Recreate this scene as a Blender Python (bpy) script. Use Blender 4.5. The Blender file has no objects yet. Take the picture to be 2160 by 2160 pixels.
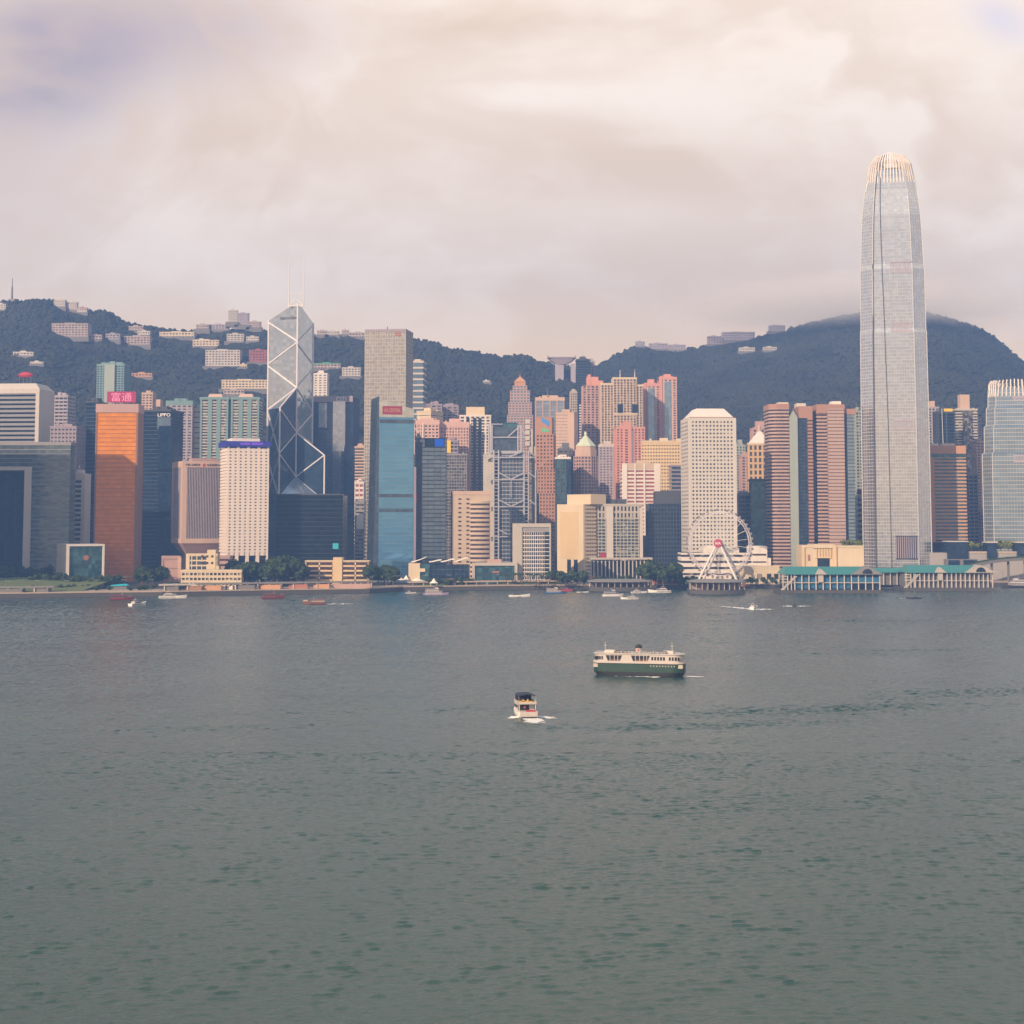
import bpy, math, random
from mathutils import Vector, noise as mnoise
R=math.radians; sin=math.sin; cos=math.cos; PI=math.pi
random.seed(7)
SC=bpy.context.scene; COL=SC.collection
# ---------------------------------------------------------------- camera, sky, sun, exposure
F=3600.0; PITCH=R(4.7); CAMH=60.0; YH=1100.0
PPY=YH-F*math.tan(PITCH)
cam=bpy.data.cameras.new('camera'); camo=bpy.data.objects.new('camera',cam); COL.objects.link(camo)
camo.location=(0,0,CAMH); camo.rotation_euler=(R(90)+PITCH,0,0)
cam.sensor_width=36; cam.lens=F/2160*36; cam.shift_y=-(1080-PPY)/2160
cam.clip_start=1; cam.clip_end=40000
SC.camera=camo
SC.view_settings.view_transform='Standard'; SC.view_settings.look='None'; SC.view_settings.gamma=1; SC.view_settings.exposure=0.38
SUN_AZ=R(54); SUN_EL=R(24)
TOSUN=Vector((-cos(SUN_AZ)*cos(SUN_EL),-sin(SUN_AZ)*cos(SUN_EL),sin(SUN_EL)))
sl=bpy.data.lights.new('sun','SUN'); sl.energy=5.0; sl.angle=R(0.5); sl.color=(1.0,0.74,0.50)
so_=bpy.data.objects.new('sun',sl); COL.objects.link(so_); so_.rotation_euler=(-TOSUN).to_track_quat('-Z','Y').to_euler()
def lin(r,g,b):
    f=lambda c:(c/255/12.92) if c<=10 else ((c/255+.055)/1.055)**2.4
    return (f(r),f(g),f(b))
class NT:
    """small helper for node trees"""
    def __init__(s,nt): s.nt=nt; s.n=nt.nodes; s.l=nt.links
    def node(s,t,ins=None,**kw):
        n=s.n.new(t)
        for k,v in kw.items(): setattr(n,k,v)
        for k,v in (ins or {}).items():
            s.put(n.inputs[k],v)
        return n
    def put(s,sock,v):
        if hasattr(v,'is_linked') or hasattr(v,'links'): s.l.new(v,sock)
        else:
            if sock.type=='RGBA' and not isinstance(v,(int,float)) and len(v)==3: v=(*v,1)
            sock.default_value=v
    def math(s,op,a,b=0.0,c=None,clamp=False):
        n=s.n.new('ShaderNodeMath'); n.operation=op; n.use_clamp=clamp
        s.put(n.inputs[0],a); s.put(n.inputs[1],b)
        if c is not None: s.put(n.inputs[2],c)
        return n.outputs[0]
    def vmath(s,op,a,b=(0,0,0)):
        n=s.n.new('ShaderNodeVectorMath'); n.operation=op
        s.put(n.inputs[0],a); s.put(n.inputs[1],b); return n.outputs[0]
    def mix(s,f,a,b,mode='MIX'):
        n=s.n.new('ShaderNodeMix'); n.data_type='RGBA'; n.blend_type=mode
        s.put(n.inputs[0],f); s.put(n.inputs[6],a); s.put(n.inputs[7],b); return n.outputs[2]
    def ramp(s,x,a,b,lo=0.0,hi=1.0,smooth=True):
        n=s.n.new('ShaderNodeMapRange'); n.interpolation_type='SMOOTHSTEP' if smooth else 'LINEAR'
        s.put(n.inputs[0],x); n.inputs[1].default_value=a; n.inputs[2].default_value=b
        n.inputs[3].default_value=lo; n.inputs[4].default_value=hi; return n.outputs[0]
    def noise(s,vec,scale,detail=3,rough=.5,dist=0.0):
        n=s.n.new('ShaderNodeTexNoise'); s.put(n.inputs['Vector'],vec)
        n.inputs['Scale'].default_value=scale; n.inputs['Detail'].default_value=detail
        n.inputs['Roughness'].default_value=rough; n.inputs['Distortion'].default_value=dist
        return n.outputs['Fac']
    def xyz(s,v):
        n=s.n.new('ShaderNodeSeparateXYZ'); s.put(n.inputs[0],v); return n.outputs
    def comb(s,x,y,z):
        n=s.n.new('ShaderNodeCombineXYZ'); s.put(n.inputs[0],x); s.put(n.inputs[1],y); s.put(n.inputs[2],z); return n.outputs[0]
W=bpy.data.worlds.new('World'); SC.world=W; W.use_nodes=True
def build_sky():
    t=NT(W.node_tree); t.n.clear()
    d=t.node('ShaderNodeTexCoord').outputs['Generated']
    x,y,z=t.xyz(d)
    sky=t.node('ShaderNodeTexSky',sky_type='NISHITA',sun_disc=False,sun_elevation=SUN_EL,sun_rotation=R(-90)-SUN_AZ,dust_density=2.0)
    nish=t.mix(1.0,sky.outputs[0],(0.1,0.1,0.1),'MULTIPLY')
    ys=t.math('MAXIMUM',y,0.08)
    u=t.math('DIVIDE',x,ys); v=t.math('DIVIDE',z,ys)
    front=t.ramp(y,0.3,0.7)
    # cloud masses, stretched along the horizon
    cv=t.comb(t.math('MULTIPLY',x,2.6),t.math('MULTIPLY',y,2.6),t.math('MULTIPLY',z,4.6))
    w1=t.noise(cv,1.3,4,.55,.6)
    cv2=t.vmath('ADD',cv,t.comb(w1,t.math('MULTIPLY',w1,1.4),t.math('MULTIPLY',w1,-1.1)))
    n1=t.noise(cv2,1.9,7,.52,.15)
    n2=t.noise(cv,7.0,6,.6,.3)
    nn=t.math('ADD',t.math('MULTIPLY',n1,.82),t.math('MULTIPLY',n2,.18))
    k=t.ramp(nn,.39,.61)
    def blob(px,py,sx,sy,amp,rot=0.0):
        u0=(px-1080)/F; v0=(YH-py)/F
        du=t.math('SUBTRACT',u,u0); dv=t.math('SUBTRACT',v,v0)
        if rot:
            c,s_=cos(rot),sin(rot)
            a=t.math('ADD',t.math('MULTIPLY',du,c),t.math('MULTIPLY',dv,s_))
            b=t.math('ADD',t.math('MULTIPLY',du,-s_),t.math('MULTIPLY',dv,c)); du,dv=a,b
        q=t.math('ADD',t.math('POWER',t.math('DIVIDE',du,sx/F),2),t.math('POWER',t.math('DIVIDE',dv,sy/F),2))
        e=t.math('POWER',2.71828,t.math('MULTIPLY',q,-1))
        return t.math('MULTIPLY',t.math('MULTIPLY',e,front),amp)
    # where the layer is thinner (+) or thicker (-)
    acc=k
    for b in SKY_BLOBS: acc=t.math('ADD',acc,blob(*b))
    acc=t.math('MINIMUM',t.math('MAXIMUM',acc,-.25),1.25)
    lowc=t.mix(t.ramp(acc,-.2,1.2,smooth=False),SKY_DARK,SKY_LIGHT)
    # pinker air close to the horizon
    lowc=t.mix(t.ramp(z,.02,.17,.85,0.0),lowc,SKY_PINK)
    wob=t.ramp(nn,.3,.7,.3,1.15)
    for (px,py,sx,sy,amp,c,rot) in SKY_TINTS:
        f=t.math('MULTIPLY',blob(px,py,sx,sy,amp,rot),wob,clamp=True)
        lowc=t.mix(f,lowc,c)
    # higher up the cover breaks into cooler, darker cloud with blue between
    hn=t.noise(t.vmath('MULTIPLY',d,(1,1,1.6)),2.2,5,.55,.4)
    high=t.mix(t.ramp(hn,.40,.62),SKY_HIGH_D,SKY_HIGH_L)
    high=t.mix(.35,high,nish)
    glow=t.ramp(z,.28,.36,1.0,1.3)
    lowc=t.mix(1.0,lowc,t.comb(glow,glow,glow),'MULTIPLY')
    col=t.mix(t.ramp(z,.40,.66),lowc,high)
    bg=t.node('ShaderNodeBackground',{'Color':col,'Strength':1.0})
    out=t.node('ShaderNodeOutputWorld'); t.l.new(bg.outputs[0],out.inputs[0])
SKY_DARK=(.78,.59,.435); SKY_LIGHT=(.96,.81,.675); SKY_PINK=(1.06,.635,.23)
SKY_HIGH_D=(.19,.27,.32); SKY_HIGH_L=(.46,.52,.54)
SKY_BLOBS=[(1010,165,300,95,.42),(1620,110,330,120,.40),(1250,445,360,42,.40),(900,350,300,55,.25),(2130,220,120,120,.45),
           (1430,340,430,60,-.38),(470,300,170,130,-.32),(980,20,300,50,-.28),(1700,420,220,40,-.22),(560,520,420,50,-.12),(1500,590,520,60,-.22),(330,200,70,150,.25),(640,420,260,40,.15)]
SKY_TINTS=[(60,110,380,190,1.0,(.27,.225,.30),0.35),(330,50,300,100,.6,(.40,.32,.40),0),(2135,25,75,45,.5,(.62,.60,.76),-.5),(10,390,190,110,.5,(.68,.52,.50),0),(1880,640,600,90,.30,(.56,.43,.39),0)]
build_sky()
SC.cycles.max_bounces=6; SC.cycles.diffuse_bounces=3; SC.cycles.glossy_bounces=3; SC.cycles.transparent_max_bounces=8; SC.cycles.volume_bounces=2
SC.cycles.sample_clamp_indirect=4.0
SC.cycles.use_denoising=True
# ---------------------------------------------------------------- pixel geometry of the photograph (2160 x 2160)
def ray(px,py):
    rx=(px-1080)/F; ry=(PPY-py)/F
    return Vector((rx,cos(PITCH)-ry*sin(PITCH),sin(PITCH)+ry*cos(PITCH)))
def at(px,py,Y):
    d=ray(px,py); s=Y/d.y; return Vector((d.x*s,Y,CAMH+d.z*s))
def onz(px,py,z=0.0):
    d=ray(px,py); s=(z-CAMH)/d.z; return Vector((d.x*s,d.y*s,z))
def pxscale(Y): return Y/F
# ---------------------------------------------------------------- mesh collector
class MB:
    def __init__(s): s.v=[]; s.f=[]
    def add(s,vs,fs):
        n=len(s.v); s.v.extend(vs); s.f.extend(tuple(i+n for i in f) for f in fs); return s
    def box(s,x0,x1,y0,y1,z0,z1):
        return s.add([(x0,y0,z0),(x1,y0,z0),(x1,y1,z0),(x0,y1,z0),(x0,y0,z1),(x1,y0,z1),(x1,y1,z1),(x0,y1,z1)],
          [(0,3,2,1),(4,5,6,7),(0,1,5,4),(1,2,6,5),(2,3,7,6),(3,0,4,7)])
    def prism(s,poly,z0,z1,top=None):
        n=len(poly); top=top or poly
        vs=[(p[0],p[1],z0) for p in poly]+[(p[0],p[1],z1) for p in top]
        fs=[tuple(range(n-1,-1,-1)),tuple(range(n,2*n))]+[(i,(i+1)%n,n+(i+1)%n,n+i) for i in range(n)]
        return s.add(vs,fs)
    def hull(s,bot,top):
        """closed body between two rings of 3-D points"""
        n=len(bot)
        return s.add(list(bot)+list(top),[tuple(range(n-1,-1,-1)),tuple(range(n,2*n))]+[(i,(i+1)%n,n+(i+1)%n,n+i) for i in range(n)])
    def loft(s,rings):
        n=len(rings[0]); vs=[p for r in rings for p in r]; fs=[tuple(range(n-1,-1,-1))]
        for k in range(len(rings)-1):
            a=k*n; b=a+n
            fs+=[(a+i,a+(i+1)%n,b+(i+1)%n,b+i) for i in range(n)]
        fs.append(tuple(range((len(rings)-1)*n,len(rings)*n))); return s.add(vs,fs)
    def quad(s,a,b,c,d): return s.add([a,b,c,d],[(0,1,2,3)])
    def bar(s,p,q,w,h=None,up=(0,0,1)):
        h=h or w; p=Vector(p); q=Vector(q); d=(q-p).normalized(); u=Vector(up)
        if abs(d.dot(u))>.98: u=Vector((0,1,0))
        a=d.cross(u).normalized()*w/2; b=a.cross(d).normalized()*h/2
        r=lambda c:[tuple(c-a-b),tuple(c+a-b),tuple(c+a+b),tuple(c-a+b)]
        return s.hull(r(p),r(q))
    def tube(s,p,q,r0,r1=None,n=8):
        r1=r0 if r1 is None else r1; p=Vector(p); q=Vector(q); d=(q-p).normalized(); u=Vector((0,0,1))
        if abs(d.dot(u))>.98: u=Vector((0,1,0))
        a=d.cross(u).normalized(); b=a.cross(d).normalized()
        ring=lambda c,r:[tuple(c+a*cos(2*PI*i/n)*r-b*sin(2*PI*i/n)*r) for i in range(n)]
        return s.hull(ring(p,r0),ring(q,r1))
    def cone(s,cx,cy,z0,r,z1,n=4,rot=0.0):
        vs=[(cx+cos(rot+2*PI*i/n)*r,cy+sin(rot+2*PI*i/n)*r,z0) for i in range(n)]+[(cx,cy,z1)]
        return s.add(vs,[tuple(range(n-1,-1,-1))]+[(i,(i+1)%n,n) for i in range(n)])
def mesh(name,mb,mat,smooth=False):
    me=bpy.data.meshes.new(name); me.from_pydata([tuple(v) for v in mb.v],[],mb.f); 
    if mat: me.materials.append(mat)
    if smooth: me.polygons.foreach_set('use_smooth',[True]*len(me.polygons))
    me.update(); return me
def obj(name,mb,mat,parent=None,loc=None,rot=None,smooth=False):
    me=mb if isinstance(mb,bpy.types.Mesh) else mesh(name,mb,mat,smooth)
    o=bpy.data.objects.new(name,me); COL.objects.link(o)
    if parent: o.parent=parent
    if loc is not None: o.location=loc
    if rot is not None: o.rotation_euler=rot
    return o
def tag(o,label,cat,group=None,kind=None):
    o['label']=label; o['category']=cat
    if group: o['group']=group
    if kind: o['kind']=kind
    return o
def thing(name,label,cat,loc=(0,0,0),rotz=0.0,group=None):
    o=bpy.data.objects.new(name,None); COL.objects.link(o); o.location=loc; o.rotation_euler=(0,0,rotz)
    return tag(o,label,cat,group)
def struct(name,mb,mat,smooth=False,label=None):
    o=obj(name,mb,mat,smooth=smooth); o['kind']='structure'
    if label: o['label']=label
    return o
def dup(root,loc,rotz=None,label=None,group=None,scale=None):
    r=root.copy(); COL.objects.link(r); r.location=loc
    if rotz is not None: r.rotation_euler=(0,0,rotz)
    if scale: r.scale=(scale,)*3 if isinstance(scale,(int,float)) else scale
    if label: r['label']=label
    if group: r['group']=group
    for ch in list(root.children):
        c=ch.copy(); COL.objects.link(c); c.parent=r
        for g in ch.children:
            e=g.copy(); COL.objects.link(e); e.parent=c
    return r
def lettering(parent,s,x0,x1,z0,z1,y,mat,name='lettering',axis='front',keep=True):
    """raised letters on the plane y (front) of a thing's own frame"""
    cu=bpy.data.curves.new(name,'FONT'); cu.body=s; cu.extrude=.02; cu.resolution_u=3
    to=bpy.data.objects.new(name,cu); COL.objects.link(to)
    dg=bpy.context.evaluated_depsgraph_get(); me=bpy.data.meshes.new_from_object(to.evaluated_get(dg))
    bpy.data.objects.remove(to); bpy.data.curves.remove(cu)
    if not len(me.vertices): return None
    xs=[v.co.x for v in me.vertices]; ys=[v.co.y for v in me.vertices]
    a,b,c,d=min(xs),max(xs),min(ys),max(ys)
    for v in me.vertices:
        tx=x0+(v.co.x-a)/(b-a)*(x1-x0); tz=z0+(v.co.y-c)/(d-c)*(z1-z0); o=v.co.z*4
        v.co=(tx,y-o-.12,tz) if axis=='front' else (y+o+.12,tx,tz)
    me.materials.clear(); me.materials.append(mat); me.name=name
    return obj(name,me,None,parent)
# ---------------------------------------------------------------- materials
MATS={}
def wall(name,c,rough=.75,var=.10,streak=.12,scale=.05):
    m=bpy.data.materials.new(name); m.use_nodes=True; t=NT(m.node_tree); p=t.n['Principled BSDF']
    co=t.node('ShaderNodeTexCoord').outputs['Object']
    a=t.noise(co,scale,4,.6)
    b=t.noise(t.vmath('MULTIPLY',co,(.9,.9,.03)),1.0,3,.6)
    f=t.math('ADD',t.math('MULTIPLY',t.math('SUBTRACT',a,.5),var*2),t.math('MULTIPLY',t.math('SUBTRACT',b,.5),streak*2))
    f=t.math('ADD',f,1.0)
    t.put(p.inputs['Base Color'],t.mix(1.0,c,t.comb(f,f,f),'MULTIPLY')); p.inputs['Roughness'].default_value=rough
    p.inputs['Specular IOR Level'].default_value=.3
    MATS[name]=m; return m
def glass(name,c,metal=.5,rough=.12,cell=(3.0,3.0,3.6),var=.35,tilt=.02,c2=None,spec=.5):
    """curtain wall: each pane a little different in tint and set a little off true"""
    m=bpy.data.materials.new(name); m.use_nodes=True; t=NT(m.node_tree); p=t.n['Principled BSDF']
    co=t.node('ShaderNodeTexCoord').outputs['Object']
    sn=t.node('ShaderNodeVectorMath',operation='SNAP'); t.put(sn.inputs[0],t.vmath('ADD',co,(.37,.41,.13))); sn.inputs[1].default_value=cell
    wn=t.node('ShaderNodeTexWhiteNoise',{'Vector':sn.outputs[0]},noise_dimensions='3D')
    f=t.math('ADD',1-var,t.math('MULTIPLY',t.math('POWER',wn.outputs['Value'],1.6),var*2))
    big=t.noise(co,.02,2,.5)
    f=t.math('MULTIPLY',f,t.math('ADD',.9,t.math('MULTIPLY',big,.2)))
    base=t.mix(1.0,c,t.comb(f,f,f),'MULTIPLY')
    if c2:   # blinds drawn behind some panes
        base=t.mix(t.math('GREATER_THAN',wn.outputs['Value'],.86),base,c2)
    t.put(p.inputs['Base Color'],base); p.inputs['Metallic'].default_value=metal; p.inputs['Roughness'].default_value=rough
    p.inputs['Specular IOR Level'].default_value=spec
    ge=t.node('ShaderNodeNewGeometry')
    tl=t.vmath('SCALE',t.vmath('SUBTRACT',wn.outputs['Color'],(.5,.5,.5))); tl.node.inputs['Scale'].default_value=tilt*2
    t.put(p.inputs['Normal'],t.vmath('NORMALIZE',t.vmath('ADD',ge.outputs['Normal'],tl)))
    MATS[name]=m; return m
def plain(name,c,rough=.6,metal=0.0,emit=0.0):
    m=bpy.data.materials.new(name); m.use_nodes=True; t=NT(m.node_tree); p=t.n['Principled BSDF']
    co=t.node('ShaderNodeTexCoord').outputs['Object']
    a=t.noise(co,.6,3,.6); f=t.math('ADD',.88,t.math('MULTIPLY',a,.24))
    t.put(p.inputs['Base Color'],t.mix(1.0,c,t.comb(f,f,f),'MULTIPLY'))
    p.inputs['Roughness'].default_value=rough; p.inputs['Metallic'].default_value=metal
    if emit: p.inputs['Emission Color'].default_value=(*c,1); p.inputs['Emission Strength'].default_value=emit
    MATS[name]=m; return m
wall('white_wall',(.66,.60,.55)); wall('pale_wall',(.52,.47,.42)); wall('beige_wall',(.50,.39,.29)); wall('cream_wall',(.60,.49,.34))
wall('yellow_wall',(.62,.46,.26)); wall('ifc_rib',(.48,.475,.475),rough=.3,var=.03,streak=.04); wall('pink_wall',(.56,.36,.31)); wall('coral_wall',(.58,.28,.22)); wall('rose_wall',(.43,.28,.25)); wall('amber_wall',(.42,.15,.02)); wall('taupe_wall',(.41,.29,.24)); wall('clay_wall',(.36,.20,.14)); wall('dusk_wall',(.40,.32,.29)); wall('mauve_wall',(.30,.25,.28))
wall('grey_wall',(.26,.25,.25)); wall('dark_wall',(.07,.075,.085)); wall('brown_wall',(.25,.135,.085)); wall('granite_wall',(.39,.21,.14)); wall('orange_wall',(.50,.27,.15)); wall('gold_wall',(.54,.35,.17))
wall('peach_wall',(.52,.37,.29)); wall('teal_wall',(.17,.27,.27)); wall('sage_wall',(.30,.34,.30)); wall('stone_wall',(.42,.38,.33)); wall('hotel_wall',(.72,.63,.57)); wall('red_brick',(.32,.10,.09))
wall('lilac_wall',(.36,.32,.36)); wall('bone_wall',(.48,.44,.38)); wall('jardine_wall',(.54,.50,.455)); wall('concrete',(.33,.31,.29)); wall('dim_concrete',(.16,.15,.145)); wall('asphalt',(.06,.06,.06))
wall('paving',(.42,.33,.25),scale=.02); wall('seawall_stone',(.08,.075,.07)); wall('tile_red',(.36,.15,.10)); wall('roof_grey',(.22,.21,.20)); wall('deck_wood',(.30,.16,.09))
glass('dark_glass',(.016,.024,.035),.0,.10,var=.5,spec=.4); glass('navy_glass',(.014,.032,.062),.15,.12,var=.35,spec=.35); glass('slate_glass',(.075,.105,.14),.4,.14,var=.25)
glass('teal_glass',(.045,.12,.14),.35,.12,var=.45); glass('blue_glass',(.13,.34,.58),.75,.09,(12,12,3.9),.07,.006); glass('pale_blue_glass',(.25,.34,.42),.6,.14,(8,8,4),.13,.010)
glass('window_glass',(.055,.058,.065),.1,.15,(3,3,3.2),.6,c2=(.30,.27,.23)); glass('brown_glass',(.09,.05,.045),.2,.2,var=.4); glass('silver_glass',(.53,.57,.62),.85,.16,(3,3,3.3),.10,.010)
glass('mirror_glass',(.58,.62,.60),.9,.06,(4.2,4.2,4.1),.10,.010); glass('gold_glass',(.60,.21,.008),.25,.40,(5,5,3.6),.10,.01,spec=.2); glass('cheung_glass',(.40,.38,.34),.75,.20,(3,3,4),.18,.015)
glass('office_glass',(.12,.155,.165),.4,.13,(4,4,2.05),.22,.012); glass('green_glass',(.03,.085,.085),.15,.12,(4,4,4),.35); glass('black_glass',(.006,.012,.016),.0,.2,(5,5,4),.35,spec=.12)
glass('lobby_glass',(.05,.10,.13),.3,.12,(3,3,3),.5); glass('mixed_glass',(.16,.155,.15),.35,.2,(2.2,2.2,3.0),.8,.03)
plain('steel',(.42,.40,.44),.4,.6); plain('truss_grey',(.38,.38,.42),.55,.1); plain('mast_white',(.62,.60,.58),.5); plain('dark_metal',(.05,.05,.055),.5,.3); plain('white_paint',(.80,.78,.75),.45); plain('brace_grey',(.66,.61,.62),.5)
plain('magenta_sign',(.29,.002,.065),.5,0,.10); plain('sign_pink',(.80,.25,.45),.5,0,.05); plain('sign_red',(.30,.02,.05),.5); plain('red_paint',(.42,.02,.03),.5); plain('crimson_disc',(.34,.004,.05),.5,0,.05)
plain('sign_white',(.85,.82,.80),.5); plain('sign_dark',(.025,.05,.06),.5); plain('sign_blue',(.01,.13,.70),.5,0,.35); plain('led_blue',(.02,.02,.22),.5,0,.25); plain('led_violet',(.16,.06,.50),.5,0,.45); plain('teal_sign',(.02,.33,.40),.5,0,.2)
plain('ink',(.04,.03,.03),.7); plain('gold_ink',(.55,.33,.20),.6); plain('billboard',(.70,.66,.62),.6); plain('yellow_paint',(.75,.50,.04),.5); plain('green_paint',(.05,.30,.12),.6); plain('logo_blue',(.05,.22,.55),.5); plain('logo_green',(.10,.42,.20),.5)
plain('teal_roof',(.045,.22,.205),.5); plain('slate_roof',(.20,.17,.16),.6); plain('blue_tarp',(.015,.12,.24),.6); plain('tent_cloth',(.85,.78,.70),.7); plain('copper_roof',(.55,.60,.46),.5); plain('grey_roof',(.45,.44,.45),.5)
plain('hull_green',(.010,.045,.033),.4); plain('hull_dark',(.03,.03,.035),.45); plain('hull_white',(.72,.70,.67),.35); plain('hull_blue',(.03,.12,.30),.4); plain('hull_red',(.14,.022,.022),.5); plain('cabin_white',(.43,.40,.385),.5); plain('lavender_paint',(.38,.30,.42),.5); plain('canvas_navy',(.012,.018,.045),.8); plain('boat_window',(.02,.022,.028),.15); plain('wood_hull',(.15,.06,.05),.6)
plain('skin',(.45,.27,.19),.6); plain('yellow_cloth',(.75,.48,.03),.8); plain('dark_cloth',(.03,.03,.06),.8); plain('pale_cloth',(.6,.55,.55),.8); plain('red_cloth',(.35,.03,.05),.8); plain('tyre_black',(.02,.02,.02),.8); plain('violet_light',(.30,.10,.38),.5)
glass('brace_glass',(.03,.06,.10),.35,.10,(4.2,4.2,4.1),.25,.010)
def foliage(name,c1,c2):
    m=bpy.data.materials.new(name); m.use_nodes=True; t=NT(m.node_tree); p=t.n['Principled BSDF']
    co=t.node('ShaderNodeTexCoord').outputs['Object']; a=t.noise(co,.55,3,.6)
    ob=t.node('ShaderNodeObjectInfo').outputs['Random']
    c=t.mix(t.ramp(a,.35,.65),c1,c2); f=t.math('ADD',.75,t.math('MULTIPLY',ob,.5))
    t.put(p.inputs['Base Color'],t.mix(1.0,c,t.comb(f,f,f),'MULTIPLY')); p.inputs['Roughness'].default_value=.8; p.inputs['Specular IOR Level'].default_value=.2
    MATS[name]=m
foliage('leaf',(.022,.042,.014),(.055,.085,.026)); foliage('leaf_lime',(.12,.15,.02),(.24,.25,.04)); plain('bark',(.09,.065,.045),.9)
def water_mat():
    m=bpy.data.materials.new('harbour_water'); m.use_nodes=True; t=NT(m.node_tree); p=t.n['Principled BSDF']
    c=t.node('ShaderNodeTexCoord').outputs['Object']
    w3=t.noise(t.vmath('MULTIPLY',c,(.8,1,1)),2.2,4,.6,.3)   # ripples on the backs of the waves
    b=t.node('ShaderNodeBump',{'Height':w3}); b.inputs['Strength'].default_value=1.0; b.inputs['Distance'].default_value=WATER_BUMP
    t.put(p.inputs['Normal'],b.outputs[0])
    tint=t.noise(c,.006,4,.6,.5)
    t.put(p.inputs['Base Color'],t.mix(t.ramp(tint,.35,.65),WATER_A,WATER_B))
    p.inputs['Roughness'].default_value=.14; p.inputs['IOR'].default_value=1.37
    MATS['harbour_water']=m
WATER_BUMP=.16; WATER_A=(.022,.058,.053); WATER_B=(.032,.070,.064)
water_mat()
def foam_mat():
    m=bpy.data.materials.new('foam'); m.use_nodes=True; t=NT(m.node_tree); p=t.n['Principled BSDF']
    co=t.node('ShaderNodeTexCoord').outputs['Object']; a=t.noise(t.vmath('MULTIPLY',co,(1,1,1)),.9,5,.65,.5)
    u=t.node('ShaderNodeUVMap'); 
    ux,uy,_=t.xyz(t.node('ShaderNodeTexCoord').outputs['UV'])
    e=t.math('MULTIPLY',t.math('MULTIPLY',ux,t.math('SUBTRACT',1,ux)),4)       # fades across
    g=t.math('MULTIPLY',e,t.math('POWER',t.math('SUBTRACT',1,uy),1.3))           # and along its length
    al=t.ramp(t.math('ADD',t.math('MULTIPLY',g,.9),t.math('SUBTRACT',a,.5)),.05,.30)
    p.inputs['Base Color'].default_value=(.85,.85,.83,1); p.inputs['Roughness'].default_value=.7
    t.put(p.inputs['Alpha'],t.math('MULTIPLY',al,.9)); MATS['foam']=m
foam_mat()
def hill_mat():
    m=bpy.data.materials.new('hill_forest'); m.use_nodes=True; t=NT(m.node_tree); p=t.n['Principled BSDF']
    co=t.node('ShaderNodeTexCoord').outputs['Object']
    a=t.noise(co,.010,6,.62,.5); b=t.noise(co,.05,4,.65)
    c=t.mix(t.ramp(a,.35,.65),(.028,.030,.022),(.042,.045,.030)); c=t.mix(t.ramp(b,.55,.75,0,.35),c,(.058,.060,.038))
    t.put(p.inputs['Base Color'],c); p.inputs['Roughness'].default_value=.9; p.inputs['Specular IOR Level'].default_value=.1
    MATS['hill_forest']=m
hill_mat()
def grass_mat():
    m=bpy.data.materials.new('lawn_grass'); m.use_nodes=True; t=NT(m.node_tree); p=t.n['Principled BSDF']
    co=t.node('ShaderNodeTexCoord').outputs['Object']; a=t.noise(co,.12,4,.6)
    t.put(p.inputs['Base Color'],t.mix(a,(.06,.10,.02),(.17,.19,.05))); p.inputs['Roughness'].default_value=.9; MATS['lawn_grass']=m
grass_mat()
M=MATS
# ---------------------------------------------------------------- setting: water, ground, hills
import numpy as np
# the harbour: real waves over the reach in view, a flat sheet a little lower carries on beyond it
w=MB(); S_=9000
w.quad((-S_,-3000,-.9),(S_,-3000,-.9),(S_,9000,-.9),(-S_,9000,-.9)); struct('water',w,M['harbour_water'])
WN=1024; WD=.5
def wave_field():
    rng=np.random.default_rng(11); kx=np.fft.fftfreq(WN,WD)*2*np.pi; KX,KY=np.meshgrid(kx,kx); K=np.hypot(KX,KY); K[0,0]=1e9
    th=np.arctan2(KY,KX); spec=np.zeros_like(K)
    for lam,amp,d0,sp in ((1.5,.45,1.25,1.5),(2.6,1.0,1.72,2.6),(4.8,.95,1.45,3.6),(10,.6,1.75,4.0)):
        k0=2*np.pi/lam; spec+=amp*np.exp(-((np.log(K/k0))/.38)**2)*np.abs(np.cos((th-d0)/1.0))**sp/K**1.0/lam*3
    ph=np.exp(2j*np.pi*rng.random((WN,WN))); h=np.real(np.fft.ifft2(spec*ph))
    g=np.gradient(h,WD); return h/np.sqrt((g[0]**2+g[1]**2).mean())
WF=wave_field()
def smooth_noise(x,y,sx,sy,seed):
    rng=np.random.default_rng(seed); g=rng.random((256,256)); u=x/sx; v=y/sy; i=np.floor(u).astype(int); j=np.floor(v).astype(int); fu=u-i; fv=v-j; fu=fu*fu*(3-2*fu); fv=fv*fv*(3-2*fv)
    G=lambda a,b:g[a%256,b%256]
    return (G(i,j)*(1-fu)+G(i+1,j)*fu)*(1-fv)+(G(i,j+1)*(1-fu)+G(i+1,j+1)*fu)*fv
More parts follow.
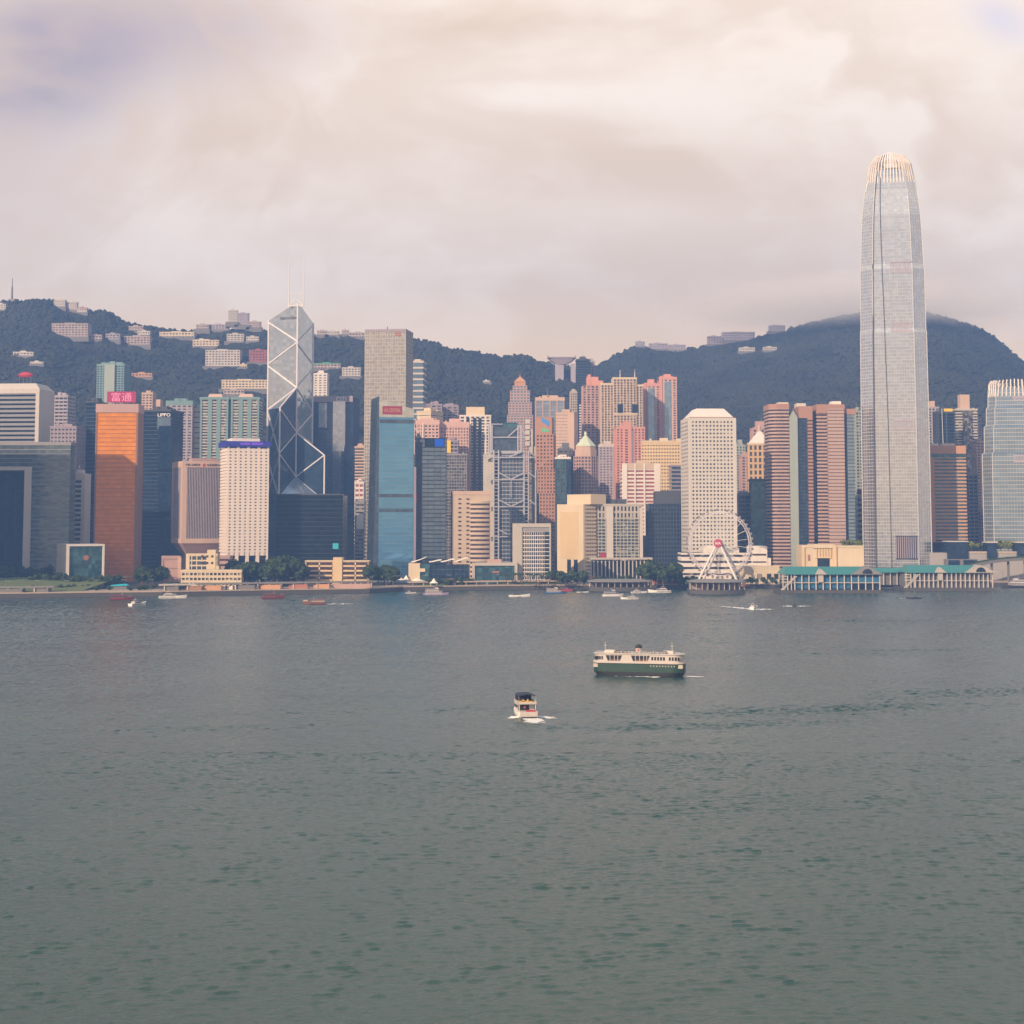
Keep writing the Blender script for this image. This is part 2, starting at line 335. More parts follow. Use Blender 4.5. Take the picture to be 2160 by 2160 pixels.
def wave_h(x,y):
    x=np.asarray(x,float); y=np.asarray(y,float)
    def bil(x,y):
        u=(x/WD)%WN; v=(y/WD)%WN; i=np.floor(u).astype(int); j=np.floor(v).astype(int); fu=u-i; fv=v-j; i%=WN; j%=WN; i1=(i+1)%WN; j1=(j+1)%WN
        return (WF[j,i]*(1-fu)+WF[j,i1]*fu)*(1-fv)+(WF[j1,i]*(1-fu)+WF[j1,i1]*fu)*fv
    # patches of slicker and rougher water, long across the view, and a few old wakes
    xr=x*cos(.14)+y*sin(.14); yr=-x*sin(.14)+y*cos(.14)
    n=.6*smooth_noise(xr,yr,95,30,3)+.4*smooth_noise(xr,yr,34,11,5)
    amp=WAVE_S*(.60+.8*n)
    for px,py,lx,ly,rot,a_ in WAKES:
        p=onz(px,py); dx=x-p.x; dy=y-p.y; c_,s_=cos(rot),sin(rot); a1=(dx*c_+dy*s_)/lx; b1=(-dx*s_+dy*c_)/ly
        amp=amp*(1+a_*np.exp(-a1*a1-b1*b1))
    amp=amp*(1+.9*np.clip((y-650)/500,0,1))
    ex=np.clip((620-np.abs(x))/60,0,1)*np.clip((y-110)/40,0,1)
    return bil(x,y)*amp*ex
WAVE_S=.16
WAKES=[(1730,1497,55,13,.30,2.2),(2040,1462,60,14,.30,1.8),(1500,1530,40,9,.2,1.4),(1330,1550,40,8,.15,-.5),(1560,1465,60,10,.2,-.4),(800,1500,60,7,.15,.7),(420,1535,45,7,.2,.7),(1650,1380,60,3,.06,.8),(1950,1372,60,4,.05,.9),(1750,1310,70,8,0,.9),(1100,1400,60,6,.05,-.4),(1000,1310,90,14,0,-.45),(1240,1580,60,5,.05,-.4)]
def build_waves(xw,dx,y0,y1,dy):
    xs=np.arange(-xw,xw+.01,dx); ys=[y0]
    while ys[-1]<y1: ys.append(ys[-1]+dy(ys[-1]))
    ys=np.array(ys); X,Y=np.meshgrid(xs,ys); nx=len(xs); ny=len(ys)
    Z=wave_h(X,Y); co=np.stack([X,Y,Z],-1).reshape(-1,3).astype(np.float32)
    idx=np.arange(nx*ny,dtype=np.int32).reshape(ny,nx); q=np.stack([idx[:-1,:-1],idx[:-1,1:],idx[1:,1:],idx[1:,:-1]],-1).reshape(-1,4)
    me=bpy.data.meshes.new('water'); me.vertices.add(nx*ny); me.vertices.foreach_set('co',co.ravel()); me.loops.add(q.size); me.loops.foreach_set('vertex_index',q.ravel())
    me.polygons.add(len(q)); me.polygons.foreach_set('loop_start',np.arange(0,q.size,4,dtype=np.int32)); me.polygons.foreach_set('loop_total',np.full(len(q),4,np.int32)); me.polygons.foreach_set('use_smooth',np.ones(len(q),bool)); me.update(); me.validate()
    me.materials.append(M['harbour_water']); o=bpy.data.objects.new('water',me); COL.objects.link(o); o['kind']='structure'
build_waves(260,.45,100.0,450.0,lambda y:.42)
build_waves(640,.9,450.5,1640,lambda y:.6+max(0,y-450)*.0009)
SHORE=[(-700,1266),(-300,1264),(0,1262),(230,1259),(340,1258),(560,1254),(780,1251),(850,1247),(1080,1244),(1240,1243),(1460,1242),(1640,1241),(1860,1238),(2160,1236),(2500,1234),(2900,1233)]
SHP=[onz(px,py) for px,py in SHORE]
def shoreY(x):
    for a,b in zip(SHP,SHP[1:]):
        if a.x<=x<=b.x: return a.y+(b.y-a.y)*(x-a.x)/(b.x-a.x)
    return SHP[0].y if x<SHP[0].x else SHP[-1].y
GZ=4.0
g=MB(); pts=[(p.x,p.y+2,GZ) for p in SHP]
g.add(pts+[(1800,2300,GZ),(1800,3900,GZ),(-1800,3900,GZ),(-1800,2300,GZ)],[tuple(range(len(pts)+4))]); struct('ground',g,M['asphalt'])
# sea wall: a stone band along the edge with a kerb on top
sw=MB(); pv=MB()
for a,b in zip(SHP,SHP[1:]):
    sw.add([(a.x,a.y,-3),(b.x,b.y,-3),(b.x,b.y,GZ-.6),(a.x,a.y,GZ-.6),(a.x,a.y+3,-3),(b.x,b.y+3,-3),(b.x,b.y+3,GZ-.6),(a.x,a.y+3,GZ-.6)],[(0,1,2,3),(5,4,7,6),(3,2,6,7)])
    pv.add([(a.x,a.y-.4,GZ-.6),(b.x,b.y-.4,GZ-.6),(b.x,b.y-.4,GZ+.25),(a.x,a.y-.4,GZ+.25),(a.x,a.y+44,GZ+.25),(b.x,b.y+44,GZ+.25)],[(0,1,2,3),(3,2,5,4)])
struct('sea_wall',sw,M['seawall_stone']); struct('promenade',pv,M['paving'])
lw=MB(); la=[onz(px,py,GZ) for px,py in ((-260,1236),(60,1234),(150,1228),(235,1226),(250,1216),(120,1204),(-260,1196))]
lw=MB(); n=12
for i in range(n):
    for k in range(2): pass
rows=[]
for k,(pf,dz) in enumerate(((0,.4),(14,.9),(40,2.2),(80,4.2),(130,5.6),(180,6.0))):
    rows.append([(x,shoreY(x)+16+pf,GZ+dz+.5*sin(x*.07)*min(1,k)) for x in [-640+i*(640-345)/n for i in range(n+1)]])
lw.add([p for r in rows for p in r],[(k*(n+1)+i,k*(n+1)+i+1,(k+1)*(n+1)+i+1,(k+1)*(n+1)+i) for k in range(len(rows)-1) for i in range(n)]); struct('lawn',lw,M['lawn_grass'])
RL=[(-600,700),(-300,655),(-80,642),(0,638),(20,633),(70,632),(108,633),(120,641),(150,650),(190,656),(215,654),(240,668),(262,680),(300,688),(345,695),(420,699),(470,694),(520,694),(560,696),(600,700),(660,706),(700,704),(770,708),(875,716),(920,722),(935,733),(1000,740),(1030,745),(1060,752),(1085,749),(1110,750),(1128,758),(1160,768),(1200,772),(1250,790),(1300,850),(1500,900),(2800,950)]
RR=[(-600,1000),(900,1000),(1150,830),(1200,800),(1255,772),(1290,752),(1330,732),(1345,729),(1400,738),(1440,737),(1490,730),(1540,722),(1600,711),(1650,698),(1700,684),(1760,671),(1815,660),(1850,655),(1900,651),(1960,659),(1985,664),(2010,672),(2045,682),(2080,695),(2110,715),(2160,762),(2250,840),(2350,895),(2800,960)]
YL=2850.0; YR=3250.0; Y0=1960.0
def lerp(T,x):
    if x<=T[0][0]: return T[0][1]
    for a,b in zip(T,T[1:]):
        if x<=b[0]: return a[1]+(b[1]-a[1])*(x-a[0])/(b[0]-a[0])
    return T[-1][1]
def ridge_h(T,Yr,x,y):
    px=1080+F*x/y; zr=max(at(px,lerp(T,px),Yr).z,4)
    if y<=Yr:
        t=max(0,(y-Y0)/(Yr-Y0)); return 4+(zr-4)*t**.9
    return 4+(zr-4)*max(0,1-(y-Yr)/900)
def H(x,y,rough=False):
    h=max(ridge_h(RL,YL,x,y),ridge_h(RR,YR,x,y))
    t=min(1,max(0,(y-Y0)/900)); k=4*t*(1-t)
    h+=k*(24*mnoise.noise((x*.0045,y*.0035,1.3))+10*mnoise.noise((x*.013,y*.011,7.7)))
    if rough:
        h+=min(1,t*6)*(4.0*mnoise.noise((x*.05,y*.05,3.1))+2.6*mnoise.noise((x*.13,y*.13,5.1))+1.6*random.random())
    return h
def hit(px,py):
    d=ray(px,py); y=Y0
    while y<3300:
        s=y/d.y
        if H(d.x*s,y)>CAMH+d.z*s: return Vector((d.x*s,y,CAMH+d.z*s))
        y+=6
    Yr=YL if px<1230 else YR
    return at(px,py,Yr-8)
def build_hills():
    for nm,x0,x1,ya,yb in (('hills',-1500,1500,Y0,4100),):
        nx=460; ny=230; vs=[]; fs=[]
        for j in range(ny+1):
            y=ya+(3350-ya)*j/200 if j<=200 else 3350+(yb-3350)*(j-200)/30
            for i in range(nx+1):
                x=(x0+(x1-x0)*i/nx)*y/3000.0
                x+=random.uniform(-1.5,1.5); yy=y+random.uniform(-1.5,1.5)
                vs.append((x,yy,H(x,yy,True)-2))
        for j in range(ny):
            for i in range(nx):
                a=j*(nx+1)+i; fs.append((a,a+1,a+nx+2,a+nx+1))
        mb=MB(); mb.v=vs; mb.f=fs; struct(nm,mb,M['hill_forest'],smooth=False)
build_hills()
# low cloud resting on the peak
cb=MB(); rr=lambda q,z:[(cos(2*PI*i/16)*q,sin(2*PI*i/16)*q,z) for i in range(16)]
cb.loft([rr(.3,-1),rr(.8,-.6),rr(1,0),rr(.8,.6),rr(.3,1)]); cp=at(1800,640,YR-60)
co_=obj('cloud',cb,None,None,cp); co_.scale=(460,260,66); co_['kind']='stuff'; co_['label']='low mist resting on the peak behind the giant tower'
cm_=bpy.data.materials.new('mist'); cm_.use_nodes=True; ct=NT(cm_.node_tree); ct.n.remove(ct.n['Principled BSDF'])
cc=ct.node('ShaderNodeTexCoord').outputs['Object']; ln=ct.n.new('ShaderNodeVectorMath'); ln.operation='LENGTH'; ct.put(ln.inputs[0],cc)
nz=ct.noise(ct.vmath('MULTIPLY',cc,(2.2,2.2,1.0)),1.6,4,.6); fl=ct.ramp(ct.math('ADD',ln.outputs['Value'],ct.math('MULTIPLY',ct.math('SUBTRACT',nz,.5),1.1)),.25,.95,1.0,0.0)
pv2=ct.node('ShaderNodeVolumePrincipled'); pv2.inputs['Color'].default_value=(1.0,.96,.92,1); ct.put(pv2.inputs['Density'],ct.math('MULTIPLY',fl,.0072)); ct.l.new(pv2.outputs[0],ct.n['Material Output'].inputs['Volume']); co_.data.materials.append(cm_)
# air between the camera and the hills
hz=MB().box(-3200,3200,-40,4200,-1,640)
hm=bpy.data.materials.new('air'); hm.use_nodes=True; ht=NT(hm.node_tree); ht.n.remove(ht.n['Principled BSDF'])
pvn=ht.node('ShaderNodeVolumePrincipled'); pvn.inputs['Color'].default_value=(.24,.46,1.0,1); pvn.inputs['Density'].default_value=1.5e-4; pvn.inputs['Anisotropy'].default_value=0
ht.l.new(pvn.outputs[0],ht.n['Material Output'].inputs['Volume'])
ho=obj('haze',hz,hm); ho['kind']='stuff'; ho.visible_shadow=True
# ---------------------------------------------------------------- buildings
def off(poly,e):
    n=len(poly); out=[]
    for i in range(n):
        a=Vector(poly[i-1]); b=Vector(poly[i]); c=Vector(poly[(i+1)%n])
        d1=(b-a).normalized(); d2=(c-b).normalized(); n1=Vector((d1.y,-d1.x)); n2=Vector((d2.y,-d2.x))
        m=n1+n2; k=max(.3,1+n1.dot(n2)); out.append(tuple(b+m*(e/k)))
    return out
def rect(x0,x1,y0,y1): return [(x0,y0),(x1,y0),(x1,y1),(x0,y1)]
class B:
    """a building whose front face runs between two picture columns at a given distance"""
    def __init__(s,name,label,xl,xr,yt,Y,depth,yaw=0.0,gz=None,cat='building',yr=None,group=None,zt=None):
        yr=yt if yr is None else yr
        A=at(xl,yr,Y); u=R(yaw); k=(xr-1080)/F
        w=(k*(A.y*cos(PITCH)+(A.z-CAMH)*sin(PITCH))-A.x)/(cos(u)-k*sin(u)*cos(PITCH))
        s.w=w; s.d=depth; s.u=u
        c=Vector((A.x,A.y))+Vector((cos(u),sin(u)))*w/2+Vector((-sin(u),cos(u)))*depth/2
        if gz is None: gz=GZ if c.y<Y0 else max(GZ,H(c.x,c.y)-6)
        s.gz=gz; s.zt=at(xl,yt,Y).z if zt is None else zt; s.h=s.zt-gz; s.c=Vector((c.x,c.y,gz))
        s.o=thing(name,label,cat,s.c,u,group); s.poly=rect(-w/2,w/2,-depth/2,depth/2)
    def loc(s,px,py,face='front',out=0.0):
        d=ray(px,py); o=Vector((0,0,CAMH))
        ex=Vector((cos(s.u),sin(s.u),0)); ey=Vector((-sin(s.u),cos(s.u),0))
        if face=='front': n=ey; q=-s.d/2-out
        elif face=='left': n=ex; q=-s.w/2-out
        elif face=='right': n=ex; q=s.w/2+out
        elif face=='mid': n=ey; q=0
        t=(q-n.dot(o-s.c))/n.dot(d); p=o+d*t-s.c
        return Vector((p.dot(ex),p.dot(ey),p.z))
    def z(s,py): return s.loc((1080),py).z if False else s._z(py)
    def _z(s,py):
        Y=s.c.y-s.d/2; return at(1080,py,Y).z-s.gz
    def X(s,px,py=None): return s.loc(px,py if py is not None else 1000).x
    def add(s,name,mb,mat,parent=None,smooth=False): return obj(name,mb,M[mat] if isinstance(mat,str) else mat,parent or s.o,smooth=smooth)
    def board(s,px0,py0,px1,py1,mat,name='sign_board',face='front',th=.5,out=.3,text=None,tmat=None,pad=(.08,.16)):
        a=s.loc(px0,py1,face); b=s.loc(px1,py0,face); mb=MB()
        if face=='front': x0,x1=sorted((a.x,b.x)); y=-s.d/2-out; mb.box(x0,x1,y-th,y+out+.6,a.z,b.z)
        else:
            sg=1 if face=='right' else -1; y0,y1=sorted((a.y,b.y)); xx=sorted((sg*(s.w/2+out+th),sg*(s.w/2-.6))); mb.box(xx[0],xx[1],y0,y1,a.z,b.z)
        o=s.add(name,mb,mat)
        if text and face=='front':
            pw=(x1-x0)*pad[0]; ph=(b.z-a.z)*pad[1]
            lettering(o,text,x0+pw,x1-pw,a.z+ph,b.z-ph,y-th,M[tmat])
        return o
def facade(b,z0,z1,fh=3.6,sp=.45,so=.25,bay=3.2,pw=.7,po=.45,wallm='white_wall',glassm='dark_glass',pier=None,poly=None,sides=None,parent=None,inset=.35,names=('glazing','floor_bands','piers'),slabs=True):
    poly=poly or b.poly; par=parent or b.o; n=len(poly)
    b.add(names[0],MB().prism(off(poly,-inset),z0,z1),glassm,par)
    nf=max(1,round((z1-z0)/fh)); fh=(z1-z0)/nf
    if slabs and sp>0:
        mb=MB(); pp=off(poly,so)
        for k in range(nf+1):
            a=z0+k*fh-sp*fh/2; c=a+sp*fh
            mb.prism(pp,max(a,z0),min(c,z1))
        b.add(names[1],mb,wallm,par)
    if bay:
        mb=MB()
        for i in range(n):
            if sides is not None and i not in sides: continue
            p=Vector(poly[i]); q=Vector(poly[(i+1)%n]); L=(q-p).length; d=(q-p)/L; nn=Vector((d.y,-d.x)); m=max(1,round(L/bay))
            for k in range(m+1):
                s0=max(0,k*L/m-pw/2); s1=min(L,k*L/m+pw/2)
                c=[p+d*s0-nn*.6,p+d*s0+nn*po,p+d*s1+nn*po,p+d*s1-nn*.6]
                mb.prism([tuple(c[0]),tuple(c[1]),tuple(c[2]),tuple(c[3])],z0+.02,z1-.03)
        b.add(names[2],mb,pier or wallm,par)
    return nf,fh
def roof(b,z1,par=1.6,mat='roof_grey',plant=1,poly=None,pmat=None,over=.6,pfrac=.5,ph=3.5):
    poly=poly or b.poly
    o=b.add('roof',MB().prism(off(poly,over),z1-.12,z1+par),mat)
    if plant:
        xs=[p[0] for p in poly]; ys=[p[1] for p in poly]; cx=(min(xs)+max(xs))/2; cy=(min(ys)+max(ys))/2; w=(max(xs)-min(xs)); d=(max(ys)-min(ys))
        mb=MB(); rnd=random.Random(int(abs(b.c.x)*7+z1))
        for k in range(plant):
            ww=w*pfrac/plant*rnd.uniform(.75,1.1); x=cx-w*pfrac/2+(k+.5)*w*pfrac/plant
            mb.box(x-ww/2,x+ww/2,cy-d*.25,cy+d*.22,z1+par-.05,z1+par+ph*rnd.uniform(.7,1.2))
        for k in range(3):
            x=cx+rnd.uniform(-.4,.4)*w; y=cy-d*.36; mb.box(x-.9,x+.9,y-.9,y+.9,z1+par-.05,z1+par+rnd.uniform(1,2))
        if plant>1 or rnd.random()<.45:
            x=cx+rnd.uniform(-.3,.3)*w; mb.tube((x,cy,z1+par),(x,cy,z1+par+ph+rnd.uniform(3,9)),.22,.1,n=5)
        for k in range(2):
            x=cx+rnd.uniform(-.4,.4)*w; y=cy+rnd.uniform(-.2,.3)*d; mb.tube((x,y,z1+par-.05),(x,y,z1+par+rnd.uniform(1.2,2.4)),rnd.uniform(.9,1.6),n=8)
        b.add('roof_plant',mb,pmat or mat,o)
    return o
def tower(name,label,xl,xr,yt,Y,depth,yaw=0,par=1.6,rmat=None,plant=1,cat='building',gz=None,group=None,pmat=None,ph=3.5,**k):
    b=B(name,label,xl,xr,yt,Y,depth,yaw,gz=gz,cat=cat,group=group)
    z1=b.h-par; facade(b,0,z1,**k); roof(b,z1,par,rmat or k.get('wallm','white_wall'),plant,pmat=pmat,ph=ph); return b
# ================================================================ west-to-east: the blocks on the left of the picture first
# -- unseen towers added off to the east, sized to shade the shore blocks
tower('office_tower','unseen grey office slab past the park, sized to shade the bronze tower',-520,-190,686,1395,26,0,wallm='grey_wall',glassm='slate_glass')
tower('glass_tower','unseen dark glass slab next to the grey one, sized to shade the gateway block',-990,-545,610,1400,26,0,wallm='dark_wall',glassm='navy_glass')
# -- grey tower with louvred bands
b=B('office_tower','grey tower with dark horizontal louvres and a pale chamfered crown, behind the glass gateway block',-14,82,829,1760,42,-5)
facade(b,0,b.h-.5,fh=4.6,sp=.55,so=.5,bay=0,wallm='grey_wall',glassm='dark_glass')
mb=MB(); w2=b.w/2; d2=b.d/2; mb.box(w2-3,w2+.9,-d2-.9,d2+.9,0,b.h-.6); mb.box(-w2-.9,-w2+1,-d2-.9,d2+.9,0,b.h-.6); b.add('corner_pier',mb,'pale_wall')
c=b.loc(40,808).z; b.add('crown',MB().prism(off(b.poly,1.1),b.h-.7,b.h+4).prism(off(b.poly,1.1),b.h+3.95,c,off(b.poly,-5)),'pale_wall')
mb=MB(); 
for x in (42,50,58,66): p=b.loc(x,800,'mid'); mb.tube((p.x,0,c-.3),(p.x,0,p.z+4),.8,n=6)
b.add('sign_posts',mb,'dark_metal')
p=b.loc(54,791,'mid'); mb=MB(); mb.loft([[(p.x+cos(a)*r,sin(a)*r*.35,p.z+dz) for a in [2*PI*i/14 for i in range(14)]] for r,dz in ((2,-2.6),(6,-2),(8.5,0),(6,1.8),(2,3.2))]); b.add('emblem',mb,'red_paint')
tower('apartment_block','mauve apartment block with pale floor stripes, beside the louvred grey tower',108,143,834,1900,24,-6,wallm='lilac_wall',glassm='window_glass',fh=4,sp=.5,bay=5,pw=.8,plant=2)
tower('office_block','plain mauve office block rising behind the glass gateway block',107,161,899,1720,30,-4,wallm='mauve_wall',glassm='slate_glass',fh=4,sp=.6,bay=4,pw=1.6)
tower('glass_tower','slim dark glass tower hugging the bronze tower, with a pale rooftop name',181,207,846,1750,30,-5,wallm='dark_wall',glassm='navy_glass',fh=3.9,sp=.2,bay=0,so=.1)

b=B('apartment_tower','far pale green apartment tower with two lobes standing alone on the wooded slope',205,262,768,2250,24,-6); facade(b,0,b.h-2,fh=3.2,sp=.45,bay=4.2,pw=1.2,wallm='teal_wall',glassm='slate_glass'); roof(b,b.h-2,2,'teal_wall',3,pfrac=.8)
b.add('lobe',MB().box(-b.w*.2,b.w*.18,-b.d/2-3,-b.d/2+1,0,b.h-1),'sage_wall')
# -- glass gateway block
b=B('gateway_block','broad grey-green glass government block pierced by a tall framed gateway',-190,149,938,1600,20,0)
zt=b.h; xa=b.X(-120,1090); xb=b.X(64,1090); zg=b.loc(40,984).z; d2=b.d/2; w2=b.w/2
mb=MB(); mb.box(-w2,xa,-d2,d2,0,zt); mb.box(xb,w2,-d2,d2,0,zt); mb.box(xa+.01,xb-.01,-d2,d2,zg,zt); b.add('glazing',mb,'office_glass')
mb=MB(); fh=4.1
for k in range(int(zt/fh)):
    z=k*fh
    if z<zg-1: mb.box(-w2-.2,xa,-d2-.22,-d2+.4,z,z+.55); mb.box(xb,w2+.2,-d2-.22,-d2+.4,z,z+.55); mb.box(w2-.4,w2+.22,-d2-.2,d2,z+.01,z+.56)
    else: mb.box(-w2-.2,w2+.21,-d2-.22,-d2+.4,z,z+.55)
b.add('floor_bands',mb,'grey_wall')
b.add('parapet',MB().box(-w2-.6,w2+.6,-d2-.6,d2+.6,zt-.6,zt+2.6),'grey_wall')
mb=MB(); fw=6.0
mb.box(xb-fw,xb+.6,-d2-1.6,d2*.9,0,zg-.1); mb.box(xa-.6,xa+fw,-d2-1.6,d2*.9,0,zg-.1); mb.box(xa+fw-.02,xb-fw+.02,-d2-1.55,d2*.88,zg-3.6,zg-.15); b.add('gateway_frame',mb,'pale_wall')
b.add('inner_glazing',MB().box(xa+fw,xb-fw,d2*.2,d2*.6,0,zg-4),'navy_glass')
mb=MB()
for k in range(9):
    x=xa+fw+(k+.5)*(xb-xa-2*fw)/9; mb.box(x-.2,x+.2,d2*.2-.5,d2*.2+.1,0,zg-4.1)
b.add('mullions',mb,'slate_glass')
# -- legislature cube
b=B('council_building','low white cube with a framed teal glass front among the park trees',143,221,1148,1525,44,27)
w2=b.w/2; d2=b.d/2; h=b.h
mb=MB(); mb.box(-w2,-w2+1.6,-d2,d2,0,h); mb.box(w2-1.6,w2,-d2,d2,0,h); mb.box(-w2+1.59,w2-1.59,-d2+.01,d2-.01,h-1.8,h); b.add('frame',mb,'white_wall')
b.add('glazing',MB().box(-w2+1.5,w2-1.5,-d2+2,d2-1,0,h-1.7),'teal_glass')
mb=MB()
for k in range(1,6): mb.box(-w2+1.55,w2-1.55,-d2+1.85,-d2+2.2,k*h/6-.15,k*h/6+.15)
b.add('floor_bands',mb,'green_glass')
mb=MB(); 
for k in range(14): y=-d2+1+k*(2*d2-2)/13; mb.box(-w2-.35,-w2+.1,y-.25,y+.25,.3,h-.4)
b.add('fins',mb,'stone_wall')
b.add('emblem',MB().tube((0.5,-d2+1.7,h*.66),(.5,-d2+2.1,h*.66),2.4,n=16),'tile_red')
# -- slim white block with one column of dark windows
b=B('slim_block','slim white block with one column of dark square windows, beside the gateway block',151,178,998,1650,24,0)
facade(b,0,b.h-6,fh=4.6,sp=.42,so=.3,bay=0,wallm='white_wall',glassm='dark_glass'); w2=b.w/2; d2=b.d/2
b.add('side_panel',MB().box(-w2-.5,-w2+2.6,-d2-.5,d2+.5,0,b.h-6.05).box(w2-2.6,w2+.5,-d2-.5,d2+.5,0,b.h-6.05),'white_wall'); roof(b,b.h-6.2,6,'white_wall',1,over=.55)
# -- bronze tower with magenta roof sign
b=B('bronze_tower','bronze mirror-glass tower topped by a magenta rooftop sign',204,291,852,1600,26,1)
zc=b.loc(250,870).z
facade(b,0,zc,fh=4.0,sp=.16,so=.12,bay=0,wallm='amber_wall',glassm='gold_glass',inset=.2)
b.add('corner_strip',MB().box(b.w/2-1.2,b.w/2+.5,-b.d/2-.5,b.d/2+.5,0,zc-.05).box(-b.w/2-.5,-b.w/2+.8,-b.d/2-.5,b.d/2+.5,0,zc-.05),'brown_wall')
o=roof(b,zc,b.h-zc,'rose_wall',0,over=.7)
mb=MB(); 
for k in range(5): x=-8+k*5.5; mb.bar((x,1,b.h),(x,1,b.h+9),.5); mb.bar((x,1,b.h+8),(x,6,b.h),.4)
b.add('sign_posts',mb,'dark_metal')
a=b.loc(226,849,'mid'); c=b.loc(287,826,'mid'); s_=b.add('sign_board',MB().box(a.x,c.x,-.6,.6,a.z,c.z),'magenta_sign')
lettering(s_,'富通',a.x+(c.x-a.x)*.15,a.x+(c.x-a.x)*.86,a.z+1.0,c.z-.9,-.6,M['sign_pink'])
mb=MB(); mb.box(b.w/2+.4,b.w/2+1,-b.d/2+1,b.d/2-1,0,zc-3)
# -- dark crystal tower, pale crown face
b=B('crystal_tower','dark navy faceted glass tower with a pale crown panel, right of the bronze tower',298,360,864,1740,40,-8)
facade(b,0,b.h-2,fh=3.9,sp=.14,so=.1,bay=0,wallm='dark_wall',glassm='navy_glass',inset=.2); roof(b,b.h-2,2,'dark_wall',2)
w2=b.w/2; d2=b.d/2
x0=b.X(333,890); mb=MB()
for zz0,zz1,o_ in ((0,.34,3),(.36,.62,1.2),(.64,.90,3)): mb.box(x0+2,w2+o_,-d2-o_,d2*.4,b.h*zz0,b.h*zz1)
b.add('bay',mb,'navy_glass')
z0=b.loc(350,905).z; z1=b.loc(350,880).z; b.add('crown_panel',MB().box(x0,w2+.4,-d2-1.4,-d2+1,z0,z1),'pale_blue_glass')
lettering(b.o,'LIPPO',x0+.3,w2+.2,z1+.6,z1+4.0,-d2-1.3,M['sign_white'])
# -- stepped little apartment block and neighbours on the slope foot
b=tower('apartment_block','small stepped apartment block with an orange-pink top, behind the bronze tower',300,322,828,2050,20,0,wallm='peach_wall',glassm='window_glass',fh=3.2,sp=.5,bay=5,pw=1.5); b.add('wing',MB().box(b.w/2-.2,b.w/2+9,-6,8,0,b.h-8),'peach_wall'); b.add('annex',MB().box(-b.w/2-10,-b.w/2+.2,-5,7,0,b.h-14),'lilac_wall')
tower('apartment_block','wide mauve apartment block under a blue-green roof slab',351,406,845,1950,24,0,wallm='lilac_wall',glassm='window_glass',fh=3.3,sp=.5,bay=6,pw=2.2,rmat='teal_wall',par=5)
tower('slim_block','narrow blank pinkish tower beside the twin green blocks',410,424,861,1960,18,0,wallm='pale_wall',glassm='window_glass',fh=6,sp=.8,bay=0)
# -- twin green residential blocks
b=B('twin_block','pair of sage green apartment towers with pale rooftop boxes',423,547,839,1930,26,0,cat='apartment tower')
w2=b.w/2; h=b.h
for nm,x0,x1 in (('wing',-w2,-1.5),('wing',1.5,w2)):
    pl=rect(x0,x1,-b.d/2,b.d/2); wg=b.add(nm,MB().prism(off(pl,-.4),0,h-2),'window_glass')
    mb=MB(); n=round((h-2)/3.3)
    for k in range(n+1): z=k*(h-2.4)/n; mb.prism(off(pl,.1),z,z+1.35)
    b.add('floor_bands',mb,'bone_wall',wg)
    mb=MB(); L=x1-x0
    for f0,f1 in ((0,.07),(.27,.42),(.58,.73),(.93,1)): mb.box(x0+f0*L,x0+f1*L,-b.d/2-.9,-b.d/2+.5,0,h-.5)
    b.add('piers',mb,'teal_wall',wg)
    b.add('parapet',MB().prism(off(pl,1),h-2.1,h+.8),'teal_wall',wg); cx=(x0+x1)/2; b.add('roof_plant',MB().prism(rect(cx-9,cx+8,-6,8),h+.75,h+5,rect(cx-7.5,cx+6.5,-4,7)),'peach_wall',wg)
b.add('link',MB().box(-1.6,1.6,-b.d/2+5,b.d/2,0,h-3),'teal_wall')
# -- inverted beige block with fins
b=B('fin_block','beige block with tall dark vertical fins and an undercut base',386,486,972,1625,44,24)
w2=b.w/2; d2=b.d/2; zb=b.loc(430,1146).z; zc=b.loc(430,986).z; zd=b.loc(430,1136).z
b.add('core',MB().prism(rect(-w2+1,w2-1,-d2+1,d2-1),zb,b.h),'brown_glass')
mb=MB(); P=b.poly
mb.prism(off(P,.3),zc,b.h-.1); mb.prism(off(P,.3),zb,zd)
b.add('parapet',mb,'peach_wall')
mb=MB(); wd=4.2
for x0,x1 in ((-w2-.25,-w2+wd),(w2-wd,w2+.25)):
    mb.box(x0,x1,-d2-.25,-d2+2,zd-.05,zc+.05)
mb.box(-w2-.27,-w2+1.5,-d2+2.01,-d2+7,zd-.05,zc+.05); mb.box(-w2-.27,-w2+1.5,d2-6,d2+.25,zd-.05,zc+.05); mb.box(w2-1.5,w2+.25,-d2+2,d2,zd-.05,zc+.05)
b.add('corner_pier',mb,'peach_wall')
mb=MB(); n=24
for k in range(n): x=-w2+wd+(k+.5)*(2*w2-2*wd)/n; mb.box(x-.32,x+.32,-d2-.1,-d2+1.3,zd-.02,zc+.02)
for k in range(14): y=-d2+8+(k+.5)*(2*d2-15)/14; mb.box(-w2-.1,-w2+1.2,y-.32,y+.32,zd-.02,zc+.02)
b.add('fins',mb,'lilac_wall')
b.add('base',MB().prism(off(P,-9),0,zb-12,off(P,-9)).prism(off(P,-9),zb-12.02,zb+.02,off(P,-.2)),'rose_wall')
b.add('roof_plant',MB().box(-w2*.5,w2*.6,-d2*.5,d2*.5,b.h-.2,b.h+3),'rose_wall')
z=b.loc(430,981).z
st=MB(); cx=b.X(430,981); ring=[(cx+sin(PI*i/5)*(1.9 if i%2==0 else .8),-d2-.75,z+cos(PI*i/5)*(1.9 if i%2==0 else .8)) for i in range(10)]
st.hull([(p[0],p[1]+.5,p[2]) for p in ring][::-1],ring[::-1]); b.add('star',st,'red_paint')
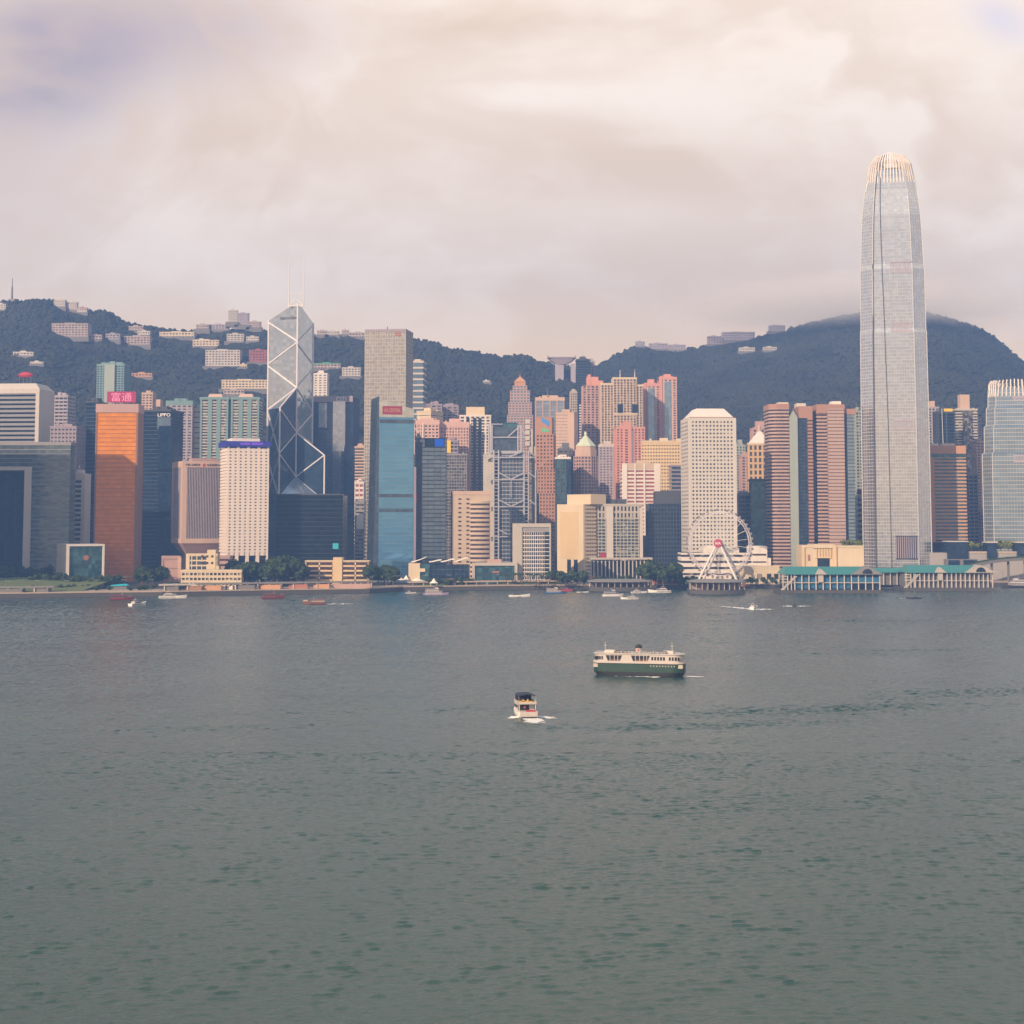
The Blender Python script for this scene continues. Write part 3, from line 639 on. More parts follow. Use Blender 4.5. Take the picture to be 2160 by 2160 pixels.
lettering(b.o,'中國人民解放軍',b.X(392,981),b.X(422,981),z-1.1,z+1.3,-d2-.3,M['ink']); lettering(b.o,'駐香港部隊大廈',b.X(437,981),b.X(467,981),z-1.1,z+1.3,-d2-.3,M['ink'])
# -- white hotel-like tower, eight columns of small windows
b=B('white_tower','white tower with eight columns of small dark windows under an illuminated blue crown',481,568,943,1590,36,21)
w2=b.w/2; d2=b.d/2; zt=b.h-1; zl=b.loc(520,1172).z
b.add('walls',MB().prism(off(b.poly,-.9),zl,zt),'hotel_wall')
nx,nz=8,32; x0=b.X(481+8,1060); ztop=b.loc(520,950).z; zbot=b.loc(520,1163).z
dx=(2*w2)/(nx+.1); dz=(ztop-zbot)/nz
mb=MB()
for i in range(nx+1):
    xc=-w2+.05*dx+i*dx; a=max(-w2,xc-dx*.30); c=min(w2,xc+dx*.30); mb.box(a,c,-d2,-d2+1.2,zl+.02,zt-.02)
for k in range(nz+1):
    z=zbot+k*dz-dz*.5 if False else zbot+k*dz; mb.box(-w2+.02,w2-.02,-d2+.08,-d2+1.18,max(zl,z-dz*.32),min(zt,z+dz*.32))
b.add('window_grid',mb,'hotel_wall')
wm=mesh('window',MB().box(-dx*.25,dx*.25,-.06,.1,-dz*.21,dz*.21),M['window_glass']); cnt=0; rest=MB()
for k in range(nz-1,-1,-1):
    for i in range(nx):
        x=-w2+.05*dx+(i+.5)*dx; z=zbot+(k+.5)*dz
        if cnt<100: o=obj('window',wm,None,b.o,(x,-d2+.95,z)); cnt+=1
        else: rest.box(x-dx*.25,x+dx*.25,-d2+.89,-d2+1.05,z-dz*.21,z+dz*.21)
o=b.add('lower_windows',rest,'window_glass'); o['kind']='stuff'
mb=MB()
for k in range(nz+1): z=zbot+k*dz; mb.box(-w2-.05,-w2+1.2,-d2+1.25,d2,max(zl,z-dz*.33),min(zt,z+dz*.33))
b.add('side_bands',mb,'hotel_wall')
mb=MB(); 
for i in range(5): x=-w2+i*(2*w2)/4; mb.box(max(-w2,x-1.4),min(w2,x+1.4),-d2-.1,d2*.9,0,zl+.05); mb.box(max(-w2,x-1.4),min(w2,x+1.4),-d2+.02,-d2+1,zt-.1,zt+2)
b.add('legs',mb,'hotel_wall')
b.add('lobby',MB().box(-w2+2,w2-2,-d2+3,d2-2,0,zl+.1),'dark_glass')
za=b.loc(520,942).z; zb=b.loc(520,931).z
cr=b.add('crown_band',MB().prism(off(b.poly,1.6),za,zb),'led_blue')
mb=MB()
for k in range(16):
    if k in (7,): continue
    x=-w2*.42+k*w2*1.1/16; mb.box(x,x+w2*.055,-d2-2.0,-d2-1.4,za+1.2+random.uniform(0,.8),zb-1.0-random.uniform(0,.6))
b.add('light_strip',mb,'led_violet',cr)
b.add('roof',MB().box(-w2*.72,w2*.62,-d2*.6,d2*.7,zb-.05,zb+3.2),'white_wall')
# -- dark glass slab in front of the braced tower
b=B('dark_slab','low wide near-black glass block with a small teal sign',584,724,1042,1640,44,0)
facade(b,0,b.h-1,fh=4.2,sp=.07,so=.05,bay=0,wallm='dark_wall',glassm='black_glass',inset=.15); roof(b,b.h-1,1.2,'dark_wall',0)
b.board(702,1146,714,1158,'teal_sign')
# -- dark and light twin-slab bank tower with CITI
b=B('bank_tower','tall dark bank tower with two pale vertical strips and white roof letters',655,745,836,2075,40,-5)
w2=b.w/2; d2=b.d/2
facade(b,0,b.h-2,fh=4,sp=.12,so=.1,bay=0,wallm='dark_wall',glassm='slate_glass',inset=.2)
mb=MB()
for x0,x1 in ((655,671),(731,745)): mb.box(b.X(x0,900)-.3,b.X(x1,900)+.3,-d2-1.5,d2+.3,0,b.h-.5)
b.add('dark_strip',mb,'navy_glass')
mb=MB(); 
for x0,x1,y0,y1 in ((673,690,850,902),(703,729,847,952),(703,721,952.2,1060)): mb.box(b.X(x0,900),b.X(x1,900),-d2-3.0,-d2+2,b.loc(700,y1).z,b.loc(700,y0).z)
b.add('pale_strip',mb,'silver_glass')  # pale lengths cut to where sun reaches the strips, shade below stays dark glass
b.add('crown',MB().box(-w2,w2,-d2-2.8,d2,b.loc(700,848).z-.0,b.h),'mauve_wall')
z=b.loc(720,846).z; lettering(b.o,'CITI',b.X(710,840),b.X(731,840),z,z+5,-d2-2.7,M['sign_white'])
b.add('right_block',MB().box(b.X(728,1000),b.X(752,1000),-d2-8,d2*.5,0,b.loc(740,942).z),'navy_glass')
# -- slot of little blocks seen between the two tall groups
tower('slim_block','orange-pink striped block in the gap between the dark bank tower and the blue tower',749,769,941,1900,20,0,wallm='peach_wall',glassm='window_glass',fh=3.4,sp=.5,bay=0)
tower('slim_block','white block with red panels low in the gap beside the finned blue tower',749,767,1016,1800,20,0,wallm='white_wall',glassm='red_brick',fh=5,sp=.5,bay=4,pw=1)
b=tower('slim_block','grey block with a white poster on its front, low in the narrow gap',748,768,1058,1760,20,0,wallm='grey_wall',glassm='window_glass',fh=4,sp=.6,bay=0); b.board(752,1084,767,1116,'billboard',name='poster')
# -- braced triangular tower
def braced_tower():
    Yn=1960.0; pts={'NW':at(589,1000,Yn),'NE':at(684,1000,Yn+20),'SW':at(565,800,Yn+50),'SE':at(660,800,Yn+70)}
    O=(pts['NW']+pts['SE'])/2; base=Vector((O.x,O.y,GZ))
    t=thing('braced_tower','tall faceted mirror-glass tower with white diagonal bracing and twin masts','skyscraper',base)
    L={k:Vector((v.x-O.x,v.y-O.y)) for k,v in pts.items()}; L['O']=Vector((0,0))
    def zz(k,py): return at(1080,py,L[k].y+O.y).z-GZ
    tops={'S':(('SE','SW'),zz('O',636),zz('SE',682),zz('SW',676)),'W':(('SW','NW'),zz('O',819),zz('SW',864),zz('NW',860)),
          'E':(('NE','SE'),zz('O',913),zz('NE',960),zz('SE',936)),'N':(('NW','NE'),zz('O',1006),zz('NW',1048),zz('NE',1056))}
    e=.985
    for q,((a,c),zo,za,zc) in tops.items():
        A=L[a]*e; Cc=L[c]*e
        bot=[(0,0,0),(A.x,A.y,0),(Cc.x,Cc.y,0)]; top=[(0,0,zo),(A.x,A.y,za),(Cc.x,Cc.y,zc)]
        if q=='S':
            cut=zz('O',646); f=(zo-cut)/(zo-za); g_=(zo-cut)/(zo-zc)
            m=MB().add(bot+[(A.x*f,A.y*f,cut),(Cc.x*g_,Cc.y*g_,cut),(0,0,cut)]+[(A.x,A.y,za),(Cc.x,Cc.y,zc)],[(0,2,1),(0,1,6,3,5),(2,0,5,4,7),(1,2,7,6),(3,6,7,4),(5,3,4)])
        else: m=MB().hull(bot,top)
        obj('prism_shaft',m,M['mirror_glass' if q=='S' else 'brace_glass'],t)  # tall shaft pale, others dark: sky reflection put into the glass tint
    A=L['NW']*.99; C2=L['NE']*.99; zo,za,zc=tops['N'][1:]; obj('sloped_roof',MB().hull([(0,-.1,zo+.1),(A.x,A.y-.1,za+.1),(C2.x,C2.y-.1,zc+.1)],[(0,-.1,zo+.8),(A.x,A.y-.1,za+.8),(C2.x,C2.y-.1,zc+.8)]),M['silver_glass'],t)  # paler sheet: the roof's sky reflection put into its glass
    wv=1.6; st=MB(); dg=MB()
    V3=lambda k,z,f=1.0:(L[k].x*f,L[k].y*f,z)
    S=tops
    for k,z0,z1 in (('NW',0,zz('NW',860)),('NE',0,zz('NE',960)),('SW',0,zz('SW',676)),('SE',0,zz('SE',682))): st.bar(V3(k,z0),V3(k,z1),wv)
    # the middle column stands just proud of the meeting edge
    fx=Vector((.0,-.7)); st.bar((fx.x,fx.y,0),(fx.x,fx.y,zz('O',640)),wv)
    obj('column',st,M['brace_grey'],t)
    def dl(a,za,c,zc,w=1.3):
        pa=Vector(V3(a,zz(a,za))) ; pc=Vector(V3(c,zz(c,zc))); 
        if a=='O': pa.y-=.5
        if c=='O': pc.y-=.5
        dg.bar(pa,pc,w)
    for p0,p1 in ((686,721),(777,817),(873,912)): dl('SE',p0,'O',p1)
    for p0,p1 in ((724,769),(818,870)): dl('O',p0,'SE',p1)
    for p0,p1 in ((680,720),(772,818)): dl('SW',p0,'O',p1)
    for p0,p1 in ((722,768),): dl('O',p0,'SW',p1)
    dl('O',818,'SW',864); dl('O',818,'NW',860)
    dl('NW',862,'O',912); dl('O',913,'NW',955); dl('NW',958,'O',1006); dl('O',1007,'NW',1049)
    dl('O',913,'NE',960); dl('NE',960,'O',1006); dl('O',1007,'NE',1056); dl('O',913,'SE',936)
    dl('SW',868,'NW',958); dl('NW',864,'SW',962); dl('SW',966,'NW',1050); dl('NW',960,'SW',1052)
    dl('NW',1050,'NE',1140); dl('NE',1058,'NW',1140)
    obj('diagonal_brace',dg,M['brace_grey'],t)
    zc=zz('O',646); a1=at(609,646,O.y); a2=at(640,646,O.y); x1=a1.x-O.x; x2=a2.x-O.x
    for x in (x1,x2):
        zt=zz('O',532); m=MB().tube((x,0,zc-2),(x,0,zz('O',585)),.75,.5).tube((x,0,zz('O',585)),(x,0,zt),.45,.18)
        obj('mast',m,M['mast_white'],t)
    m=MB().bar((x1,0,zz('O',619)),(x2,0,zz('O',619)),.8).bar((x1,0,zc),((x1+x2)/2,0,zz('O',629)),1.1).bar(((x1+x2)/2,0,zz('O',629)),(x2,0,zc),1.1).bar((x1,0,zc+.4),(x2,0,zc+.4),1.4)
    obj('mast_frame',m,M['mast_white'],t)
    # rows of dark lettering below the crown
    z=zz('O',671); m=MB()
    return t,L,zz,O
bt,bL,bzz,bO=braced_tower()
A_=bL['SW']; ang=math.atan2(-A_.y,-A_.x)

def boc_text():
    # on the western inner face, running towards the middle column
    d=-bL['SW'].normalized(); n=Vector((d.y,-d.x)); z=bzz('O',673)
    cu=bpy.data.curves.new('lettering','FONT'); cu.body='BANK OF CHINA'; cu.extrude=.05
    to=bpy.data.objects.new('lettering',cu); COL.objects.link(to); dg=bpy.context.evaluated_depsgraph_get(); me=bpy.data.meshes.new_from_object(to.evaluated_get(dg)); bpy.data.objects.remove(to)
    xs=[v.co.x for v in me.vertices]; a,c=min(xs),max(xs); Lh=22.0; hh=3.2; yh=max(v.co.y for v in me.vertices)
    for v in me.vertices:
        s=-bL['SW'].length*.02-Lh*(1-(v.co.x-a)/(c-a)); p=d*s+n*(.9+v.co.z); v.co=(p.x,p.y,z+v.co.y/yh*hh)
    me.materials.append(M['ink']); obj('lettering',me,None,bt)
boc_text()
# ================================================================ central blocks
tower('striped_tower','slim blue-grey tower with white bands just right of the tall plain silver tower',868,893,761,2050,30,-4,wallm='pale_wall',glassm='pale_blue_glass',fh=7,sp=.3,so=.3,bay=0,plant=1)
b=B('silver_tower','tall plain boxy silver-beige glass tower with a small red roof emblem',770,856,695,1860,40,-8)
facade(b,0,b.h-2.5,fh=4,sp=.13,so=.12,bay=2.9,pw=.35,po=.2,wallm='bone_wall',glassm='cheung_glass',inset=.15); roof(b,b.h-2.5,2.5,'mauve_wall',0,over=.3)
a=b.loc(832,709); c=b.loc(847,700); mb=MB(); cx=(a.x+c.x)/2; cz=(a.z+c.z)/2; y=-b.d/2-.5
mb.box(cx-3.2,cx-.3,y,y+.3,cz-2.2,cz+2.2).box(cx+.3,cx+3.2,y,y+.3,cz+.4,cz+2.2).box(cx+.3,cx+3.2,y,y+.3,cz-2.2,cz-.5); b.add('emblem',mb,'tile_red')
mb=MB().tube((-2,0,b.h-.1),(-2,0,b.h+5),.4).box(-5,1,-2,2,b.h-.1,b.h+2); b.add('roof_plant',mb,'dark_metal')
# -- blue tower with slanted top and dark fins
b=B('blue_tower','bright blue glass tower with a slanting top, dark side fins and a red sign',800,873,862,1600,38,14)
w2=b.w/2; d2=b.d/2; zl=b.loc(803,841).z; zr=b.loc(873,863).z; zb=b.loc(835,880).z
P=b.poly
b.add('glazing',MB().prism(off(P,-.1),0,zb),'blue_glass')
m=MB().add([(-w2,-d2,zb),(w2,-d2,zb),(w2,d2,zb),(-w2,d2,zb),(-w2,-d2,zl),(w2,-d2,zr),(w2,d2,zr),(-w2,d2,zl)],[(0,3,2,1),(4,5,6,7),(0,1,5,4),(1,2,6,5),(2,3,7,6),(3,0,4,7)]); b.add('slanted_crown',m,'mirror_glass')
mb=MB(); fh=3.9; n=int(zb/fh)
for k in range(n): 
    if k%3!=1 or True: mb.prism(off(P,.06),k*fh,k*fh+.35)
b.add('floor_bands',mb,'pale_blue_glass')
mb=MB()
for py0,py1 in ((893,885),(1080,1073),(1049,1042)): 
    za=b.loc(835,py0).z; zc=b.loc(835,py1).z; mb.box(-w2+.5,w2-.5,-d2-.12,-d2+.2,za,zc)
b.add('plant_floor',mb,'slate_glass')
mb=MB(); n=6
for k in range(n):
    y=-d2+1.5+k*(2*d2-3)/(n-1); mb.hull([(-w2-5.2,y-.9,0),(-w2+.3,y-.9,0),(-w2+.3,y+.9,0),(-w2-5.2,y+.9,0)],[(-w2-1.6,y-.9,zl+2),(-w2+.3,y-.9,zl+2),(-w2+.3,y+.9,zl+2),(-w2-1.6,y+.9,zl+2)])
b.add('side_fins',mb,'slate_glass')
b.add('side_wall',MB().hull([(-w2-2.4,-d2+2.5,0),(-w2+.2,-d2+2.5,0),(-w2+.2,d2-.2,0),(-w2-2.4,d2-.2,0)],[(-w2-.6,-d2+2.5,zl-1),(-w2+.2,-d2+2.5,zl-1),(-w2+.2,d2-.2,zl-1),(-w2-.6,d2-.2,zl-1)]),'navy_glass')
b.add('edge_strip',MB().box(w2-.3,w2+2.6,-d2+.4,d2,0,b.loc(870,985).z),'mauve_wall')
b.board(807,857,848,874,'sign_red',text='AIA CENTRAL',tmat='gold_ink',pad=(.06,.26))
# -- blue-grey bank tower
b=B('blue_grey_tower','blue-grey banded glass tower with a dark sign panel and bright blue logo',890,942,925,1650,26,4)
facade(b,0,b.h-.5,fh=4,sp=.26,so=.14,bay=6,pw=.3,po=.12,wallm='slate_glass',glassm='pale_blue_glass',inset=.15); roof(b,b.h-.5,1,'slate_glass',0)
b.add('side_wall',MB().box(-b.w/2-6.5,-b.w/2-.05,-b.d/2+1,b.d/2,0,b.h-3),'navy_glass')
o=b.board(896,924,938,943,'sign_dark'); b.board(917,926,936,942,'sign_blue',name='logo_panel',out=.85)
b.board(870,1040,880,1060,'sign_red',name='side_sign')
tower('slim_block','narrow dark maroon slab tucked between the blue tower and the blue-grey tower',876,888,920,1700,20,2,wallm='dark_wall',glassm='navy_glass',fh=4,sp=.1,bay=0)
# -- apartments behind
tower('apartment_block','mauve residential block with pale stripes at the top, just left of its wider twin',898,932,852,2150,24,0,wallm='mauve_wall',glassm='window_glass',fh=3.2,sp=.5,bay=8,pw=2.5,plant=2)
tower('apartment_block','wide mauve residential block of fine stripes above the pink blocks',930,967,855,2180,24,3,wallm='mauve_wall',glassm='window_glass',fh=3.2,sp=.5,bay=8,pw=2.5,plant=2)
tower('slim_block','sunlit blank cream block above the pink hillside offices',880,909,867,2000,26,-30,wallm='cream_wall',glassm='window_glass',fh=8,sp=.9,bay=0)
b=tower('pink_block','pink block with a recessed white framework beside the blue tower',872,926,886,1868,26,-4,wallm='pink_wall',glassm='window_glass',fh=3.6,sp=.5,bay=4,pw=1.6,par=5)
mb=MB(); 
for x in (-b.w*.46,-b.w*.12): mb.box(x-.7,x+.7,-b.d/2-2,-b.d/2-.6,b.h-38,b.h-4)
mb.box(-b.w*.46,-b.w*.12,-b.d/2-1.9,-b.d/2-.7,b.h-38,b.h-37); mb.bar((-b.w*.46,-b.d/2-1.3,b.h-8),(-b.w*.12,-b.d/2-1.3,b.h-20),.9); b.add('framework',mb,'white_wall')
tower('pink_block','broad pink block with a fine window grid behind the beige hotel',929,989,890,1876,26,2,wallm='pink_wall',glassm='window_glass',fh=3.3,sp=.5,bay=3.2,pw=1.5,par=6)
tower('grey_block','grey glass block of mottled windows between the blue-grey tower and the striped pair',942,985,957,1848,22,0,wallm='grey_wall',glassm='mixed_glass',fh=3.4,sp=.25,bay=2.6,pw=.5)
b=tower('slim_block','little block with a tall yellow panel above the mottled grey block',941,966,928,1850,16,0,wallm='mauve_wall',glassm='window_glass',fh=4,sp=.4,bay=4,pw=1); b.board(943,929,951,955,'yellow_paint',name='panel')
b=B('striped_pair','white apartment tower with dark vertical recesses and stepped roof',970,1035,876,1900,30,0); w2=b.w/2; d2=b.d/2
facade(b,0,b.h-1,fh=3.4,sp=.4,bay=6,pw=2.2,wallm='white_wall',glassm='window_glass'); roof(b,b.h-1,1.4,'white_wall',0)
mb=MB(); 
for x in (987,1001,1012): mb.box(b.X(x,950)-1.6,b.X(x,950)+1.6,-d2-1.0,-d2+.2,0,b.h-3)
b.add('recess_strip',mb,'navy_glass'); b.add('upper_block',MB().box(b.X(983,870),b.X(1022,870),-d2+3,d2-2,b.h+.3,b.loc(1000,858).z),'cream_wall')
b.add('shaft',MB().box(b.X(978,1000),b.X(990,1000),-d2-4,-d2+1,0,b.loc(985,1000).z),'beige_wall')
# -- beige hotel with curved bands
b=B('beige_block','beige tower with dark curved window bands and two columns of slots',957,1036,1037,1640,36,6)
w2=b.w/2; d2=b.d/2
b.add('walls',MB().prism(b.poly,0,b.h),'beige_wall'); n=17; zt=b.h-9
mb=MB(); mw=MB(); x0=b.X(992,1100); x1=b.X(1033,1100); xc=(x0+x1)/2
for k in range(n):
    z=3+k*(zt-3)/n
    arc=[(x0+(x1-x0)*i/8,-d2-3.2*(1-((i-4)/4)**2)) for i in range(9)]
    P2=arc+[(x1,-d2+.4),(x0,-d2+.4)]
    mb.prism([(p[0],p[1]) for p in P2],z,z+1.9); mw.prism(off(P2,.35),z+1.92,z+(zt-3)/n-.02)
b.add('curved_windows',mb,'brown_glass'); b.add('curved_bands',mw,'beige_wall')
mb=MB()
for xx in (970,987):
    for k in range(n+1): z=4+k*(zt-3)/n; x=b.X(xx,1100); mb.box(x-1.5,x+1.5,-d2-.06,-d2+.2,z,z+1.6)
b.add('slot_windows',mb,'brown_glass'); b.add('parapet',MB().box(-w2-.3,w2+.3,-d2-.4,d2+.3,b.h-3,b.h+.6),'peach_wall')
# -- the steel-framed bank with ladder masts and coat-hanger trusses
b=B('steel_bank','grey steel-framed bank with exposed ladder masts and hanging V trusses',1040,1116,950,1850,40,0,cat='skyscraper')
w2=b.w/2; d2=b.d/2; h=b.h; lz=lambda py:b.loc(1078,py).z; X=lambda px:b.X(px,1050)
facade(b,0,h-1,fh=4.2,sp=.18,so=.1,bay=4,pw=.3,po=.2,wallm='truss_grey',glassm='slate_glass',inset=.3,poly=rect(X(1053),X(1104),-d2,d2))
def ladder(x0,x1,z0,z1,y,name='ladder_mast'):
    mb=MB()
    for x in (x0,x1): mb.tube((x,y,z0),(x,y,z1),.95,n=8); mb.tube((x,y+7,z0),(x,y+7,z1),.95,n=8)
    k=z0+2
    while k<z1: mb.box(x0,x1,y-.45,y+.45,k-.35,k+.35); mb.box(x0-.4,x0+.4,y,y+7,k-.3,k+.3); mb.box(x1-.4,x1+.4,y,y+7,k-.3,k+.3); k+=3.9
    return b.add(name,mb,'truss_grey')
for x0,x1 in ((1042,1052),(1106,1115)): ladder(X(x0),X(x1),0,h,-d2-3)
for (ya,yb) in ((997,1011),(1054,1068),(1117,1131)):
    mb=MB(); y=-d2-3; xc=X(1078)
    mb.bar((X(1052),y,lz(ya)),(xc,y,lz(yb)),1.3).bar((xc,y,lz(yb)),(X(1106),y,lz(ya)),1.3).bar((X(1042),y,lz(yb+1)),(X(1115),y,lz(yb+1)),1.2)
    mb.bar((X(1042),y,lz(ya)),(X(1026),y,lz(yb-2)),1.1).bar((X(1115),y,lz(ya)),(X(1131),y,lz(yb-2)),1.1).bar((X(1026),y,lz(yb+1)),(X(1042),y,lz(yb+1)),1)
    mb.bar((xc,y,lz(yb)),(xc,y,lz(yb+38)),.8)
    b.add('hanger_truss',mb,'truss_grey')
mb=MB(); y=-d2-3
mb.bar((X(1042),y,lz(965)),(X(1115),y,lz(965)),1.4).bar((X(1042),y,lz(950)),(X(1020),y,lz(964)),1.2).bar((X(1106),y,lz(951)),(X(1074),y,lz(964)),1.2).bar((X(1115),y,lz(951)),(X(1131),y,lz(964)),1.1).bar((X(1020),y,lz(965)),(X(1042),y,lz(965)),1).box(X(1058),X(1103),y+1,y+6,lz(957),lz(951)).bar((X(1115),y,lz(965)),(X(1133),y,lz(965)),1.1)
b.add('top_truss',mb,'truss_grey')
u=b.add('upper_module',MB().box(X(1036),X(1096),-d2+8,d2,h-1.1,lz(900)),'slate_glass')
mb=MB(); y=-d2+6
for x0,x1 in ((1031,1038),(1093,1100)):
    for x in (X(x0),X(x1)): mb.tube((x,y,h-3),(x,y,lz(896)),.9)
    k=h
    while k<lz(898): mb.box(X(x0),X(x1),y-.4,y+.4,k,k+.7); k+=3.9
mb.bar((X(1022),y,lz(922)),(X(1110),y,lz(922)),1.2).bar((X(1070),y,lz(922)),(X(1096),y,lz(899)),1.3).bar((X(1096),y,lz(899)),(X(1114),y,lz(922)),1).bar((X(1022),y,lz(894)),(X(1060),y,lz(894)),1)
b.add('upper_truss',mb,'truss_grey',u)
b.add('penthouse',MB().box(X(1062),X(1092),-d2+12,d2,lz(901),lz(890)),'teal_glass',u)
mb=MB(); mb.box(X(1116),X(1124),-d2+3,d2,0,lz(905)); mb.box(X(1124.5),X(1132),-d2+5,d2,0,lz(942)); b.add('service_tower',mb,'bone_wall')
mb=MB(); mb.box(X(1019),X(1040),-d2+4,d2,0,lz(958)); b.add('service_tower',mb,'bone_wall')
mb=MB()
for k in range(5): z=lz(940)+k*6; mb.box(X(1108),X(1117.5),-d2+1,-d2+10,z,z+4.6)
b.add('lift_module',mb,'pale_wall')
b.add('flank',MB().box(X(1132.2),X(1137),-d2+6,d2,0,lz(945)),'slate_glass')
# -- low white slab with window grid
b=B('civic_block','white slab with a blank end wall and a fine dark window grid, behind the palms',1081,1162,1104,1545,22,0)
w2=b.w/2; d2=b.d/2; xg=b.X(1101,1160); xr=b.X(1159,1160); zt=b.loc(1120,1112).z
mb=MB(); mb.box(-w2,xg,-d2,d2,0,b.h); mb.box(xr,w2,-d2,d2,0,b.h); mb.box(xg-.01,xr+.01,-d2+.01,d2-.01,zt,b.h-.01); b.add('frame',mb,'stone_wall')
P=rect(xg,xr,-d2+1.2,d2-1); x2=b.X(1148,1160)
facade(b,0,zt-4,fh=3.5,sp=.22,so=.2,bay=2.0,pw=.5,po=.35,wallm='white_wall',glassm='dark_glass',poly=rect(xg+.6,x2,-d2+1.2,d2-1),sides=(0,)); facade(b,0,zt-4,fh=3.5,sp=.16,so=.2,bay=0,wallm='white_wall',glassm='navy_glass',poly=rect(x2+.2,xr-.1,-d2+1.3,d2-1),names=('stair_glazing','stair_bands','x'))
b.add('top_band',MB().box(xg-.0,xr,-d2+.8,d2-.5,zt-4.05,zt+.02),'grey_wall')
# -- stepped granite bank tower
b=B('granite_tower','stepped red granite tower with a green and blue emblem at the top',1138,1176,1040,1810,30,-6)
zs=lambda py:b.loc(1150,py).z; w2=b.w/2; d2=b.d/2
for (x0,x1,y0,y1,wm) in ((1138,1176,1200,1040,'granite_wall'),(1134,1172,1041,990,'granite_wall'),(1131,1167,991,916,'granite_wall')):
    P=rect(b.X(x0,y1),b.X(x1,y1),-d2,d2); z0=0 if y0==1200 else zs(y0); mb=None
    facade(b,max(0,z0),zs(y1),fh=3.8,sp=.5,so=.3,bay=3.4,pw=1.7,po=.45,wallm=wm,glassm='window_glass',poly=P,names=('shaft','floor_bands','piers'))
P=rect(b.X(1130,890),b.X(1164,890),-d2+.3,d2); b.add('crown',MB().prism(P,zs(917),zs(880)),'granite_wall')
a=b.loc(1143,911); c=b.loc(1158,886); mb=MB(); y=-d2; mb.hull([(a.x,y-.1,c.z-2),(c.x,y-.1,c.z-7),(c.x,y+.5,c.z-7),(a.x,y+.5,c.z-2)],[(a.x,y-.1,c.z+3),(c.x,y-.1,c.z-1),(c.x,y+.5,c.z-1),(a.x,y+.5,c.z+3)]); b.add('emblem_blue',mb,'logo_blue')
mb=MB().hull([(a.x,y-.1,a.z),(c.x,y-.1,a.z),(c.x,y+.5,a.z),(a.x,y+.5,a.z)],[(a.x,y-.1,a.z+4.5),(c.x,y-.1,a.z+2),(c.x,y+.5,a.z+2),(a.x,y+.5,a.z+4.5)]); b.add('emblem_green',mb,'logo_green')
b.add('dark_side',MB().box(b.X(1131,1060),b.X(1139,1060),-d2+2,d2,0,zs(920)),'navy_glass')
# -- far towers of the mid levels
b=B('pagoda_tower','far mauve tower stepping in to a small gold pyramid roof',1070,1124,876,2150,34,0); zs=lambda py:b.loc(1097,py).z; w2=b.w/2; d2=b.d/2
for (k,y0,y1) in ((1.0,1000,875),(.9,876,848),(.76,849,823),(.55,824,812)):
    P=rect(-w2*k,w2*k,-d2*k,d2*k); facade(b,max(0,zs(y0)),zs(y1),fh=3.6,sp=.4,so=.2,bay=4,pw=1.4,po=.4,wallm='rose_wall',glassm='pale_blue_glass',poly=P,names=('tier','floor_bands','piers'))
b.add('gold_roof',MB().cone(0,0,zs(804),11,zs(791),4,PI/4).tube((0,0,zs(792)),(0,0,zs(786)),.4,.2).box(-7,7,-7,7,zs(812.5),zs(803.5)),'orange_wall')
b=tower('glass_tower','glass tower with a mauve frame and beige roof behind the granite tower',1130,1190,838,2000,30,0,wallm='rose_wall',glassm='pale_blue_glass',fh=3.8,sp=.12,bay=9,pw=1.6,po=.6,rmat='peach_wall',par=4)
b=tower('beige_slab','blank beige slab with an orange end wall behind the domed tower',1173,1210,870,1960,20,-14,wallm='peach_wall',glassm='window_glass',fh=3.6,sp=.75,bay=2.4,pw=1.2,po=.3); b.add('end_wall',MB().box(b.w/2-7,b.w/2+.8,-b.d/2-.9,b.d/2,0,b.h-2),'peach_wall')
tower('slim_tower','thin pale tower beside the far navy tower',1203,1217,826,2120,20,0,wallm='stone_wall',glassm='window_glass',fh=3.2,sp=.4,bay=3,pw=1.2)
b=B('navy_tower','very tall far navy tower with a pale strip of balconies',1216,1243,757,2300,28,0); facade(b,0,b.h-2,fh=3.6,sp=.2,bay=0,wallm='dark_wall',glassm='navy_glass'); roof(b,b.h-2,2,'dark_wall',1)
mb=MB(); n=int(b.h/3.6)
for k in range(n-16): mb.box(-b.w*.30,-b.w*.08,-b.d/2-1.2,-b.d/2+.2,k*3.6,k*3.6+1.9)
b.add('balconies',mb,'white_wall')
tower('slim_tower','tall thin pale tower directly behind the far navy tower',1241,1254,761,2330,20,0,wallm='lilac_wall',glassm='window_glass',fh=3.2,sp=.5,bay=4,pw=1.6)
b=B('pink_tower','tall mauve-pink apartment tower with a salmon crown, left of the twin-hole tower',1229,1272,812,2080,26,0); facade(b,0,b.h-1,fh=3.1,sp=.42,bay=4.6,pw=2.2,po=.8,wallm='rose_wall',glassm='window_glass'); mb=MB(); zs=lambda py:b.loc(1250,py).z
mb.box(b.X(1238,800),b.X(1262,800),-b.d/2-.9,b.d/2,b.h-1.1,zs(795)).box(b.X(1262.1,800),b.X(1272,800),-b.d/2-.9,b.d/2,b.h-1.2,zs(803)).box(b.X(1240,800),b.X(1246,800),-b.d/2-1.5,b.d/2,b.h-1.1,zs(790)); b.add('crown',mb,'coral_wall')
b=B('twin_hole_tower','beige apartment tower with shoulders, two square openings and twin masts',1268,1352,813,2050,30,0); zs=lambda py:b.loc(1310,py).z; d2=b.d/2
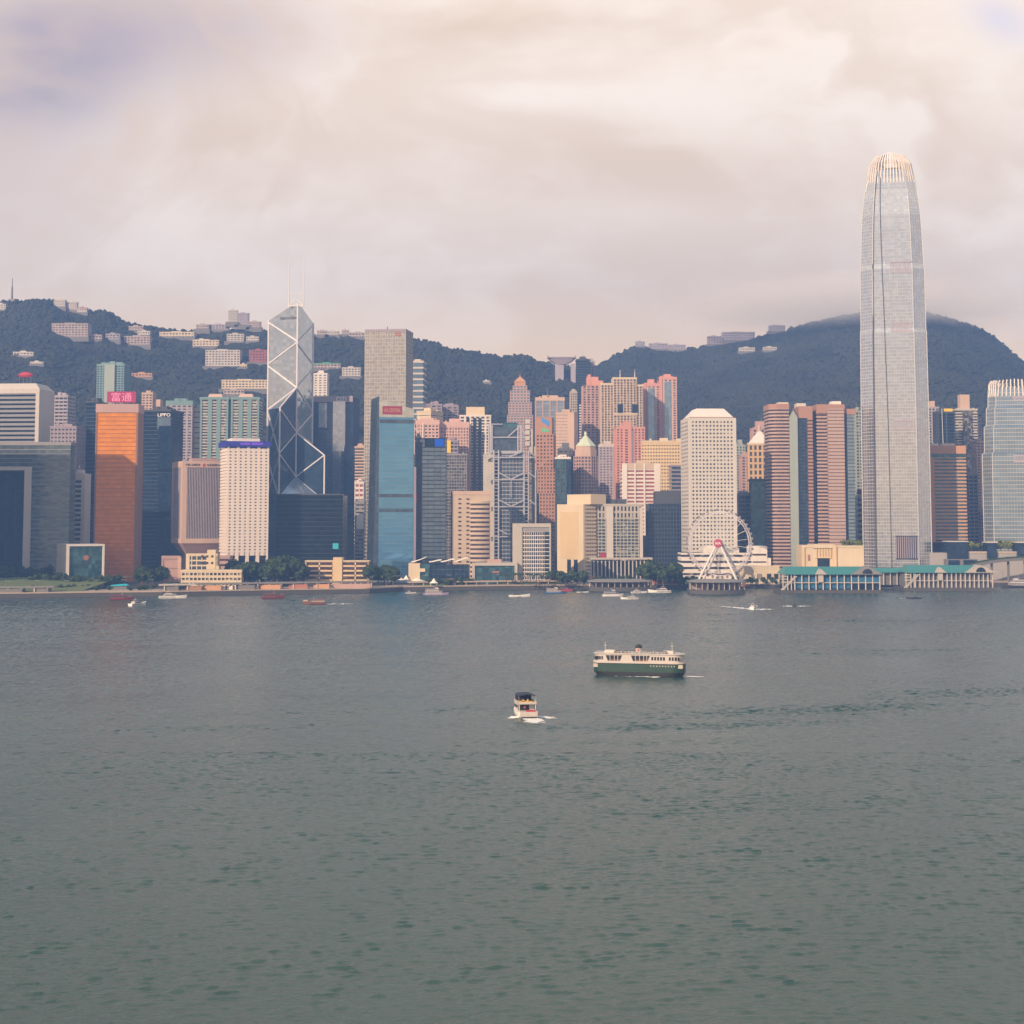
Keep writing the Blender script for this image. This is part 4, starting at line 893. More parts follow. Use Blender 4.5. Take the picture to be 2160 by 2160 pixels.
for nm,x0,x1,yt in (('shoulder',1268,1294,812),('shoulder',1342,1355,815),('centre_block',1294,1342,800)):
    P=rect(b.X(x0,810),b.X(x1,810)-.05,-d2-(1.5 if nm=='centre_block' else 0),d2); facade(b,0,zs(yt),fh=3.1,sp=.36,so=.15,bay=4.0,pw=1.6,po=1.0,wallm='beige_wall',glassm='window_glass',poly=P,names=(nm,'floor_bands','piers')); b.add('roof',MB().prism(off(P,1),zs(yt)-.1,zs(yt)+2.2),'cream_wall')
mb=MB(); 
for x in (1308,1339): mb.box(b.X(x,860)-3.4,b.X(x,860)+3.4,-d2-2.9,-d2-1.4,zs(871),zs(853))
b.add('opening',mb,'navy_glass')
mb=MB().box(b.X(1294,875),b.X(1346,875),-d2-2.8,-d2-1.2,zs(875),zs(872)).box(b.X(1298,800),b.X(1338,800),-d2+2,d2-4,zs(799),zs(797)); b.add('cornice',mb,'cream_wall')
for x in (1308,1339): p=b.loc(x,800,'mid'); obj('mast',MB().tube((p.x,0,zs(800)),(p.x,0,zs(777)),.6,.25),M['mast_white'],b.o)
for (xl,xr,yt,lab) in ((1357,1392,805,'pink apartment tower with a blue glass strip, the shorter of the two by the woods'),(1391,1427,791,'pink apartment tower with a blue glass strip, the taller of the two by the woods')):
    b=tower('pink_tower',lab,xl,xr,yt+4,2100,28,0,wallm='pink_wall',glassm='window_glass',fh=3.1,sp=.45,bay=5,pw=2.4,po=.5,rmat='coral_wall',par=3,ph=5)
    w=b.w; mb=MB().box(-w*.22,w*.16,-b.d/2-1.2,-b.d/2+.2,0,b.h-6); b.add('glass_strip',mb,'pale_blue_glass'); b.add('edge_pier',MB().box(-w/2-.6,-w/2+w*.16,-b.d/2-1.4,b.d/2,0,b.h-1),'coral_wall')
b=B('coral_tower','coral red apartment tower with dark windows and a raised centre',1300,1360,902,1960,28,3); w2=b.w/2
facade(b,0,b.h-1,fh=3.1,sp=.5,so=.2,bay=4,pw=2,po=.5,wallm='coral_wall',glassm='window_glass'); roof(b,b.h-1,2,'coral_wall',0)
b.add('centre_bay',MB().box(b.X(1315,930),b.X(1332,930),-b.d/2-2,b.d/2-2,0,b.loc(1320,889).z),'coral_wall'); b.add('dark_recess',MB().box(b.X(1332.5,930),b.X(1337,930),-b.d/2-1,-b.d/2+1,0,b.h-3),'mauve_wall')
mb=MB(); n=int(b.h/3.1)
for k in range(8,n): z=k*3.1; mb.box(b.X(1321,930)-1.5,b.X(1321,930)+1.5,-b.d/2-2.1,-b.d/2-1.8,z,z+1.6)
b.add('bay_windows',mb,'brown_glass')
tower('pink_block','narrow pale pink flats with white balconies left of the coral tower',1264,1300,937,1980,24,0,wallm='lilac_wall',glassm='window_glass',fh=3.1,sp=.55,bay=4,pw=2,par=3,rmat='pale_wall')
# -- round-shouldered tower with pale pyramid roof
b=B('domed_tower','octagonal stone tower under a pale green pyramid roof and finial',1211,1262,962,1830,28,0); w2=b.w/2; d2=b.d/2; zs=lambda py:b.loc(1236,py).z
oc=[(cos(PI/8+i*PI/4)*w2*1.08,sin(PI/8+i*PI/4)*w2*1.08) for i in range(8)]
facade(b,0,b.h,fh=3.6,sp=.42,so=.3,bay=3.6,pw=1.3,po=.5,wallm='rose_wall',glassm='slate_glass',poly=oc,names=('shaft','floor_bands','piers'))
b.add('drum',MB().prism([(p[0]*.9,p[1]*.9) for p in oc],b.h-.1,zs(948)).prism([(p[0]*.82,p[1]*.82) for p in oc],zs(948.2),zs(940)),'peach_wall')
b.add('pyramid_roof',MB().cone(0,0,zs(940.5),w2*.92,zs(914),8,PI/8).tube((0,0,zs(916)),(0,0,zs(909)),1.6,1.2),'copper_roof')
b=tower('glass_block','small teal glass block with a white rooftop, right of the granite tower',1172,1203,964,1790,24,0,wallm='dark_wall',glassm='teal_glass',fh=4,sp=.2,bay=5,pw=.8,rmat='white_wall',par=2,pmat='white_wall')
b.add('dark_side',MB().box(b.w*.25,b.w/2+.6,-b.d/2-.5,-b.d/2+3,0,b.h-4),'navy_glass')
tower('slim_block','bright white stepped block behind the small teal glass block',1178,1208,946,1850,18,0,wallm='white_wall',glassm='window_glass',fh=4,sp=.7,bay=5,pw=2,plant=2,ph=6)
tower('arched_block','tan block with punched windows behind the domed tower',1201,1226,958,1850,22,0,wallm='peach_wall',glassm='window_glass',fh=3.6,sp=.5,bay=3.6,pw=1.8)
# -- yellow grid block: every window of its face its own pane
b=B('grid_block','long yellow-cream block with a regular grid of dark square windows',1353,1440,932,1840,26,-3); w2=b.w/2; d2=b.d/2
b.add('walls',MB().prism(off(b.poly,-.8),0,b.h-.2),'yellow_wall'); fh=3.7; nz=int((b.h-4)/fh); nx=15; dx=b.w/nx; dz=fh
mb=MB()
for i in range(nx+1): x=-w2+i*dx; mb.box(max(-w2,x-dx*.24),min(w2,x+dx*.24),-d2,-d2+1,.1,b.h-.3)
for k in range(nz+1): z=b.h-2.2-k*dz; mb.box(-w2+.02,w2-.02,-d2+.07,-d2+.98,z-dz*.3,min(b.h-.3,z+dz*.3))
b.add('window_grid',mb,'yellow_wall')
wm=mesh('window',MB().box(-dx*.27,dx*.27,-.06,.1,-dz*.22,dz*.22),M['window_glass']); rest=MB(); cnt=0
for k in range(nz):
    for i in range(nx):
        x=-w2+(i+.5)*dx; z=b.h-2.2-(k+.5)*dz
        if cnt<100: obj('window',wm,None,b.o,(x,-d2+.75,z)); cnt+=1
        else: rest.box(x-dx*.27,x+dx*.27,-d2+.69,-d2+.85,z-dz*.22,z+dz*.22)
o=b.add('lower_windows',rest,'window_glass'); o['kind']='stuff'
b.add('parapet',MB().prism(off(b.poly,.2),b.h-.25,b.h+1.4).box(-w2*.1,w2*.3,-4,4,b.h+1.3,b.h+4.5).box(w2*.72,w2,-d2+1,4,b.h+1.3,b.h+3.4).box(-w2*.6,-w2*.5,-3,3,b.h+1.3,b.h+3.8),'cream_wall')
# -- white and red striped block
b=B('striped_block','cream block with white piers and red-brown window stripes',1312,1392,977,1760,30,0); w2=b.w/2; d2=b.d/2; zs=lambda py:b.loc(1350,py).z
facade(b,0,zs(990),fh=3.9,sp=.5,so=.4,bay=0,wallm='white_wall',glassm='red_brick')
b.add('parapet',MB().box(-w2+2,w2-2,-d2-.6,d2,zs(990.2),b.h).box(-w2*.2,w2*.5,-5,5,b.h-.1,b.h+3),'beige_wall')
mb=MB()
for x0,x1 in ((1312,1323),(1338,1341),(1357.5,1361),(1380,1392)): mb.box(b.X(x0,1010),b.X(x1,1010),-d2-1.2,-d2+.5,0,zs(977.5))
b.add('white_pier',mb,'white_wall')
# -- yellow corner block and the long-windowed hotel
b=B('corner_block','sunlit yellow block with a blank panelled face and a cream rooftop drum',1175,1231,1064,1660,16,-52); w2=b.w/2; d2=b.d/2
b.d_=d2
b.add('walls',MB().prism(b.poly,0,b.h),'cream_wall')
zs=lambda py:b.loc(1200,py).z
mb=MB(); n=22; z0=zs(1178); z1=zs(1078)
for k in range(n): z=z0+k*(z1-z0)/n; mb.box(-w2*.78,w2*.60,-d2-.35,-d2+.1,z,z+(z1-z0)/n*.72)
b.add('panels',mb,'yellow_wall'); b.add('corner_pier',MB().box(w2*.74,w2+.2,-d2-.5,-d2+2,0,b.h-.5),'cream_wall')
P=rect(w2-.3,w2+.2,-d2+1,d2+9)
sd=MB(); nn=12
for k in range(int(b.h/3.6)):
    for i in range(7): y=-d2+2+i*(2*d2-3)/6; sd.box(w2-.2,w2+.12,y-.6,y+.6,k*3.6+2,k*3.6+3.7)
b.add('side_windows',sd,'brown_glass')
p=b.loc(1228,1050,'mid'); mb=MB(); rc=rect(-w2*.62,w2*1.15,-d2*.2,d2*2.2); mb.prism(off(rc,0),b.h-.1,b.h+9.5); b.add('roof_drum',mb,'cream_wall')
b.add('arcade',MB().box(-w2*.2,w2*.05,-d2-.7,-d2+.1,0,zs(1180)).box(w2*.3,w2*.55,-d2-.7,-d2+.1,0,zs(1180)),'dark_glass')
b=B('long_hotel','grey-green hotel with long window rows, a blank central pier and a columned podium',1246,1354,1064,1640,30,4); w2=b.w/2; d2=b.d/2; zs=lambda py:b.loc(1300,py).z; h=b.h
zp=zs(1178); zu=zs(1094)
facade(b,zp,zu,fh=3.1,sp=.36,so=.25,bay=3.6,pw=.6,po=.4,wallm='sage_wall',glassm='window_glass',pier='stone_wall')
facade(b,zu+.02,h-1,fh=5.4,sp=.3,so=.2,bay=3.6,pw=1.7,po=.35,wallm='stone_wall',glassm='window_glass',names=('attic_glazing','attic_bands','attic_piers'))
roof(b,h-1,1.6,'stone_wall',2,pmat='dark_wall',ph=4)
b.add('central_pier',MB().box(b.X(1279,1120),b.X(1293,1120),-d2-2.0,-d2+1,0,h-2),'pale_wall'); b.add('end_pier',MB().box(w2-2.4,w2+.6,-d2-1,d2,0,h-3),'pale_wall')
mb=MB(); mb.box(-w2-2,w2+9,-d2-7,d2,zp-1,zp+.9); n=17
for k in range(n): x=-w2-1.6+k*(2*w2+10)/(n-1); mb.box(x-.55,x+.55,-d2-6.8,-d2-5.6,0,zp-1.98)
b.add('colonnade',mb,'stone_wall'); b.add('podium_glazing',MB().box(-w2-1.5,w2+8.5,-d2-5.0,d2,0,zp-2.02),'dark_glass')
b.board(1266,1166,1278,1176,'sign_red',name='red_panel')
# -- dark blue stepped block
b=B('navy_block','dark navy stepped block with no visible windows behind the trees',1368,1440,1062,1660,34,0); w2=b.w/2; d2=b.d/2; zs=lambda py:b.loc(1400,py).z
P=rect(b.X(1368,1062),b.X(1440,1062),-d2,d2); facade(b,0,b.h,fh=4,sp=.15,so=.1,bay=3,pw=.4,po=.2,wallm='dark_wall',glassm='navy_glass',poly=P)
b.add('upper_step',MB().box(b.X(1384,1040),w2,-d2+3,d2,b.h-.1,zs(1036)),'dark_wall'); b.add('lower_step',MB().box(b.X(1354,1130),b.X(1368,1130)+.2,-d2+1,d2,0,zs(1130)),'navy_glass')
tower('slate_block','plain slate block with a clipped top beside the round-windowed white tower',1416,1440,980,1720,30,0,wallm='mauve_wall',glassm='slate_glass',fh=4,sp=.3,bay=0,plant=0)
# ================================================================ the blocks to the west (right side of the picture)
# -- white tower with round windows
b=B('round_window_tower','white tower with rows of small round windows and a hipped white roof',1452,1552,881,1600,44,4); w2=b.w/2; d2=b.d/2; zs=lambda py:b.loc(1500,py).z
b.add('walls',MB().prism(b.poly,0,b.h),'jardine_wall')
b.add('hip_roof',MB().prism(off(b.poly,-2.5),b.h-.05,b.h+1).prism(off(b.poly,-2.2),b.h+.95,zs(860.5),off(b.poly,-9.5)),'white_wall')
b.add('eaves_line',MB().prism(off(b.poly,-1.2),b.h-.02,b.h+.6),'brown_wall')
nx=12; nz=39; dx=(2*w2-5)/nx; dz=(b.h-10-3)/nz; r=.98
ring=lambda cx,cz,y:[(cx+cos(2*PI*i/10)*r,y,cz+sin(2*PI*i/10)*r) for i in range(10)]
wm=mesh('window',MB().hull(ring(0,0,.35),ring(0,0,-.06)),M['window_glass']); rest=MB(); cnt=0
for k in range(nz):
    for i in range(nx):
        x=-w2+2.5+(i+.5)*dx; z=b.h-4-k*dz
        if k>=nz-9 and cnt<100: obj('window',wm,None,b.o,(x,-d2,z)); cnt+=1
        else: rest.hull(ring(x,z,-d2+.35),ring(x,z,-d2-.06))
o=b.add('upper_windows',rest,'window_glass'); o['kind']='stuff'
sd=MB(); rs=lambda cy,cz,x:[(x,cy+cos(2*PI*i/8)*r,cz+sin(2*PI*i/8)*r) for i in range(8)]
for k in range(nz):
    for i in range(9): y=-d2+3+(i+.5)*(2*d2-6)/9; z=b.h-4-k*dz; sd.hull(rs(y,z,-w2+.35)[::-1],rs(y,z,-w2-.06)[::-1])
b.add('side_windows',sd,'window_glass')['kind']='stuff'
b.add('corner_pier',MB().box(-w2-.25,-w2+2.2,-d2-.25,-d2+2,0,b.h-.2).box(w2-2.2,w2+.25,-d2-.25,-d2+2,0,b.h-.2),'jardine_wall')
# -- low white post-office like block
b=B('low_white_block','low white stepped block with long dark slots behind the big wheel',1438,1585,1166,1560,32,0); zs=lambda py:b.loc(1500,py).z; d2=b.d/2
facade(b,0,b.h,fh=5.2,sp=.62,so=.5,bay=0,wallm='white_wall',glassm='window_glass')
mb=MB(); mb.prism(rect(b.X(1484,1160),b.X(1560,1160),-d2+3,d2),b.h-.1,zs(1156)); mb.prism(rect(b.X(1492,1160),b.X(1512,1160),-d2+5,d2-3),zs(1156.2),zs(1151)); b.add('upper_storey',mb,'white_wall')
P=rect(b.X(1585,1180)+.1,b.X(1618,1180),-d2-2,d2); mb=MB().prism(P,0,zs(1152)).prism(rect(b.X(1618,1190),b.X(1626,1190),-d2-1,d2),0,zs(1177)); b.add('end_block',mb,'white_wall')
mb=MB(); 
for y0,y1 in ((1172,1168),(1187,1184)): mb.box(b.X(1587,1180),b.X(1616,1180),-d2-2.06,-d2-1.5,zs(y0),zs(y1))
b.add('slot_windows',mb,'brown_glass')
b.add('annex',MB().box(b.X(1545,1200),b.X(1640,1200),-d2-12,-d2-2.5,0,zs(1193)),'cream_wall')
mb=MB()
for x in (1598,1618,1633): mb.box(b.X(x,1200)-2,b.X(x,1200)+2,-d2-12.08,-d2-11.6,4,9)
b.add('annex_windows',mb,'window_glass')
# -- big wheel
def wheel():
    Yw=1508.0; c=at(1518,1146,Yw); hz=c.z-GZ; t=thing('ferris_wheel','white observation wheel with a crimson hub disc on four splayed legs','ferris wheel',(c.x,c.y,GZ),R(-21))
    Rr=at(1518,1078,Yw).z-c.z; n=42
    rim=MB()
    for y in (-1.3,1.3):
        for rr in (Rr,Rr-2.0):
            for i in range(84): a=2*PI*i/84; e=2*PI*(i+1)/84; rim.bar((cos(a)*rr,y,hz+sin(a)*rr),(cos(e)*rr,y,hz+sin(e)*rr),.42)
    for i in range(84):
        a=2*PI*i/84; e=2*PI*(i+1)/84
        rim.bar((cos(a)*Rr,-1.3,hz+sin(a)*Rr),(cos(a)*Rr,1.3,hz+sin(a)*Rr),.22); rim.bar((cos(a)*Rr,-1.3,hz+sin(a)*Rr),(cos(e)*(Rr-2),-1.3,hz+sin(e)*(Rr-2)),.25)
    obj('rim',rim,M['steel'],t)
    sp=MB()
    for i in range(21):
        a=2*PI*(i+.5)/21
        for y in (-2.6,2.6): sp.bar((0,y,hz),(cos(a)*(Rr-2),y*.5,hz+sin(a)*(Rr-2)),.16)
    obj('spokes',sp,M['mast_white'],t)
    pod=MB(); ring=lambda r,z:[(cos(2*PI*i/10)*r,sin(2*PI*i/10)*r*.8,z) for i in range(10)]
    pod.loft([ring(.5,-1.25),ring(.95,-.9),ring(1.05,0),ring(.9,.75),ring(.35,1.15)]); pm=mesh('gondola',pod,M['slate_roof'])
    for i in range(n):
        a=2*PI*i/n; obj('gondola',pm,None,t,(cos(a)*(Rr+1.3),0,hz+sin(a)*(Rr+1.3)-.3))
    hb=obj('hub',MB().tube((0,-5,hz),(0,5,hz),1.9,n=16),M['mast_white'],t)
    rd=at(1518,1146-9,Yw).z-c.z; dsc=obj('disc',MB().tube((0,-6.2,hz),(0,-5.1,hz),rd,n=36),M['crimson_disc'],t)
    lettering(dsc,'AIA',-rd*.70,rd*.70,hz-rd*.26,hz+rd*.34,-6.3,M['sign_white'])
    for sx,y in ((-1,-1),(1,-1),(-1,1),(1,1)):
        obj('leg',MB().tube((sx*1.2,y*4.6,hz-.5),(sx*19.5,y*9.0,0),.95,1.15,n=10),M['mast_white'],t)
    obj('platform',MB().box(-24,24,-12,12,0,1.4).box(-9,9,-10,10,1.35,3.2),M['tile_red'],t)
wheel()
# -- behind the wheel
b=B('pyramid_tower','golden stone tower with arched windows and a white pyramid roof',1579,1627,934,1800,26,-6); w2=b.w/2; d2=b.d/2; zs=lambda py:b.loc(1600,py).z
facade(b,0,zs(938),fh=6.5,sp=.32,so=.3,bay=5.2,pw=2.2,po=.6,wallm='gold_wall',glassm='slate_glass')
b.add('cornice',MB().prism(off(b.poly,1.2),zs(938.2),b.h),'cream_wall'); b.add('pyramid_roof',MB().cone(0,0,b.h-.05,w2*1.42,zs(905),4,PI/4),'white_wall'); b.add('finial',MB().tube((0,0,zs(908)),(0,0,zs(896)),2.0,1.2).tube((0,0,zs(896)),(0,0,zs(892)),.5,.2),'peach_wall')
tower('pink_block','stepped pink-orange block rising behind the white pyramid roof',1588,1622,902,1900,22,0,wallm='rose_wall',glassm='window_glass',fh=4,sp=.5,bay=4,pw=1.8,plant=1,ph=8)
tower('pink_block','slim pink flats between the round-windowed tower and the golden tower',1564,1582,960,1860,20,0,wallm='rose_wall',glassm='window_glass',fh=3.2,sp=.5,bay=4,pw=1.8)
tower('apartment_block','grey-green apartment block behind the slim pink flats, nearer the white tower',1553,1572,938,1980,20,0,wallm='sage_wall',glassm='window_glass',fh=3.2,sp=.5,bay=4,pw=1.8,plant=1,ph=6)
tower('glass_block','teal glass block standing in front of the golden tower',1583,1628,1010,1690,30,-4,wallm='dark_wall',glassm='teal_glass',fh=4,sp=.12,bay=0,so=.1,plant=0)
tower('glass_block','dark stepped glass block with ladder-like balconies behind the wheel rim',1557,1586,1042,1720,26,0,wallm='grey_wall',glassm='navy_glass',fh=4,sp=.2,bay=9,pw=.7)
# -- twin banded towers with glass centres
def banded(name,label,xl,xr,yt,Y,depth,yaw,rounded,parts):
    b=B(name,label,xl,xr,yt,Y,depth,yaw,cat='office tower'); w2=b.w/2; d2=b.d/2; zs=lambda py:b.loc((xl+xr)/2,py).z
    for (kind,x0,x1,yy,out) in parts:
        xa=b.X(x0,950); xb=b.X(x1,950); zt=zs(yy)
        P=rect(xa,xb-.02,-d2-out,d2)
        if kind=='round':
            r=min(9,(xb-xa)*.45); P=[(xa+r-r*sin(a),-d2-out+r-r*cos(a)) for a in [PI/2*(1-i/6) for i in range(7)]]+[(xb-.02,-d2-out),(xb-.02,d2),(xa,d2)]
        if kind in('round','band'): facade(b,0,zt,fh=3.4,sp=.5,so=.35,bay=0,wallm='taupe_wall',glassm='brown_glass',poly=P,names=('banded_wing','floor_bands','x')); b.add('parapet',MB().prism(off(P,.45),zt-.1,zt+4.5),'clay_wall')
        elif kind=='stone': b.add('stone_pier',MB().prism(P,0,zt).prism(P,zt-.01,zs(yy-14),[(p[0]*.0+(xa+xb)/2 if i in(0,1,2,3) else p[0],p[1]) for i,p in enumerate(P)]),'sage_wall')
        elif kind=='beige': facade(b,0,zt,fh=3.4,sp=.8,so=.2,bay=0,wallm='taupe_wall',glassm='brown_glass',poly=P,names=('beige_bay','floor_bands','x'))
        elif kind=='glass': facade(b,0,zt,fh=3.4,sp=.18,so=.15,bay=2.8,pw=.3,po=.25,wallm='slate_glass',glassm='navy_glass',poly=P,names=('glass_bay','floor_bands','mullions'))
        elif kind=='light': facade(b,0,zt,fh=3.4,sp=.3,so=.15,bay=0,wallm='slate_glass',glassm='pale_blue_glass',poly=P,names=('corner_glazing','floor_bands','x'))
        elif kind=='dark': b.add('recess',MB().prism(P,0,zt),'navy_glass')
        elif kind=='granite': facade(b,0,zt,fh=3.4,sp=.6,so=.2,bay=0,wallm='clay_wall',glassm='brown_glass',poly=P,names=('granite_bay','floor_bands','x'))
    return b
b=banded('banded_tower','pink-brown banded twin tower with a rounded corner and a grey-green pier',1623,1719,857,1660,34,0,True,
  [('round',1623,1664,862,2),('stone',1665,1682,880,3),('glass',1683,1703,880,1),('granite',1704,1714,862,1.5),('dark',1714,1722,868,-3)])
zs=lambda py:b.loc(1670,py).z
b.add('roof_plant',MB().box(b.X(1645,852),b.X(1667,852),-6,8,zs(858),zs(847)).box(b.X(1684,852),b.X(1704,852),-6,8,zs(858),zs(849)),'pale_wall'); b.add('crown',MB().box(b.X(1684,860),b.X(1713,860),-b.d/2-1.6,b.d/2,zs(882),zs(857)),'clay_wall')
b=banded('banded_tower','pink-brown banded twin tower with a pale square bay, beside the giant tower',1722,1806,855,1665,34,0,False,
  [('band',1723,1745,872,0),('beige',1746,1780,862,3),('dark',1781,1786,872,0),('light',1787,1803,874,-1)])
zs=lambda py:b.loc(1770,py).z
b.add('crown',MB().box(b.X(1722,860),b.X(1781,860),-b.d/2-1.5,b.d/2,zs(872),zs(853)).box(b.X(1781.1,860),b.X(1806,860),-b.d/2+2,b.d/2,zs(874),zs(862)),'clay_wall'); b.add('roof_plant',MB().box(b.X(1758,852),b.X(1778,852),-8,6,zs(854),zs(845)),'white_wall')
tower('slim_block','thin grey-green tower squeezed beside the giant tower',1805,1818,866,1850,20,0,wallm='sage_wall',glassm='window_glass',fh=3.4,sp=.4,bay=3,pw=1)
b=tower('slim_block','little white block with black windows and a red sign at the giant tower foot',1808,1820,1045,1720,16,0,wallm='white_wall',glassm='dark_glass',fh=5.4,sp=.5,bay=4.5,pw=1); b.board(1808,1032,1818,1042,'sign_red')
# -- low yellow mall
b=B('low_mall','low sunlit yellow retail block with a recessed dark entrance behind the teal pier',1691,1822,1150,1570,30,0); w2=b.w/2; d2=b.d/2; zs=lambda py:b.loc(1750,py).z; X=lambda px:b.X(px,1170)
b.add('walls',MB().box(-w2,w2,-d2,d2,0,b.h-2),'cream_wall'); b.add('parapet',MB().box(X(1715),X(1760),-d2-1.6,d2,zs(1156),zs(1148)).box(X(1691),X(1714.8),-d2-.6,d2,b.h-2.1,b.h).box(X(1760.2),w2,-d2-.6,d2,b.h-2.05,b.h-.4),'cream_wall')
b.add('entrance',MB().box(X(1724),X(1750),-d2-.1,-d2+.5,0,zs(1178)),'dark_glass')
mb=MB(); 
for k in range(6): x=X(1722)+k*(X(1752)-X(1722))/5; mb.box(x-.5,x+.5,-d2-1.2,-d2+.2,zs(1176),zs(1157))
mb.box(X(1720),X(1753),-d2-1.3,-d2+.1,zs(1177),zs(1174.5)); b.add('pilasters',mb,'yellow_wall')
b.add('pier',MB().box(X(1756),X(1764),-d2-1.8,-d2+.5,0,zs(1150)).box(X(1692),X(1697),-d2-1.4,-d2+.5,0,zs(1154)),'yellow_wall'); b.board(1704,1170,1708,1182,'tile_red',name='banner')
# -- the giant tower
def giant(name,label,pxc,wpx,Y,prof,ytop,yfin,fs0,fs1,bands,front=.62,strips=True,fh=3.3,glassm='silver_glass',bandm='ifc_rib'):
    c=at(pxc,900,Y+wpx*Y/F/2); hw=wpx*Y/F/2; t=thing(name,label,'skyscraper',(c.x,c.y,GZ),-math.atan2(c.x,c.y))
    f=hw*front; base=[(-f,-hw),(f,-hw),(hw,-f),(hw,f),(f,hw),(-f,hw),(-hw,f),(-hw,-f)]
    zs=lambda py:at(pxc,py,Y).z-GZ
    P=[(zs(py),s) for py,s in prof]
    def sc(z):
        if z<=P[0][0]: return P[0][1]
        for a,q in zip(P,P[1:]):
            if z<=q[0]: return a[1]+(q[1]-a[1])*(z-a[0])/(q[0]-a[0])
        return P[-1][1]
    zt=zs(ytop); lv=sorted(set([0]+[z for z,_ in P if 0<z<zt]+[zt]))
    obj('glazing',MB().loft([[(x*sc(z),y*sc(z),z) for x,y in base] for z in lv]),M[glassm],t)
    mb=MB(); n=int(zt/fh)
    for k in range(n):
        z=k*fh; s=sc(z+.4); mb.prism([(x*s,y*s) for x,y in off(base,.10)],z,z+.42)
    obj('floor_bands',mb,M[bandm],t)
    mu=MB(); 
    for e in (0,1,2,6,7):
        p=Vector(base[e]); q=Vector(base[(e+1)%8]); m=16 if e==0 else 5; nn=Vector((q-p).normalized()); nn=Vector((nn.y,-nn.x))
        for i in range(1,m):
            r=p+(q-p)*i/m+nn*.25
            for a,c_ in zip(lv,lv[1:]): mu.bar((r.x*sc(a),r.y*sc(a),a),(r.x*sc(c_),r.y*sc(c_),c_),.15)
    obj('mullions',mu,M[bandm],t)
    co=MB()
    for i in range(8):
        p=Vector(base[i])*1.006
        for a,c_ in zip(lv,lv[1:]): co.bar((p.x*sc(a),p.y*sc(a),a),(p.x*sc(c_),p.y*sc(c_),c_),.8)
    obj('corner_ribs',co,M['ifc_rib'],t)
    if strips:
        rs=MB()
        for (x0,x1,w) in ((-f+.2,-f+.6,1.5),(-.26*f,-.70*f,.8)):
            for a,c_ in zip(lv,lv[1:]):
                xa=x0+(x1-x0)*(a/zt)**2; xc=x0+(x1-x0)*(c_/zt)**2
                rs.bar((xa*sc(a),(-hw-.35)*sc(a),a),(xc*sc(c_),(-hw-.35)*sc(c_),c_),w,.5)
        obj('notch_shade_bars',rs,M['dark_wall'],t)  # proud dark bars, the shade of the notches put into their colour
    for y0,y1 in bands:
        bd=MB()
        za=zs(y0); zc=zs(y1); s=sc((za+zc)/2); x=-.10*f
        nn=int((f*.98-x)/1.5)
        for i in range(nn): bd.box((x+i*1.5)*s,(x+i*1.5+.75)*s,(-hw-.6)*s,(-hw+.4)*s,za,zc)
        bd.box(x*s,f*.98*s,(-hw-.65)*s,(-hw+.4)*s,zc-.1,zc+1.3); bd.box(x*s,f*.98*s,(-hw-.65)*s,(-hw+.4)*s,za-1.6,za+.05)
        obj('plant_band',bd,M['lilac_wall'],t)
    # crown of upright fins leaning in
    fn=MB(); za=zs(yfin[0]); zb=zs(yfin[1])
    for e in range(8):
        p=Vector(base[e]); q=Vector(base[(e+1)%8]); m=9 if e%2==0 else 4
        for i in range(m):
            r=p+(q-p)*(i+.5)/m; d=r.normalized(); lo=sc(za)*1.02
            mid=(lo*.62+fs1*.38)
            up=1.0-.10*abs((i+.5)/m-.5)*2*(1 if e%2==0 else .8)-(.06 if e%2 else 0)
            z1=za+(zb-za)*.55; z2=za+(zb-za)*up
            for (s0,q0),(s1,q1) in (((lo,za-6),(lo*.97,za)),((lo*.97,za),(mid*1.02,z1)),((mid*1.02,z1),(fs1*1.04,z2))):
                fn.bar((r.x*s0,r.y*s0,q0),(r.x*s1,r.y*s1,q1),1.1,1.7)
    obj('crown_fins',fn,M['white_wall'],t)
    obj('crown_core',MB().prism([(x*sc(zt)*.93,y*sc(zt)*.93) for x,y in base],zt-.5,za+(zb-za)*.42,[(x*sc(zt)*.66,y*sc(zt)*.66) for x,y in base]),M['stone_wall'],t)
    return t,zs,sc,hw,f
gt=giant('giant_tower','giant tapering silver skyscraper with a crown of white fins, tallest of all',1888,141,1640,
  [(1230,1.0),(900,.99),(700,.972),(692,.955),(565,.945),(555,.925),(480,.885),(450,.86),(420,.815),(395,.765),(370,.70),(350,.63),(330,.58)],352,(368,313),.63,.40,[(572,553),(697,682),(903,888)])
t,zs,sc,hw,f=gt
mb=MB()
for i in range(11): x=-.05*f+i*.1*f; mb.box(x-.5,x+.5,-hw-1.2,-hw+.2,zs(1178),zs(1132))
obj('lobby_columns',mb,M['mauve_wall'],t); obj('lobby_glazing',MB().box(-.08*f,f*.98,-hw-.5,-hw+.3,zs(1180),zs(1130)),M['navy_glass'],t)
giant('fin_crown_tower','shorter silver-blue skyscraper with stepped shoulders and a finned crown at the picture edge',2142,138,1690,
  [(1160,1.0),(957,1.0),(953,.93),(900,.925),(895,.86),(860,.85),(856,.80),(822,.785),(800,.70)],818,(822,798),.78,.66,[(972,962),(842,838)],strips=False,glassm='pale_blue_glass',bandm='bone_wall',fh=4.0,front=.70)
